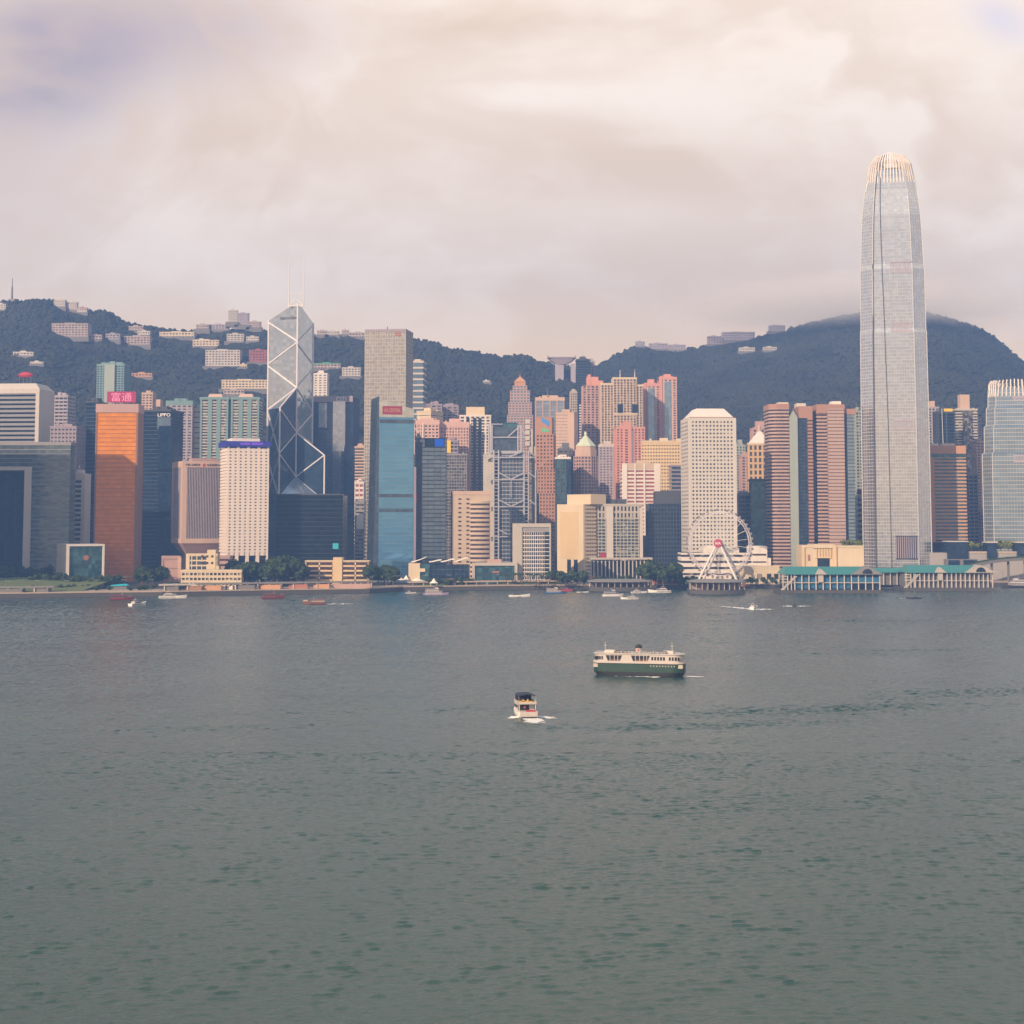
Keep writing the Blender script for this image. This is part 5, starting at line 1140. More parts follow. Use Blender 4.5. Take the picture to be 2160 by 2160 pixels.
# -- orange banded bank
b=B('orange_bank','orange-banded bank block with an orange roof box, right of the giant tower',1962,2036,940,1700,30,0); w2=b.w/2; d2=b.d/2; zs=lambda py:b.loc(2000,py).z
facade(b,zs(1144),zs(965),fh=3.5,sp=.5,so=.45,bay=0,wallm='orange_wall',glassm='teal_glass'); b.add('base',MB().prism(off(b.poly,-3),0,zs(1143.8)),'dark_glass')
b.add('top_glazing',MB().prism(off(b.poly,-.6),zs(965.2),zs(956)),'teal_glass'); b.add('roof_box',MB().prism(off(b.poly,.5),zs(957),b.h),'orange_wall')
mb=MB(); 
for x in (1978,2000,2012): mb.box(b.X(x,940)-3,b.X(x,940)+3,-6,4,b.h-.05,b.h+2.6)
b.add('roof_plant',mb,'white_wall'); b.add('left_strip',MB().box(-w2-.7,-w2+3.6,-d2-.55,-d2+3,zs(1144),zs(966)),'orange_wall')
# -- towers behind, between the two silver skyscrapers
b=tower('apartment_tower','mauve flats with orange roof details just right of the giant tower',1958,1980,858,1950,22,0,wallm='lilac_wall',glassm='window_glass',fh=3.2,sp=.4,bay=4,pw=1.6,plant=2,pmat='peach_wall',ph=7)
b=tower('glass_tower','navy glass tower with a yellow-green roof sign and thin white mast',1979,2013,866,1900,24,0,wallm='dark_wall',glassm='navy_glass',fh=3.6,sp=.15,bay=8,pw=1.2,po=.5,par=3); b.board(1991,862,2009,868,'yellow_paint'); b.add('mast',MB().tube((-b.w*.2,-b.d/2-2,b.h*.4),(-b.w*.3,-b.d/2-2,b.h+2),.5,.3),'mast_white')
b=tower('wavy_tower','pale apartment tower with wavy floor stripes and a rooftop box',2016,2061,862,1960,24,0,wallm='bone_wall',glassm='window_glass',fh=3.2,sp=.45,bay=0,ph=14,pmat='peach_wall'); b.add('bay',MB().box(-b.w*.2,b.w*.22,-b.d/2-2.5,-b.d/2+.3,0,b.h-3),'mixed_glass')
tower('apartment_tower','lower violet-topped flats beside the wavy-striped tower',2058,2069,884,2000,20,0,wallm='lilac_wall',glassm='window_glass',fh=3.2,sp=.45,bay=4,pw=1.6)
tower('slate_block','slate-blue office block low behind the orange bank',2034,2062,1000,1780,26,0,wallm='mauve_wall',glassm='slate_glass',fh=3.8,sp=.4,bay=4,pw=1)
tower('apartment_tower','peach flats glimpsed in the gap beside the shorter silver skyscraper',2060,2076,930,1900,22,0,wallm='peach_wall',glassm='window_glass',fh=3.2,sp=.5,bay=4,pw=1.6)
tower('slim_block','narrow pink block low in the gap beside the shorter silver skyscraper',2062,2076,1076,1800,18,0,wallm='rose_wall',glassm='window_glass',fh=3.4,sp=.4,bay=4,pw=1.4)
# -- garden podium
b=B('garden_podium','low podium with dark glass pavilions and planting below the shorter silver skyscraper',1962,2200,1166,1640,40,0); zs=lambda py:b.loc(2080,py).z; d2=b.d/2; X=lambda px:b.X(px,1160)
b.add('walls',MB().box(-b.w/2,b.w/2,-d2,d2,0,b.h),'concrete')
for x0,x1,y0 in ((1997,2040,1143),(2081,2101,1145),(2144,2164,1145)):
    pv_=b.add('pavilion',MB().box(X(x0),X(x1),-d2-3,-d2+14,zs(1178),zs(y0)),'navy_glass'); b.add('roof',MB().box(X(x0)-.6,X(x1)+.6,-d2-3.5,-d2+14.5,zs(y0)-.02,zs(y0)+.9),'pale_wall',pv_)
b.add('terrace_rail',MB().box(X(2040)+.7,X(2200),-d2-.6,-d2-.2,b.h-.1,b.h+1.3),'beige_wall')
b.add('lower_wing',MB().box(X(1990),X(2056),-d2-10,-d2-.05,0,zs(1179)),'dim_concrete'); b.add('lower_glazing',MB().box(X(1994),X(2018),-d2-10.2,-d2-9.6,5,zs(1181)).box(X(2026),X(2054),-d2-10.2,-d2-9.6,5,zs(1181)),'navy_glass')
# -- elevated road sweeping off to the right
rd=thing('elevated_road','curving elevated road ramp on piers, with a planted edge',"road ramp",onz(2100,1215,GZ))
o0=rd.location; deck=MB(); pr=MB(); pl=MB(); pts=[]
for px,py,Y in ((2040,1196,1590),(2065,1189,1592),(2095,1183,1594),(2130,1179,1596),(2165,1177,1598),(2230,1176,1600)): pts.append(at(px,py,Y)-Vector(o0))
for a,c in zip(pts,pts[1:]):
    deck.hull([(a.x,a.y,a.z-2.2),(c.x,c.y,c.z-2.2),(c.x,c.y+11,c.z-2.2),(a.x,a.y+11,a.z-2.2)],[(a.x,a.y,a.z),(c.x,c.y,c.z),(c.x,c.y+11,c.z),(a.x,a.y+11,a.z)])
    pl.hull([(a.x,a.y+11.2,a.z),(c.x,c.y+11.2,c.z),(c.x,c.y+13,c.z),(a.x,a.y+13,a.z)],[(a.x,a.y+11.2,a.z+1.7),(c.x,c.y+11.2,c.z+1.4),(c.x,c.y+13,c.z+1.4),(a.x,a.y+13,a.z+1.7)])
    obj('column',MB().tube((a.x,a.y+5.5,0),(a.x,a.y+5.5,a.z-2.1),1.2),M['dim_concrete'],rd)
obj('deck',deck,M['dim_concrete'],rd); None; obj('planting',pl,M['leaf'],rd)
# ================================================================ houses on the slopes
HOUSE_AT=[]
def house(label,x0,x1,y0,y1,wm,name='hill_house',cat='house',yaw=0,bay=6,roofm=None,fh=4,gl='window_glass'):
    p=hit((x0+x1)/2,y1)
    b=B(name,label,x0,x1,y0,p.y,max(10,(x1-x0)*p.y/F*.45),yaw,gz=p.z-5,cat=cat)
    HOUSE_AT.append((b.c.x,b.c.y-b.d/2,b.w/2+3)); P=b.poly; n=max(1,round((b.h-1)/fh)); b.add('terrace',MB().box(-b.w/2-4,b.w/2+3,-b.d/2-5,b.d/2-1,-2,6.2),'dim_concrete'); facade(b,0,b.h-1,fh=fh,sp=.5,so=.2,bay=bay,pw=1.8,po=.35,wallm=wm,glassm=gl); 
    b.add('roof',MB().prism(off(P,.6),b.h-1.1,b.h).box(-b.w*.2,b.w*.1,-3,3,b.h-.05,b.h+2),roofm or wm); return b
EAST='on the ridge below the tall mast'
HH=[
('little white house at the hill edge under the mast',-8,12,641,655,'pale_wall'),
('pale tower house on the skyline, first below the mast hill',114,137,632,649,'pale_wall'),('pale clustered skyline house, second below the mast hill',138,162,637,655,'pale_wall'),('white skyline house with an orange-red roof',163,183,649,661,'pale_wall','tile_red'),
('long pinkish block of flats high on the wooded slope under the mast',110,185,682,712,'dusk_wall'),('small pinkish annex at the right end of the long slope flats',187,214,706,719,'dusk_wall'),('squat lilac house right of the long slope flats',223,252,704,718,'lilac_wall'),
('pink villa with a stepped front on the mid slope',262,316,709,729,'dusk_wall'),('pale pink roofed house just under the ridge line',272,301,688,698,'dusk_wall'),('small white house beside the pale pink roofed one',291,316,698,709,'pale_wall'),
('long low beige terrace just under the ridge',337,409,700,712,'cream_wall'),('white terrace end, right of the long low beige one',412,438,716,731,'pale_wall'),
('low white villa on the dark lower slope far left',28,70,742,752,'pale_wall'),('tiny white house below the low white villa',64,90,763,770,'pale_wall'),('orange villa alone on the dark slope',278,320,787,797,'orange_wall'),
('pink-grey ridge flats at the start of the high cluster',414,440,684,696,'dusk_wall'),('long grey-pink ridge flats before the skyline tower',441,481,684,697,'lilac_wall'),('skyline tower block, tallest on the ridge',482,500,654,681,'bone_wall'),('second skyline block leaning on the tallest ridge tower',501,524,660,687,'lilac_wall'),('low skyline house after the two ridge towers',525,549,678,692,'dusk_wall'),
('white house stepping down below the ridge towers',479,514,704,722,'bone_wall'),('white villa with dark openings left of the braced tower',520,545,710,721,'pale_wall'),('cream terrace of bays on the slope',407,461,717,732,'cream_wall'),
('big white hotel-like villa with bays on the hillside',434,506,738,774,'pale_wall'),('small cream gatehouse beside the big white villa',506,520,768,776,'cream_wall'),('red brick hillside block beside the braced tower',526,566,738,766,'red_brick'),
('long beige gabled row halfway down the slope',468,566,801,822,'cream_wall'),('mauve low building under the gabled row',472,515,822,835,'dusk_wall'),
('pale skyline block right of the braced tower',669,690,697,708,'dusk_wall'),('pale skyline block between the braced and silver towers',691,714,698,708,'bone_wall'),('skyline block nearest the silver tower',721,735,696,707,'dusk_wall'),('long low pink skyline terrace touching the silver tower',736,776,701,713,'dusk_wall'),
('pink house with a long green roof on the slope',662,718,766,779,'dusk_wall','green_paint'),('white flats beside the green-roofed house',722,760,775,795,'pale_wall'),
('tiny white cottage on the slope far above the pink blocks',1019,1033,803,808,'pale_wall'),
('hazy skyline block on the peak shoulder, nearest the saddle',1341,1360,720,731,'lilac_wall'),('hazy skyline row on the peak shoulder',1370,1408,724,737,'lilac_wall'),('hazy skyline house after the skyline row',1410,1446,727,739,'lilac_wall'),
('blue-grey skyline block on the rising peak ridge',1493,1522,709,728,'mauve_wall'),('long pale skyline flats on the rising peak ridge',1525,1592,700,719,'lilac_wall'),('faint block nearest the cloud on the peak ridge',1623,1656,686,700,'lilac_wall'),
('white curved villa on the peak slope',1560,1592,733,743,'bone_wall'),('second white villa on the peak slope, nearer the giant tower',1611,1638,732,740,'bone_wall'),
]
for hdef in HH: house(hdef[0],*hdef[1:5],hdef[5],roofm=hdef[6] if len(hdef)>6 else None,bay=5 if hdef[2]-hdef[1]>26 else 4)
tower('white_flats','white block of flats in tiers just right of the braced tower',662,690,787,2300,22,0,wallm='white_wall',glassm='window_glass',fh=3.4,sp=.6,bay=6,pw=2.6)
# bowl-shaped lookout on the saddle
p=hit(1185,800); t=thing('lookout_building','bowl-shaped lookout building on two legs at the saddle of the ridge','lookout',(p.x,p.y,p.z-6)); zs=lambda py:at(1185,py,p.y).z-(p.z-6); k=p.y/F
mb=MB(); L=[]
for i in range(13):
    s=-1+2*i/12; x=s*30*k; zb=zs(770)+ (abs(s)**2.2)*(zs(755)-zs(770)); L.append((x,zb))
for a,c in zip(L,L[1:]): mb.hull([(a[0],-9,a[1]),(c[0],-9,c[1]),(c[0],9,c[1]),(a[0],9,a[1])],[(a[0],-12,max(a[1]+3.2,zs(756))),(c[0],-12,max(c[1]+3.2,zs(756))),(c[0],12,max(c[1]+3.2,zs(756))),(a[0],12,max(a[1]+3.2,zs(756)))])
obj('bowl',mb,M['mauve_wall'],t); obj('deck_rim',MB().box(-30*k,30*k,-13,13,zs(756),zs(754)),M['lilac_wall'],t)
for x0,x1,yb in ((-14,4,802),(19,29,806)): obj('leg',MB().box(x0*k,x1*k,-8,8,-20,zs(768)),M['lilac_wall'],t)
p=at(25,634,YL); t=thing('radio_mast','thin grey radio mast on the hilltop','mast',(p.x,p.y,p.z-4)); hh=at(25,586,YL).z-p.z; obj('shaft',MB().tube((0,0,0),(0,0,hh*.6+4),2.2,1.5).tube((0,0,hh*.6+3.9),(0,0,hh+4),1.0,.5),M['slate_roof'],t); obj('base_hut',MB().box(-6,6,-4,4,0,6),M['grey_wall'],t)

def build_forest():
    # the wood that covers the slopes: one mass of small crowns
    rnd=random.Random(5); vs=[]; fs=[]; n=0
    while n<42000:
        y=rnd.uniform(Y0+120,3330); px=rnd.uniform(-60,2220); x=(px-1080)/F*y
        if y>ridge_top(x,y): continue
        if mnoise.noise((x*.008,y*.008,9.1))<-.32 and rnd.random()<.7: continue
        if any(abs(x-a)<w_ and -6<b-y<32 or abs(x-a)<w_*.9 and 0<=y-b<18 for a,b,w_ in HOUSE_AT if abs(y-b)<70): continue
        h=H(x,y); r=rnd.uniform(2.4,5.0)*(1.4 if rnd.random()<.06 else 1); k=len(vs); a0=rnd.uniform(0,6.28); z0=h-r*.25
        ring=[(x+cos(a0+i*1.2566)*r*rnd.uniform(.8,1.15),y+sin(a0+i*1.2566)*r*rnd.uniform(.8,1.15),z0+rnd.uniform(-.15,.3)*r) for i in range(5)]
        r2=[(x+cos(a0+.6+i*1.2566)*r*.62*rnd.uniform(.7,1.2),y+sin(a0+.6+i*1.2566)*r*.62*rnd.uniform(.7,1.2),z0+r*rnd.uniform(.55,.9)) for i in range(5)]
        vs+=ring+r2+[(x,y,z0+r*1.05)]
        for i in range(5): j=(i+1)%5; fs+= [(k+i,k+j,k+5+i),(k+j,k+5+j,k+5+i),(k+5+i,k+5+j,k+10)]
        n+=1
    mb=MB(); mb.v=vs; mb.f=fs; o=obj('forest',mb,M['hill_forest']); o['kind']='stuff'; o['label']='dense dark woodland covering the hills behind the city'
def ridge_top(x,y):
    px=1080+F*x/y
    return YL+25 if at(px,lerp(RL,px),YL).z>.88*at(px,lerp(RR,px),YR).z else YR+25
build_forest()
# ================================================================ the waterfront
def low(name,label,xl,xr,yt,Y,depth,yaw=0,**k): return tower(name,label,xl,xr,yt,Y,depth,yaw,plant=k.pop('plant',0),**k)
b=low('brick_block','low pink-brown block with a pale corner column below the beige fin block',342,379,1173,1520,16,10,wallm='rose_wall',glassm='rose_wall',fh=9,sp=.3,bay=12,pw=2)
b.add('corner_column',MB().box(b.w/2-1.5,b.w/2+1.4,-b.d/2-1.4,-b.d/2+1.4,0,b.h-1),'peach_wall')
b=low('yellow_block','low yellow block with a blue-grey window bay and stair tower, by the pier walkway',394,458,1168,1505,18,4,wallm='cream_wall',glassm='slate_glass',fh=4.2,sp=.3,bay=4.5,pw=.8)
zs=lambda py:b.loc(430,py).z
b.add('stair_tower',MB().box(b.X(437,1180),b.X(455,1180),-b.d/2-1,b.d/2,0,zs(1160)),'cream_wall'); b.add('side_wall',MB().box(-b.w/2-.6,-b.w/2+2.6,-b.d/2-.9,b.d/2,0,b.h-.5).box(b.X(455.2,1190),b.X(462,1190),-b.d/2-.5,b.d/2-2,0,zs(1194)),'cream_wall')
mb=MB()
for x in (427,437.5,448):
    for zy in (1176,1190): mb.box(b.X(x,1180)-1,b.X(x,1180)+1,-b.d/2-1.1,-b.d/2-.3,zs(zy),zs(zy)+2)
b.add('small_windows',mb,'brown_glass')
low('yellow_annex','long low yellow annex with two rows of windows along the walkway',383,509,1202,1490,12,0,wallm='cream_wall',glassm='window_glass',fh=4.6,sp=.5,bay=3.4,pw=1)
low('brick_block','small brown-pink block between the yellow block and the white tower legs',456,484,1172,1560,16,0,wallm='rose_wall',glassm='brown_glass',fh=4.5,sp=.6,bay=0)
b=B('cream_office','long cream three-storey office with open balconies and a central stair tower',645,777,1184,1520,16,0,cat='building'); w2=b.w/2; d2=b.d/2; xs=b.X(703,1190); xe=b.X(722,1190)
for nm,x0,x1 in (('wing',-w2,xs-.1),('wing',xe+.1,w2)): facade(b,0,b.h,fh=4.6,sp=.36,so=.6,bay=(x1-x0)/2.01,pw=1.2,po=.6,wallm='yellow_wall',glassm='brown_glass',poly=rect(x0,x1,-d2,d2),names=(nm,'balcony_bands','piers'))
b.add('stair_tower',MB().box(xs,xe,-d2-1.8,d2,0,b.loc(710,1176).z),'yellow_wall'); b.add('roof',MB().prism(off(b.poly,.8),b.h-.05,b.h+.7),'cream_wall')
b=B('harbour_hall','low harbour hall with a cream blank wall, dark glazing and a white wave roof',862,989,1188,1535,22,0); w2=b.w/2; d2=b.d/2; zs=lambda py:b.loc(920,py).z; X=lambda px:b.X(px,1200)
b.add('blank_wall',MB().box(-w2,X(886),-d2-2,d2,0,b.h).box(X(886),X(897),-d2-2.5,-d2+2,zs(1206),zs(1199)),'cream_wall'); b.add('glazing',MB().box(X(886.2),X(906),-d2-.5,d2-1,0,b.h-1),'teal_glass'); 
facade(b,5,b.h-1.5,fh=4,sp=.15,so=.1,bay=4,pw=.4,po=.2,wallm='slate_glass',glassm='navy_glass',poly=rect(X(906.3),w2,-d2+1,d2),names=('hall_glazing','floor_bands','mullions')); b.add('base',MB().box(X(886),w2,-d2+.5,d2,0,5.0),'tile_red')
mb=MB(); 
for x0,x1,yy,hh in ((868,898,1186,4.2),(905,930,1186,2.2),(930,958,1185.5,3),(958,988,1184.5,4)):
    n=8; xa,xb=X(x0),X(x1); z0=zs(yy)
    tp=[(xa+(xb-xa)*i/n, z0+hh*(i/n)**1.4*(1 if x0==868 else sin(PI*i/n*.75))) for i in range(n+1)]
    for a,c in zip(tp,tp[1:]): mb.hull([(a[0],-d2-3,a[1]),(c[0],-d2-3,c[1]),(c[0],d2,c[1]),(a[0],d2,a[1])],[(a[0],-d2-3,a[1]+.7),(c[0],-d2-3,c[1]+.7),(c[0],d2,c[1]+.7),(a[0],d2,a[1]+.7)])
b.add('wave_roof',mb,'tent_cloth')
b=B('glass_pavilion','low pavilion of teal glass in a wide beige frame, beside the harbour hall',996,1082,1187,1540,18,0); w2=b.w/2; d2=b.d/2
b.add('frame',MB().box(-w2,-w2+2.4,-d2-1,d2,0,b.h).box(-w2+2.41,w2+4,-d2-1,d2,b.h-2.6,b.h-.01).box(w2+1.5,w2+4,-d2-1,d2,0,b.h-2.61),'stone_wall'); b.add('glazing',MB().box(-w2+2.4,w2+1.5,-d2+.8,d2-1,0,b.h-2.6),'teal_glass'); b.add('floor_band',MB().box(-w2+2.4,w2+1.4,-d2+.5,-d2+1.2,b.h*.45,b.h*.52),'slate_glass'); b.add('roof_plant',MB().box(-5,8,-3,4,b.h-.05,b.h+3),'rose_wall'); b.add('notice',MB().box(0,6,-d2+.3,-d2+.9,b.h*.53,b.h*.6),'tile_red')
# roofed pier walkway along the edge
def walkway(name,label,pxs,py_base,zr,setb,panels,roofm='roof_grey',postm='pale_wall',wallm='deck_wood'):
    P=[onz(px,py_base) for px in pxs]; P=[Vector((p.x,shoreY(p.x)+setb,0)) for p in P]; o=P[len(P)//2].copy(); o.z=GZ+.25
    t=thing(name,label,'pier building',o); rf=MB(); po=MB(); pn=MB()
    for a,c in zip(P,P[1:]):
        a=a-o; c=c-o; a.z=c.z=0
        rf.hull([(a.x,a.y,zr),(c.x,c.y,zr),(c.x,c.y+13,zr),(a.x,a.y+13,zr)],[(a.x,a.y,zr+1.1),(c.x,c.y,zr+1.1),(c.x,c.y+13,zr+1.1),(a.x,a.y+13,zr+1.1)])
        n=max(1,int((c-a).length/9))
        for i in range(n): q=a+(c-a)*(i+.5)/n; po.box(q.x-.4,q.x+.4,q.y+.6,q.y+1.4,0,zr+.02); po.box(q.x-.4,q.x+.4,q.y+11,q.y+11.8,0,zr+.02)
    obj('roof',rf,M[roofm],t); obj('post',po,M[postm],t)
    for x0,x1,m in panels:
        q0=onz(x0,py_base); q1=onz(x1,py_base); y=shoreY(q0.x)+setb-o.y; obj('panel',MB().box(q0.x-o.x,q1.x-o.x,y+2.6,y+9,0,zr-.8),M[m],t)
    return t
walkway('pier_walkway','long grey-roofed pier walkway with orange wall panels along the sea wall',(430,560,680,790),1252,4.3,6,((442,480,'orange_wall'),(492,500,'white_wall'),(506,545,'dim_concrete'),(552,596,'orange_wall'),(610,650,'tile_red'),(660,694,'orange_wall'),(700,780,'rose_wall')))
walkway('pier_walkway','short low pier walkway with pale roof in front of the yellow annex',(340,430),1256,4.0,7,((352,380,'dim_concrete'),(392,425,'deck_wood')),roofm='pale_wall')
walkway('shore_shed','low grey shed with a long white roof on the park edge',(-30,100),1262,3.4,6,((-10,40,'dim_concrete'),(60,90,'dim_concrete')),roofm='roof_grey')
walkway('red_arcade','low red-brick arcade along the edge between the two curved piers',(1376,1455),1243,4.2,6,((1378,1400,'tile_red'),(1404,1452,'tile_red')),roofm='peach_wall')
walkway('red_arcade','low red-brick arcade along the edge between the wheel pier and the teal-roofed pier',(1568,1642),1242,3.4,6,((1572,1600,'tile_red'),(1604,1640,'rose_wall')),roofm='tile_red')
walkway('hedge_terrace','sandy terrace wall with dark planting along the edge before the white slab',(860,1060,1235),1245,2.2,14,((880,950,'leaf'),(1052,1140,'leaf'),(1150,1200,'leaf')),roofm='paving',postm='paving')
# curved-roof public piers
def curved_pier(label,x0,x1,pyw,zr,bow,cm):
    a=onz(x0,pyw); c=onz(x1,pyw); o=(a+c)/2; o.z=0; Lx=(c.x-a.x)/2; t=thing('curved_pier',label,'pier',o)
    n=14; bs=MB(); rf=MB()
    arc=[(-Lx+2*Lx*i/n, bow*(1-((2*i/n)-1)**2)) for i in range(n+1)]   # curves towards the water
    poly=[(x,-y) for x,y in arc]+[(Lx,26),(-Lx,26)]
    obj('pontoon',MB().prism(poly,-2,3.6),M['seawall_stone'],t)
    rp=[(x*1.04,-y-1.5) for x,y in arc]+[(Lx*1.04,22),(-Lx*1.04,22)]
    obj('roof',MB().prism(rp,zr,zr+.7).prism(off(rp,-1),zr+.68,zr+2.2,off(rp,-8)),M['roof_grey'],t)
    cm_=mesh('column',MB().tube((0,0,0),(0,0,zr-3.45),.28,n=6),M['pale_wall'])
    for i in range(11):
        s=i/10; x=-Lx*.98+1.96*Lx*s; y=-bow*(1-(2*s-1)**2)+1.5; obj('column',cm_,None,t,(x,y,3.5)); obj('column',cm_,None,t,(x,y+9,3.5))
    obj('rear_wall',MB().box(-Lx*.92,Lx*.92,13,17,3.5,zr-.1),M['mauve_wall'],t); obj('kiosks',MB().box(-Lx*.7,-Lx*.3,7,11,3.5,zr-2).box(-Lx*.1,Lx*.25,7,11,3.5,zr-2.4).box(Lx*.4,Lx*.75,7,11,3.5,zr-2),M[cm],t)
curved_pier('curved grey-roofed pier crowded behind moored boats',1243,1374,1247,8.0,9,'mauve_wall')
curved_pier('curved grey-roofed pier standing in the water before the big wheel',1456,1572,1253,9.8,11,'rose_wall')
# teal-roofed ferry piers
def ferry_pier(label,x0,x1,pyw,cols,bandm,gable,stair,depth=40,yaw=0):
    a=onz(x0,pyw); c=onz(x1,pyw); Lx=(c-a).length; ang=math.atan2(c.y-a.y,c.x-a.x); t=thing('ferry_pier',label,'pier',(a.x,a.y,0),ang)
    k=a.y/F
    obj('pontoon',MB().box(0,Lx,0,depth,-2,3.0),M['seawall_stone'],t)
    obj('hall',MB().box(14*k,Lx-2,4,depth-3,2.9,15.6),M['navy_glass' if bandm=='blue_tarp' else 'dim_concrete'],t)
    cm=mesh('column',MB().box(-.4,.4,-.4,.4,2.95,15.9),M['pale_wall'])
    for i in range(cols): obj('column',cm,None,t,(16*k+i*(Lx-16*k-1)/(cols-1),.8,0))
    fl=MB().box(12*k,Lx-.2,.9,4.2,8.6,9.3); obj('deck_edge',fl,M['stone_wall'],t)
    if bandm=='blue_tarp': obj('tarpaulin',MB().box(Lx-62*k,Lx-.5,.7,1.1,9.4,13.4),M['blue_tarp'],t); obj('screen',MB().box(30*k,Lx-64*k,3.2,3.6,4,13.6),M['blue_tarp'],t)
    obj('roof',MB().hull([(8*k,-1.5,15.8),(Lx+1.5,-1.5,15.8),(Lx+1.5,depth,15.8),(8*k,depth,15.8)],[(16*k,depth*.34,21.8),(Lx-22*k,depth*.34,21.8),(Lx-22*k,depth*.62,21.8),(16*k,depth*.62,21.8)]),M['teal_roof'],t)
    gx=Lx-gable*k; gm=MB(); 
    gm.add([(gx,-2.6,15.9),(Lx+2.2,-2.6,15.9),((gx+Lx+2)/2,-2.6,22.4),(gx,depth*.45,15.9),(Lx+2.2,depth*.45,15.9),((gx+Lx+2)/2,depth*.45,22.4)],[(0,1,2),(5,4,3),(1,4,5,2),(0,2,5,3),(0,3,4,1)])
    g=obj('gable',gm,M['stone_wall' if bandm!='blue_tarp' else 'roof_grey'],t)
    cx=(gx+Lx+2)/2; ar=[(cx+cos(PI*i/10)*4.2,-2.9,16.6+sin(PI*i/10)*4.0) for i in range(11)]; obj('gable_arch',MB().hull([(p[0],-2.3,p[2]) for p in ar],ar),M['dark_glass'],g)
    xm=14*k+(Lx-14*k)*.36; dm=MB().add([(xm-5,-2.2,15.9),(xm+5,-2.2,15.9),(xm,-2.2,20.5),(xm-5,9,15.9),(xm+5,9,15.9),(xm,9,20.5)],[(0,1,2),(5,4,3),(1,4,5,2),(0,2,5,3),(0,3,4,1)]).box(xm-2.2,xm+2.2,-.6,1,9.4,15.9); obj('dormer',dm,M['stone_wall'],t)
    st=MB(); 
    for i in range(9):
        st.box(1+i*1.3,3.6+i*1.3,-.2,3,3+i*1.3,4.0+i*1.3)
    for zz_ in (9.2,11.6,14): st.box(1,15*k,.3,1.0,zz_,zz_+.7)
    st.box(2,2.8,.2,1,2.95,15.7).box(9,9.8,.2,1,2.95,15.7); obj('stair',st,M['bone_wall'],t)
    return t
ferry_pier('teal-roofed ferry pier with blue screens and a grey gable, nearer the big wheel',1646,1859,1252,14,'blue_tarp',64,True)
ferry_pier('teal-roofed ferry pier with white columns and a beige arched gable, nearest the right edge',1906,2097,1247,19,'stone',62,True)
b=B('pier_link','teal-roofed link hall between the two ferry piers',1845,1925,1207,1520,16,0,cat='pier building'); b.add('hall',MB().box(-b.w/2+1,b.w/2-1,-b.d/2+3,b.d/2,0,b.h-.3),'dim_concrete'); b.add('roof',MB().hull([(-b.w/2-2,-b.d/2-2,b.h-.3),(b.w/2+2,-b.d/2-2,b.h-.3),(b.w/2+2,b.d/2+2,b.h-.3),(-b.w/2-2,b.d/2+2,b.h-.3)],[(-b.w/2+3,-2,b.h+3.6),(b.w/2-3,-2,b.h+3.6),(b.w/2-3,2,b.h+3.6),(-b.w/2+3,2,b.h+3.6)]),'teal_roof')
mb=MB()
for i in range(6): x=-b.w/2+2+i*(b.w-4)/5; mb.box(x-.4,x+.4,-b.d/2,-b.d/2+.8,0,b.h-.2)
b.add('column',mb,'pale_wall')
b=low('terminal_hall','flat white-roofed terminal hall behind the teal-roofed piers',1735,1960,1201,1545,18,0,wallm='concrete',glassm='dark_glass',fh=6,sp=.3,bay=8,pw=1,rmat='white_wall',par=1.2)
# small things on the promenade
def canopy(label,px,py,rad,hh,mat,Y=None):
    p=onz(px,py,GZ+.25); t=thing('parasol_canopy',label,'canopy',p); obj('pole',MB().tube((0,0,0),(0,0,hh),.25,n=6),M['mast_white'],t)
    r=lambda q,z:[(cos(2*PI*i/12)*q,sin(2*PI*i/12)*q,z) for i in range(12)]; obj('canopy_roof',MB().loft([r(rad,hh-.5),r(rad*1.02,hh),r(rad*.6,hh+1.0),r(.2,hh+1.5)]),M[mat],t); return t
canopy('white mushroom canopy on a pole beside the brick block',347,1232,4.6,5.5,'tent_cloth'); canopy('pale blue-grey mushroom canopy in front of the dark trees',548,1228,5.2,7.5,'grey_roof')
row0=canopy('white promenade parasol in the row before the glass pavilion',1016,1230,2.6,5,'tent_cloth'); row0['group']='promenade parasols'
for px in (1034,1052,1070,1088,1106,1122): dup(row0,onz(px,1230-.02*(px-1016),GZ+.25),group='promenade parasols')
p=onz(250,1243,GZ+.25); t=thing('kiosk','small kiosk under a bright teal roof on the park edge','kiosk',p); obj('walls',MB().box(-7,7,-2,2,0,2.6),M['dim_concrete'],t); obj('roof',MB().hull([(-8.5,-3,2.6),(8.5,-3,3.2),(8.5,3,3.2),(-8.5,3,2.6)],[(-5,-1,3.7),(6,-1,4.6),(6,1,4.6),(-5,1,3.7)]),M['teal_sign'],t)
TENTS=[(728,1229,5.4,7,'broad white tent, first in the row at the cream office'),(748,1229,4.6,7,'white peaked tent, second in the row at the cream office'),(783,1230,4.6,6.5,'white peaked tent standing alone past the cream office end'),(805,1231,3.2,5,'small white tent before the dark bushes'),(825,1231,3.2,4.6,'smallest cream tent in the row'),(843,1230,4.4,7.2,'tall white tent, first of the close pair'),(857,1230,4.4,7,'tall white tent, second of the close pair'),(880,1232,10,6,'very wide low cream tent before the harbour hall'),(915,1236,4.0,6.5,'white tent in front of the harbour hall glazing')]
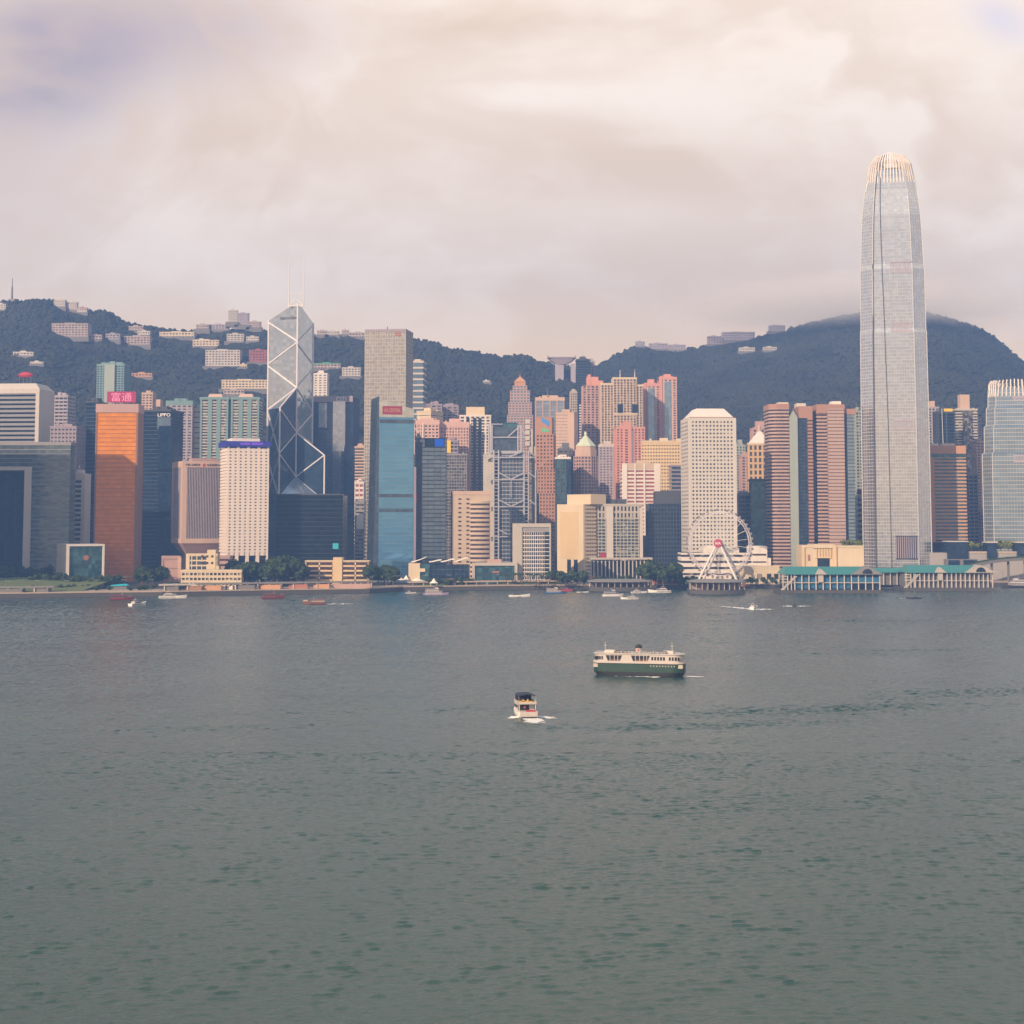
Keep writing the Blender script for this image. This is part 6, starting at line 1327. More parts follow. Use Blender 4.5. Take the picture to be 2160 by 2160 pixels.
for px,py,r,h,lab in TENTS:
    t=thing('event_tent',lab,'tent',onz(px,py,GZ+.25),0,'white event tents on the promenade'); n=8
    rr=lambda q,z:[(cos(PI/4+2*PI*i/n)*q,sin(PI/4+2*PI*i/n)*q,z) for i in range(n)]
    obj('canopy_cloth',MB().loft([rr(r,h*.38),rr(r*.45,h*.62),rr(r*.08,h)]),M['tent_cloth'],t); po=MB()
    for i in range(0,n,2): q=rr(r*.94,0)[i]; po.tube(q,(q[0],q[1],h*.4),.15,n=5)
    obj('pole',po,M['mast_white'],t)
for px,lab in ((1388,'beige vent pillar by the trees, the one nearer the long hotel'),(1419,'beige vent pillar by the trees, the one nearer the big wheel')):
    t=thing('vent_pillar',lab,'pillar',onz(px,1227,GZ)); obj('shaft',MB().box(-1.4,1.4,-1.4,1.4,0,8.6),M['beige_wall'],t); obj('cap',MB().box(-1.8,1.8,-1.8,1.8,8.55,9.6),M['peach_wall'],t)
t=thing('art_balloon','orange-red inflatable globe on a yellow plinth by the long hotel','sculpture',onz(1331,1219,GZ)); rr=lambda q,z:[(cos(2*PI*i/12)*q,sin(2*PI*i/12)*q,z) for i in range(12)]
obj('globe',MB().loft([rr(.8,1.8),rr(2.6,3),rr(3.1,4.8),rr(2.6,6.6),rr(.8,7.8)]),M['red_cloth'],t); obj('plinth',MB().box(-4.5,-1,-2,2,0,5.5),M['yellow_paint'],t)
p=onz(1432,1222,GZ); t=thing('blue_marquee','small blue marquee at the foot of the trees by the wheel','tent',p); obj('roof',MB().prism(rect(-4.5,4.5,-3,3),3,3.4).prism(rect(-4.4,4.4,-2.9,2.9),3.38,5.2,rect(-3,3,-.5,.5)),M['hull_blue'],t); obj('pole',MB().tube((-4,-2.6,0),(-4,-2.6,3),.15).tube((4,-2.6,0),(4,-2.6,3),.15),M['mast_white'],t)
t=thing('stall_row','low red and white market stalls below the long hotel','stall',onz(1215,1226,GZ)); obj('awning',MB().hull([(-17,-3,3.2),(17,-3,3.2),(17,2,4.6),(-17,2,4.6)],[(-17,-3,3.5),(17,-3,3.5),(17,2,4.9),(-17,2,4.9)]),M['tile_red'],t); obj('counter',MB().box(-16,-6,-2,1.8,0,3.2).box(-4,5,-2,1.8,0,3.2).box(7,16,-2,1.8,0,3.2),M['white_wall'],t)
lp=thing('lamp_post','slim promenade lamp post with two heads','lamp post',(0,0,0),0,'promenade lamp posts'); obj('pole',MB().tube((0,0,0),(0,0,9),.13,.08,n=6),M['dark_metal'],lp)
obj('lamp_head',MB().box(-1.5,-.5,-.22,.22,8.7,8.95).box(.5,1.5,-.22,.22,8.7,8.95).box(-.5,.5,-.06,.06,8.85,9.0),M['steel'],lp)
for i in range(44):
    px=-20+i*51; q=onz(px,1243); x=q.x; p=Vector((x,shoreY(x)+9,GZ+.25))
    if i==0: lp.location=p
    else: dup(lp,p,group='promenade lamp posts')
# ================================================================ trees
def tree_proto(name,hgt,rad,leafm,seed,low_=.30,nc=16,nl=34):
    rnd=random.Random(seed); t=thing(name,'tree','tree'); tr=MB(); tr.tube((0,0,0),(.15,.1,hgt*.45),hgt*.035,hgt*.02,n=7)
    cl=[]
    for i in range(nc):
        a=rnd.uniform(0,2*PI); u=rnd.uniform(-1,1); q=rnd.random()**.5*.78; s=(1-u*u)**.5
        cl.append(Vector((cos(a)*s*rad*q,sin(a)*s*rad*q,hgt*(low_+(1-low_)/2)+u*hgt*(1-low_)/2*.80)))
    for c in cl[:7]: tr.tube((.1,.05,hgt*.3),tuple(c),hgt*.016,hgt*.005,n=5)
    obj('trunk',tr,M['bark'],t); cr=MB()
    for c in cl:
        cr_=rad*rnd.uniform(.26,.46)
        for k in range(nl):
            d=Vector((rnd.gauss(0,1),rnd.gauss(0,1),rnd.gauss(0,1))).normalized(); p=c+d*cr_*rnd.uniform(.55,1.05)
            a=Vector((rnd.gauss(0,1),rnd.gauss(0,1),rnd.gauss(0,1))).normalized(); e=d.cross(a).normalized(); f_=e.cross((d+a*.5).normalized()); s=rad*rnd.uniform(.07,.15)
            cr.quad(tuple(p-e*s-f_*s),tuple(p+e*s-f_*s),tuple(p+e*s+f_*s),tuple(p-e*s+f_*s))
    obj('crown',cr,M[leafm],t); return t
def palm_proto(seed):
    rnd=random.Random(seed); t=thing('palm_tree','palm','palm tree'); h=9.0; tr=MB(); tr.tube((0,0,0),(.2,0,h*.6),.30,.22,n=7).tube((.2,0,h*.59),(.5,.1,h),.22,.16,n=7); obj('trunk',tr,M['bark'],t); cr=MB()
    for i in range(13):
        a=2*PI*i/13+rnd.uniform(-.2,.2); L=rnd.uniform(2.6,3.6); up=rnd.uniform(.1,.9); pr=None
        for s in range(6):
            u=s/5; c=Vector((.5+cos(a)*L*u,.1+sin(a)*L*u,h+up*L*u*.9-L*.75*u*u)); w_=Vector((-sin(a),cos(a),0))*(.55*(1-u*.8)); q=(c-w_-Vector((0,0,.25)),c,c+w_-Vector((0,0,.25)))
            if pr: cr.quad(*map(tuple,(pr[0],q[0],q[1],pr[1]))); cr.quad(*map(tuple,(pr[1],q[1],q[2],pr[2])))
            pr=q
    obj('crown',cr,M['leaf'],t); return t
PROT={'round':(tree_proto('tree',10,4.6,'leaf',1),10),'tall':(tree_proto('tree',16,6.8,'leaf',2,.22,22,36),16),'bush':(tree_proto('shrub',4,3.2,'leaf',3,.02,14,30),4),'lime':(tree_proto('tree',9,4.2,'leaf_lime',4,.35),9),'palm':(palm_proto(5),9.5)}
used=set()
def plant(kind,x0,x1,py,n,h0,h1,label,group,Y=None,z=GZ,spread=10,jit=6):
    pr,ph=PROT[kind]
    for i in range(n):
        px=x0+(x1-x0)*(i+.5)/n+random.uniform(-jit,jit)*.5
        if Y: q=at(px,1150,Y+random.uniform(-spread,spread)); p=Vector((q.x,q.y,z))
        else: p=onz(px,py+random.uniform(-2,2),z)
        sc=random.uniform(h0,h1)/ph
        if kind not in used: o=pr; o.location=p; used.add(kind); o['label']=label; o['group']=group
        else: o=dup(pr,p,None,label,group)
        o.rotation_euler=(0,0,random.uniform(0,6.28)); o.scale=(sc*random.uniform(.9,1.2),sc*random.uniform(.9,1.2),sc)
plant('tall',-20,110,1229,9,11,16,'broad dark tree along the upper edge of the park lawn','trees behind the park lawn')
plant('round',60,140,1236,8,8,11,'rounded park tree in front of the white cube','trees before the white cube')
plant('round',140,262,1237,13,6,10,'small rounded tree on the park edge under the bronze tower','trees under the bronze tower')
plant('bush',60,330,1244,18,2.5,4,'low dark shrub along the park shore path','shrubs along the park shore')
plant('tall',292,345,1236,7,13,18,'tall dense dark tree between the bronze tower and the brick block','trees left of the brick block')
plant('bush',355,392,1242,6,4,6,'dark shrub at the foot of the brick block','shrubs at the brick block')
plant('tall',484,552,1234,10,15,21,'dark tree between the legs of the white tower and the walkway','trees under the white tower')
plant('tall',556,645,1235,15,17,25,'large dark tree massed before the near-black glass block','trees before the near-black block')
plant('tall',775,838,1234,10,13,18,'dark bushy tree between the cream office and the harbour hall','trees beside the harbour hall')
plant('bush',905,1000,1234,13,4,6.5,'green shrub under the harbour hall glazing','shrubs under the harbour hall')
plant('palm',1068,1200,1234,20,8,11,'palm tree before the white slab and its neighbours','palms before the white slab')
plant('round',1160,1240,1233,9,8,12,'dark rounded tree below the yellow corner block','trees below the yellow corner block')
plant('round',1228,1330,1234,9,5,8,'small tree before the hotel colonnade','trees before the hotel colonnade')
plant('tall',1356,1434,1234,10,13,22,'large dark tree massed before the navy block','trees before the navy block')
plant('bush',1430,1480,1234,7,4,7,'low shrub at the foot of the big wheel','shrubs at the wheel foot')
plant('round',1545,1640,1233,14,4,7,'small green tree between the wheel and the teal pier','trees past the wheel')
plant('lime',1775,1822,1150,6,5,7,'lime-green roof tree above the yellow mall','roof trees on the mall',Y=1590,z=GZ+at(1790,1152,1590).z-5)
plant('lime',2040,2160,1160,9,8,12,'yellow-green tree on the garden podium terrace','podium garden trees',Y=1650,z=at(2080,1166,1645).z)
for k,(o,_) in PROT.items(): pass
# ================================================================ boats
def hull_mb(L,Bm,h,bow=.35,dr=.6,sheer=.5,stern=.85,tip=.05,x0=None):
    """closed hull along +x, waterline at z=0"""
    rings=[]; n=12; x0=-L/2
    for i in range(n+1):
        u=i/n; x=x0+L*u
        k=1.0 if u<1-bow else max(tip,max(0.0,cos((u-(1-bow))/bow*PI/2))**.8)
        if u<.12: k*=stern+(1-stern)*u/.12
        b=Bm/2*k; zt=h+sheer*max(0,(u-.45)/.55)**2
        xo=.10*L*max(0,(u-.8)/.2)*.35
        rings.append([(x,-b*.72,-dr),(x,b*.72,-dr),(x,b*.93,h*.35),(x+xo,b,zt),(x+xo,-b,zt),(x,-b*.93,h*.35)])
    return MB().loft(rings)
def foam_strip(path,w0,w1,label,z=.05):
    """a thin strip of broken foam on the water along a path that starts at the boat"""
    fine=[]
    for a,c in zip(path,path[1:]):
        a=Vector(a); c=Vector(c); k=max(2,int((c-a).length/1.2)); fine+=[a+(c-a)*i/k for i in range(k)]
    path=fine+[Vector(path[-1])]; vs=[]; fs=[]; uv=[]; n=len(path); C=9
    for i,p in enumerate(path):
        a=Vector(path[max(0,i-1)]); c=Vector(path[min(n-1,i+1)]); d=(c-a).normalized(); s=Vector((d.y,-d.x)); w=(w0+(w1-w0)*i/(n-1))/2; p=Vector(p)+s*(mnoise.noise((p[0]*.25,p[1]*.25,2.2))*w*.7)
        for k in range(C):
            q=p+s*w*(2*k/(C-1)-1); vs.append((q.x,q.y,float(wave_h(q.x,q.y))+.12)); uv.append((k/(C-1),i/(n-1)))
    for i in range(n-1):
        for k in range(C-1): a=i*C+k; fs.append((a,a+1,a+C+1,a+C))
    mb=MB().add(vs,fs); me=mesh('wake_foam',mb,M['foam']); l=me.uv_layers.new(name='UVMap')
    for lp in me.loops: l.data[lp.index].uv=uv[lp.vertex_index]
    o=obj('wake_foam',me,None); o['kind']='stuff'; o['label']=label; return o
def boat(name,label,px0,px1,pyw,kind,ang=0,hullm='hull_white',cab='cabin_white',stripe=None,length=None,group=None,hf=1.0):
    p=onz((px0+px1)/2,pyw); k=p.y/F; a=R(ang); L=length or (px1-px0)*k/max(.35,abs(cos(a))); t=thing(name,label,'boat',p,a,group)
    if kind=='yacht':
        Bm=L*.27; h=L*.085*hf; obj('hull',hull_mb(L,Bm,h,.4,.5,h*.6),M[hullm],t)
        c1=obj('cabin',MB().hull([(-L*.32,-Bm*.38,h*.9),(L*.2,-Bm*.32,h*.9),(L*.2,Bm*.32,h*.9),(-L*.32,Bm*.38,h*.9)],[(-L*.32,-Bm*.34,h*.9+L*.085),(L*.1,-Bm*.28,h*.9+L*.085),(L*.1,Bm*.28,h*.9+L*.085),(-L*.32,Bm*.34,h*.9+L*.085)]),M[cab],t)
        z=h*.9+L*.03; obj('window_band',MB().hull([(-L*.28,-Bm*.385,z),(L*.16,-Bm*.335,z),(L*.16,Bm*.335,z),(-L*.28,Bm*.385,z)],[(-L*.28,-Bm*.365,z+L*.035),(L*.12,-Bm*.315,z+L*.035),(L*.12,Bm*.315,z+L*.035),(-L*.28,Bm*.365,z+L*.035)]),M['boat_window'],c1)
        z=h*.9+L*.084; obj('flybridge',MB().hull([(-L*.26,-Bm*.3,z),(L*.0,-Bm*.24,z),(L*.0,Bm*.24,z),(-L*.26,Bm*.3,z)],[(-L*.28,-Bm*.3,z+L*.03),(-L*.04,-Bm*.22,z+L*.03),(-L*.04,Bm*.22,z+L*.03),(-L*.28,Bm*.3,z+L*.03)]),M[cab],t)
        obj('hardtop',MB().box(-L*.24,-L*.06,-Bm*.26,Bm*.26,z+L*.075,z+L*.085).tube((-L*.22,-Bm*.22,z),(-L*.22,-Bm*.22,z+L*.08),.08,n=5).tube((-L*.22,Bm*.22,z),(-L*.22,Bm*.22,z+L*.08),.08,n=5).tube((-L*.08,-Bm*.2,z),(-L*.08,-Bm*.2,z+L*.08),.08,n=5),M[cab],t)
        obj('mast',MB().tube((-L*.15,0,z+L*.08),(-L*.17,0,z+L*.17),.1,.05,n=5),M['mast_white'],t)
        obj('stripe',MB().hull([(-L*.47,-Bm*.51,h*.55),(L*.12,-Bm*.51,h*.55),(L*.12,Bm*.51,h*.55),(-L*.47,Bm*.51,h*.55)],[(-L*.47,-Bm*.51,h*.72),(L*.12,-Bm*.51,h*.72),(L*.12,Bm*.51,h*.72),(-L*.47,Bm*.51,h*.72)]),M[stripe or 'canvas_navy'],t)
    elif kind=='speed':
        Bm=L*.24; h=L*.07*hf; obj('hull',hull_mb(L,Bm,h,.55,.4,h*.7),M[hullm],t); obj('cockpit',MB().box(-L*.28,L*.02,-Bm*.34,Bm*.34,h*.8,h*1.35),M['boat_window'],t)
        obj('windscreen',MB().hull([(-L*.02,-Bm*.36,h),(L*.08,-Bm*.3,h),(L*.08,Bm*.3,h),(-L*.02,Bm*.36,h)],[(-L*.06,-Bm*.3,h+L*.05),(-L*.02,-Bm*.28,h+L*.05),(-L*.02,Bm*.28,h+L*.05),(-L*.06,Bm*.3,h+L*.05)]),M['boat_window'],t)
        obj('canopy',MB().box(-L*.22,-L*.02,-Bm*.36,Bm*.36,h+L*.085,h+L*.10).tube((-L*.2,-Bm*.3,h),(-L*.2,-Bm*.3,h+L*.09),.07,n=5).tube((-L*.2,Bm*.3,h),(-L*.2,Bm*.3,h+L*.09),.07,n=5),M['canvas_navy'],t); obj('outboard',MB().box(-L*.54,-L*.5,-.4,.4,-.2,h*1.2),M['dark_metal'],t)
    elif kind=='junk':
        Bm=L*.28; h=L*.11*hf; obj('hull',hull_mb(L,Bm,h,.38,.6,h*.75,.9,.25),M[hullm],t)
        c=obj('deckhouse',MB().box(-L*.40,L*.18,-Bm*.38,Bm*.38,h*.9,h*.9+L*.11),M[cab],t); mb=MB(); n=7
        for i in range(n): x=-L*.37+i*L*.08; mb.box(x,x+L*.05,-Bm*.395,Bm*.395,h*.9+L*.04,h*.9+L*.085)
        obj('windows',mb,M['boat_window'],c); obj('roof',MB().box(-L*.45,L*.2,-Bm*.46,Bm*.46,h*.9+L*.108,h*.9+L*.13),M[hullm],t); obj('mast',MB().tube((L*.05,0,h*.9+L*.12),(L*.05,0,h*.9+L*.24),.12,.06,n=5),M['mast_white'],t); obj('foredeck_rail',MB().box(L*.3,L*.5,-Bm*.3,-Bm*.28,h*1.3,h*1.75).box(L*.3,L*.5,Bm*.28,Bm*.3,h*1.3,h*1.75),M[cab],t)
    elif kind=='ferry':
        Bm=L*.25; h=L*.09*hf; obj('hull',hull_mb(L,Bm,h,.3,.6,h*.5,.85,.1),M[hullm],t)
        for nm,z,x0,x1,hh in (('lower_deck',h*.9,-L*.42,L*.26,L*.09),('upper_deck',h*.9+L*.098,-L*.40,L*.12,L*.075)):
            c=obj(nm,MB().box(x0,x1,-Bm*.40,Bm*.40,z,z+hh),M[cab],t); mb=MB(); n=9
            for i in range(n): x=x0+(x1-x0)*(i+.18)/n; mb.box(x,x+(x1-x0)/n*.62,-Bm*.412,Bm*.412,z+hh*.4,z+hh*.85)
            obj('windows',mb,M['boat_window'],c); obj('deck_slab',MB().box(x0-L*.02,x1+L*.02,-Bm*.45,Bm*.45,z+hh-.02,z+hh+L*.010),M[stripe or cab],c)
        z=h*.9+L*.18; obj('wheelhouse',MB().hull([(-L*.02,-Bm*.25,z),(L*.12,-Bm*.25,z),(L*.12,Bm*.25,z),(-L*.02,Bm*.25,z)],[(-L*.02,-Bm*.22,z+L*.06),(L*.09,-Bm*.22,z+L*.06),(L*.09,Bm*.22,z+L*.06),(-L*.02,Bm*.22,z+L*.06)]),M[cab],t); obj('mast',MB().tube((-L*.06,0,z),(-L*.06,0,z+L*.12),.12,.06,n=5),M['mast_white'],t)
    return t,p,L
boat('moored_junk','dark red wooden junk moored under the park sea wall',232,279,1266,'junk',4,'hull_red','wood_hull')
boat('motor_yacht','white cabin cruiser seen from astern, just past the red junk by the park',277,305,1278,'yacht',62,length=17,hf=1.3)
boat('motor_yacht','long white motor yacht near the shore below the brick block',336,392,1262,'yacht',4)
boat('moored_junk','dark red junk with a low deckhouse under the pier walkway',552,599,1263,'junk',2,'hull_red','wood_hull')
t,p,L=boat('tour_junk','brown and cream tour boat under way with a short white wake',640,688,1275,'junk',186,'wood_hull','beige_wall'); foam_strip([(p.x+L*.45+i*5,p.y+i*1.0+1) for i in range(6)],3.5,6,'white wake trailing the brown tour boat')
boat('motor_yacht','small white cruiser close to the sea wall below the harbour hall',855,877,1252,'yacht',2)
boat('harbour_ferry','lavender and white harbour ferry below the wide cream tent',893,945,1255,'ferry',3,'lavender_paint','cabin_white',hf=.8)
boat('speedboat','white open speedboat with a dark canopy crossing before the white slab',1073,1117,1259,'speed',3,hf=1.3)
boat('harbour_ferry','blue-hulled white ferry with a cream top near the curved pier',1150,1193,1252,'ferry',5,'hull_blue','cabin_white','peach_wall',hf=.8)
boat('moored_junk','bright red boat half behind the blue-hulled ferry',1184,1207,1247,'junk',0,'red_paint','red_brick')
boat('speedboat','low white launch between the red boat and the curved pier',1216,1241,1250,'speed',8,'hull_white')
boat('harbour_ferry','white double-deck ferry with blue trim moored at the curved pier',1271,1314,1258,'ferry',10,'hull_white','cabin_white','hull_blue')
boat('motor_yacht','white motor yacht nearest the camera among the boats at the curved pier',1310,1346,1264,'yacht',184,'hull_white')
boat('motor_yacht','small white yacht tucked behind the others at the curved pier',1331,1365,1251,'yacht',6)
boat('motor_yacht','larger white yacht with tall cabin lying off the red arcade',1368,1415,1250,'yacht',182,hf=1.1)
t,p,L=boat('motor_yacht','white motor boat heading away with a long white wake off the wheel pier',1579,1601,1285,'yacht',70,length=15,hf=1.2)
q=onz(1500,1277)-p; foam_strip([(p.x+(q.x)*s,p.y-3+(q.y)*s) for s in [i/9 for i in range(10)]],10,4,'long white wake line left of the motor boat'); foam_strip([(p.x+2+i*2.6,p.y-5+i*.8) for i in range(6)],10,5,'white foam on the right flank of the motor boat'); foam_strip([(p.x-3+i*1.4,p.y-8+i*.1) for i in range(6)],11,8,'churned foam behind the motor boat')
t,p,L=boat('speedboat','small dark speedboat throwing white spray to both sides',1668,1684,1279,'speed',75,'hull_dark','hull_dark',length=11,hf=1.6)
foam_strip([(p.x-1-i*2.3,p.y-1+i*.2) for i in range(6)],8,5,'white spray left of the dark speedboat'); foam_strip([(p.x+2+i*2.1,p.y-2+i*1.3) for i in range(7)],9,4,'white spray right of the dark speedboat')
t,p,L=boat('speedboat','dark low motorboat drifting off the right-hand ferry pier',1912,1942,1263,'speed',176,'hull_dark','hull_dark',hf=1.4); foam_strip([(p.x-L*.5-i*2.4,p.y+.2*i) for i in range(6)],1.6,1.0,'faint wake behind the dark low motorboat')
boat('harbour_ferry','large white three-tier ferry moored at the picture edge',2113,2178,1240,'ferry',178,'hull_dark','cabin_white','hull_white',hf=.9)
# ---------------------------------------------------------------- the green and white ferry
def star_ferry():
    p=onz(1349,1425); L=36.5; t=thing('double_ended_ferry','old green-hulled ferry with a white upper deck and a black-topped funnel','ferry',p,R(-14))
    Bm=8.6
    def outline(s,e,n=10):
        """plan outline with rounded ends"""
        pts=[]; 
        for i in range(n+1): a=-PI/2+PI*i/n; pts.append((s*(L/2-e)+cos(a)*e*1.0 if False else (L/2-e)*s+e*cos(a)*s, sin(a)*Bm/2*s))
        return pts
    def plan(half,bm,e,n=8):
        r=[]
        for i in range(n+1): a=-PI/2+PI*i/n; r.append((half-e+e*cos(a),bm/2*sin(a)))
        for i in range(n+1): a=PI/2+PI*i/n; r.append((-half+e+e*cos(a),bm/2*sin(a)))
        return r
    wl=plan(L/2-1.2,Bm*.9,5.5); md=plan(L/2,Bm,4.2); dk=plan(L/2+.2,Bm*1.03,3.6)
    R3=lambda pl,z:[(x,y,z) for x,y in pl]
    D='cabin_white'
    obj('hull',MB().loft([R3(plan(L/2-1.6,Bm*.8,5.6),-1),R3(wl,.2),R3(md,1.7)]),M['hull_dark'],t)
    low=obj('lower_deck',MB().loft([R3(plan(L/2-.05,Bm*1.0,4.2),1.7),R3(plan(L/2-.1,Bm*1.02,3.8),5.0)]),M['hull_green'],t)
    mb=MB()
    for i in range(9): x=5.0+i*1.15; mb.box(x,x+.42,-Bm*.53,-Bm*.5,3.9,4.35)
    obj('opening',mb,M['stone_wall'],low); obj('end_opening',MB().box(L/2-4.2,L/2-.7,-Bm*.46,-Bm*.20,3.3,4.7).box(-L/2+.7,-L/2+4.2,-Bm*.46,-Bm*.2,3.3,4.7),M['stone_wall'],low)
    mb=MB()
    for i in range(8): x=-14+i*3.6; mb.box(x,x+1.5,-Bm*.515,-Bm*.5,2.6,2.75)
    obj('hull_trim',mb,M['dark_metal'],low)
    up=obj('upper_deck',MB().loft([R3(dk,5.0),R3(plan(L/2+.1,Bm*1.03,3.6),5.7)]),M[D],t)
    obj('rubbing_strake',MB().loft([R3(plan(L/2+.12,Bm*1.05,4.0),4.7),R3(plan(L/2+.12,Bm*1.05,4.0),5.0)]),M['tyre_black'],t)
    cabp=plan(L/2-.5,Bm*.96,3.4); cb=obj('cabin',MB().loft([R3(cabp,5.68),R3(plan(L/2-.7,Bm*.94,3.4),8.5)]),M[D],t)
    mb=MB(); y=-Bm*.484
    for i in range(10):
        if i==5: continue
        x=5.4+i*1.14; mb.box(x,x+.72,y-.06,y+.3,6.3,7.6)
    for x0,x1 in ((-12.6,-6.2),(-2.6,4.7)): mb.hull([(x0+.8,y-.06,5.9),(x1-.8,y-.06,5.9),(x1-.8,y+.3,5.9),(x0+.8,y+.3,5.9)],[(x0,y-.06,8.0),(x1,y-.06,8.0),(x1,y+.3,8.0),(x0,y+.3,8.0)])
    for x in (-17,-16.1,-15.2,-14.3): mb.box(x,x+.6,y+.0,y+1.2,6.3,7.6)
    obj('window',mb,M['boat_window'],cb)
    mb=MB()
    for x in (-10.9,-9.2,-7.8,-.9,.8,2.4,3.6): mb.box(x-.11,x+.11,y-.1,y,5.9,8.0)
    obj('window_post',mb,M[D],cb)
    obj('seat_row',MB().box(-11,-7,y-.08,y,5.95,6.5).box(-1,4,y-.08,y,5.95,6.5),M['wood_hull'],cb)
    rf=obj('roof',MB().loft([R3(plan(L/2,Bm*1.04,3.6),8.48),R3(plan(L/2-.3,Bm*.98,3.6),8.8)]),M[D],t); Z=8.78
    for s in (-1,1): obj('wheelhouse',MB().hull([(s*11.5-2.2,-1.9,Z),(s*11.5+2.2,-1.9,Z),(s*11.5+2.2,1.9,Z),(s*11.5-2.2,1.9,Z)],[(s*11.5-1.9,-1.7,Z+1.0),(s*11.5+1.9,-1.7,Z+1.0),(s*11.5+1.9,1.7,Z+1.0),(s*11.5-1.9,1.7,Z+1.0)]),M['pale_wall'],rf)
    for x in (-8.5,-5.2,5.4): obj('life_raft',MB().tube((x-1.1,-2.4,Z+.4),(x+1.1,-2.4,Z+.4),.42,n=8),M['concrete'] if x<0 else M[D],rf)
    mb=MB()
    for x0 in (-9.5,-6.4,-3.2,3.2,6.2,8.8): obj('davit',MB().bar((x0,-3.0,Z+.7),(x0+2.4,-3.0,Z+.95),.38).box(x0,x0+.2,-3.1,-2.9,Z,Z+.75).box(x0+2.2,x0+2.4,-3.1,-2.9,Z,Z+.95),M['dark_metal'],rf)
    None
    mb=MB()
    for k in range(24): x=-L/2+2+k*(L-4)/23; mb.box(x-.04,x+.04,-Bm*.49,-Bm*.48,Z,Z+.8)
    mb.box(-L/2+2,L/2-2,-Bm*.49,-Bm*.48,Z+.75,Z+.82); obj('railing',mb,M['mast_white'],rf)
    f=obj('funnel',MB().tube((-.3,0,Z),(-.3,0,Z+2.0),1.25,1.15,n=14),M[D],t); obj('funnel_cap',MB().tube((-.3,0,Z+1.98),(-.3,0,Z+2.9),1.5,1.2,n=14).tube((-.3,0,Z+2.88),(-.3,0,Z+3.3),.8,.7,n=10),M['tyre_black'],f)
    st=[(-.3+sin(PI*i/5)*(.6 if i%2==0 else .26),-1.32,Z+1.1+cos(PI*i/5)*(.6 if i%2==0 else .26)) for i in range(10)]; obj('star',MB().hull([(q[0],-1.1,q[2]) for q in st][::-1],st[::-1]),M['red_paint'],f)
    for x in (-13.6,12.9): obj('mast',MB().tube((x,0,Z),(x,0,Z+4.2),.10,.05,n=6).bar((x-.8,0,Z+2.8),(x+.8,0,Z+2.8),.08),M['mast_white'],rf)
    obj('name_board',MB().box(-17.2,-14.2,-Bm*.44,-Bm*.38,4.0,4.7),M['sign_white'],low)
    d=Vector((cos(R(-14)),sin(R(-14)))); s=Vector((d.y,-d.x)); q=Vector((p.x,p.y))
    foam_strip([tuple(q+d*(9-i*2.5)+s*(5.2+.12*i)) for i in range(9)],1.6,.8,'thin line of foam along the flank of the green ferry'); foam_strip([tuple(q+d*(18.5+i*2.2)) for i in range(5)],4,2,'small patch of foam at the end of the green ferry')
star_ferry()
# ---------------------------------------------------------------- the flybridge boat going away, with people aboard
def skin_mesh(name,pts,edges,mat,sub=1):
    me=bpy.data.meshes.new(name); me.from_pydata([p[:3] for p in pts],edges,[]); o=bpy.data.objects.new(name,me); COL.objects.link(o)
    m=o.modifiers.new('s','SKIN'); 
    for i,p in enumerate(pts): me.skin_vertices[0].data[i].radius=(p[3],p[3]) ; me.skin_vertices[0].data[i].use_root=(i==0)
    if sub: o.modifiers.new('u','SUBSURF').levels=sub
    dg=bpy.context.evaluated_depsgraph_get(); out=bpy.data.meshes.new_from_object(o.evaluated_get(dg)); bpy.data.objects.remove(o); out.name=name; out.materials.clear(); out.materials.append(M[mat]); return out
def person(label,loc,rz,top,bottom,sit=False,arm=.15,group=None):
    t=thing('person',label,'person',loc,rz,group); hp=.50 if sit else .92
    kn=(.10,-.42,.48) if sit else (.10,-.02,.50); ft=(.10,-.42,.06) if sit else (.11,.0,.06)
    P=[(0,0,hp,.13),(0,0,hp+.22,.12),(0,0,hp+.44,.14),(0,0,hp+.55,.055),(0,-.01,hp+.63,.075),(0,-.02,hp+.72,.10),(0,-.01,hp+.80,.07)]
    E=[(0,1),(1,2),(2,3),(3,4),(4,5),(5,6)]
    for s in (-1,1):
        n=len(P); P+=[(s*.10,0,hp-.04,.085),(s*kn[0],kn[1],kn[2],.06),(s*ft[0],ft[1],ft[2]+.04,.04),(s*ft[0],ft[1]-.14,ft[2],.035)]; E+=[(0,n),(n,n+1),(n+1,n+2),(n+2,n+3)]
        n=len(P); P+=[(s*.19,0,hp+.46,.055),(s*(.22+arm*.6),-.05,hp+.22,.042),(s*(.20+arm),-.22,hp+.06,.033),(s*(.19+arm),-.30,hp+.03,.03)]; E+=[(2,n),(n,n+1),(n+1,n+2),(n+2,n+3)]
    obj('body',skin_mesh('body',P,E,'skin'),None,t)
    obj('shirt',skin_mesh('shirt',[(0,0,hp+.02,.15),(0,0,hp+.22,.14),(0,0,hp+.45,.165),(-.20,0,hp+.46,.075),(-(.22+arm*.3),-.03,hp+.32,.062),(.20,0,hp+.46,.075),(.22+arm*.3,-.03,hp+.32,.062)],[(0,1),(1,2),(2,3),(3,4),(2,5),(5,6)],top),None,t)
    obj('trousers',skin_mesh('trousers',[(0,0,hp,.145),(-.10,0,hp-.04,.105),(-kn[0],kn[1],kn[2],.075),(-ft[0],ft[1],ft[2]+.12,.055),(.10,0,hp-.04,.105),(kn[0],kn[1],kn[2],.075),(ft[0],ft[1],ft[2]+.12,.055)],[(0,1),(1,2),(2,3),(0,4),(4,5),(5,6)],bottom),None,t)
    obj('hair',skin_mesh('hair',[(0,.03,hp+.74,.10),(0,.02,hp+.81,.085)],[(0,1)],'tyre_black'),None,t); return t
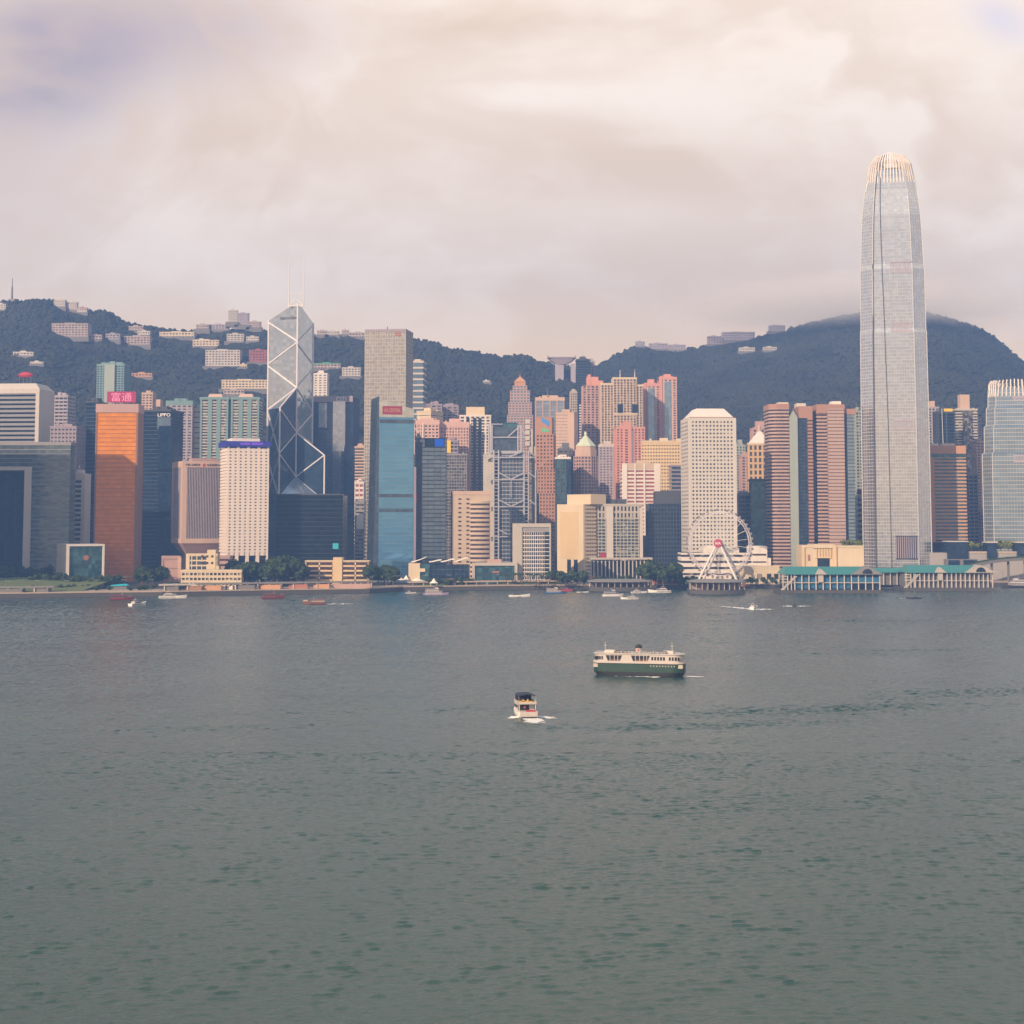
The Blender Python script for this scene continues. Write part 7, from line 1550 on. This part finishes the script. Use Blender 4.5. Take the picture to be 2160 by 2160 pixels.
def fly_boat():
    p=onz(1106,1514); rz=R(100); L=15.5; Bm=6.0; t=thing('flybridge_boat','white flybridge boat under a navy canopy, motoring away with people aboard','boat',(p.x,p.y+6,0),rz)
    obj('hull',hull_mb(L,Bm,1.9,.42,.6,1.0,.95),M['hull_white'],t)
    obj('transom',MB().box(-L/2-.35,-L/2+.1,-Bm*.45,Bm*.45,.35,1.95),M['cabin_white'],t)
    obj('swim_platform',MB().box(-L/2-1.4,-L/2-.3,-Bm*.42,Bm*.42,.25,.5),M['hull_dark'],t)
    c=obj('cabin',MB().box(-L*.20,L*.22,-Bm*.42,Bm*.42,1.8,4.1),M['cabin_white'],t); obj('cabin_door',MB().box(-L*.20-.08,-L*.20+.2,-Bm*.16,Bm*.40,1.95,3.8),M['boat_window'],c); obj('side_window',MB().box(-L*.17,L*.18,-Bm*.435,Bm*.435,2.7,3.5),M['boat_window'],c)
    obj('flybridge',MB().box(-L*.38,L*.16,-Bm*.46,Bm*.46,4.05,4.3).box(-L*.38,L*.16,-Bm*.46,-Bm*.43,4.28,4.95).box(-L*.38,L*.16,Bm*.43,Bm*.46,4.28,4.95).box(-L*.38,-L*.37,-Bm*.43,Bm*.43,4.28,4.7),M['cabin_white'],t)
    obj('stair_post',MB().tube((-L*.36,-Bm*.42,1.8),(-L*.36,-Bm*.42,4.1),.09,n=6).tube((-L*.36,Bm*.42,1.8),(-L*.36,Bm*.42,4.1),.09,n=6),M['mast_white'],t)
    obj('canopy',MB().loft([[(x,-Bm*.46,6.55),(x,-Bm*.30,6.95),(x,0,7.08),(x,Bm*.30,6.95),(x,Bm*.46,6.55),(x,Bm*.44,6.45),(x,0,6.92),(x,-Bm*.44,6.45)] for x in (-L*.36,L*.12)]),M['canvas_navy'],t)
    obj('canopy_screen',MB().box(L*.10,L*.115,-Bm*.42,Bm*.42,4.4,6.6),M['canvas_navy'],t); mb=MB()
    for x in (-L*.34,L*.10):
        for y in (-Bm*.44,Bm*.44): mb.tube((x,y,4.3),(x,y,6.6),.06,n=5)
    obj('canopy_frame',mb,M['steel'],t); obj('seat',MB().box(-L*.30,-L*.10,-Bm*.3,Bm*.3,4.29,4.72),M['yellow_cloth'],t); obj('cockpit_sofa',MB().box(-L*.46,-L*.40,-Bm*.38,Bm*.1,1.8,2.4),M['red_cloth'],t)
    obj('fender',MB().tube((-L*.3,-Bm*.56,.5),(-L*.3,-Bm*.56,1.7),.28,n=8).tube((-L*.1,-Bm*.55,.5),(-L*.1,-Bm*.55,1.7),.28,n=8),M['lavender_paint'],t)
    fx=lambda x,y,z:Vector((p.x+cos(rz)*x-sin(rz)*y,p.y+6+sin(rz)*x+cos(rz)*y,z))
    bpy.context.view_layer.update()
    person('person in a yellow top seated under the navy canopy, on the left',fx(-L*.27,1.1,4.28),rz-PI/2+.2,'yellow_cloth','dark_cloth',True)
    person('person in a yellow top seated under the navy canopy, in the middle',fx(-L*.28,-.3,4.28),rz-PI/2-.2,'yellow_cloth','pale_cloth',True,.25)
    person('person in dark clothes standing on the starboard side deck',fx(-L*.12,-2.75,1.9),rz-PI/2-.6,'dark_cloth','dark_cloth',False)
    person('person in red standing at the cabin door in the cockpit',fx(-L*.30,.7,1.85),rz-PI/2,'red_cloth','dark_cloth',False)
    d=Vector((cos(rz),sin(rz))); s=Vector((-d.y,d.x)); q=Vector((p.x,p.y+6))-d*(L/2+.6)
    foam_strip([tuple(q-d*(i*2.4)) for i in range(8)],5.5,9,'pale churned foam astern of the flybridge boat'); foam_strip([tuple(q+d*5-s*(3.0+i*1.1)-d*(i*1.3)) for i in range(8)],5.2,3.0,'white bow wave to the right of the flybridge boat'); foam_strip([tuple(q+d*5+s*(3.0+i*.8)-d*(i*1.4)) for i in range(6)],3.6,2.2,'white bow wave to the left of the flybridge boat')
fly_boat()
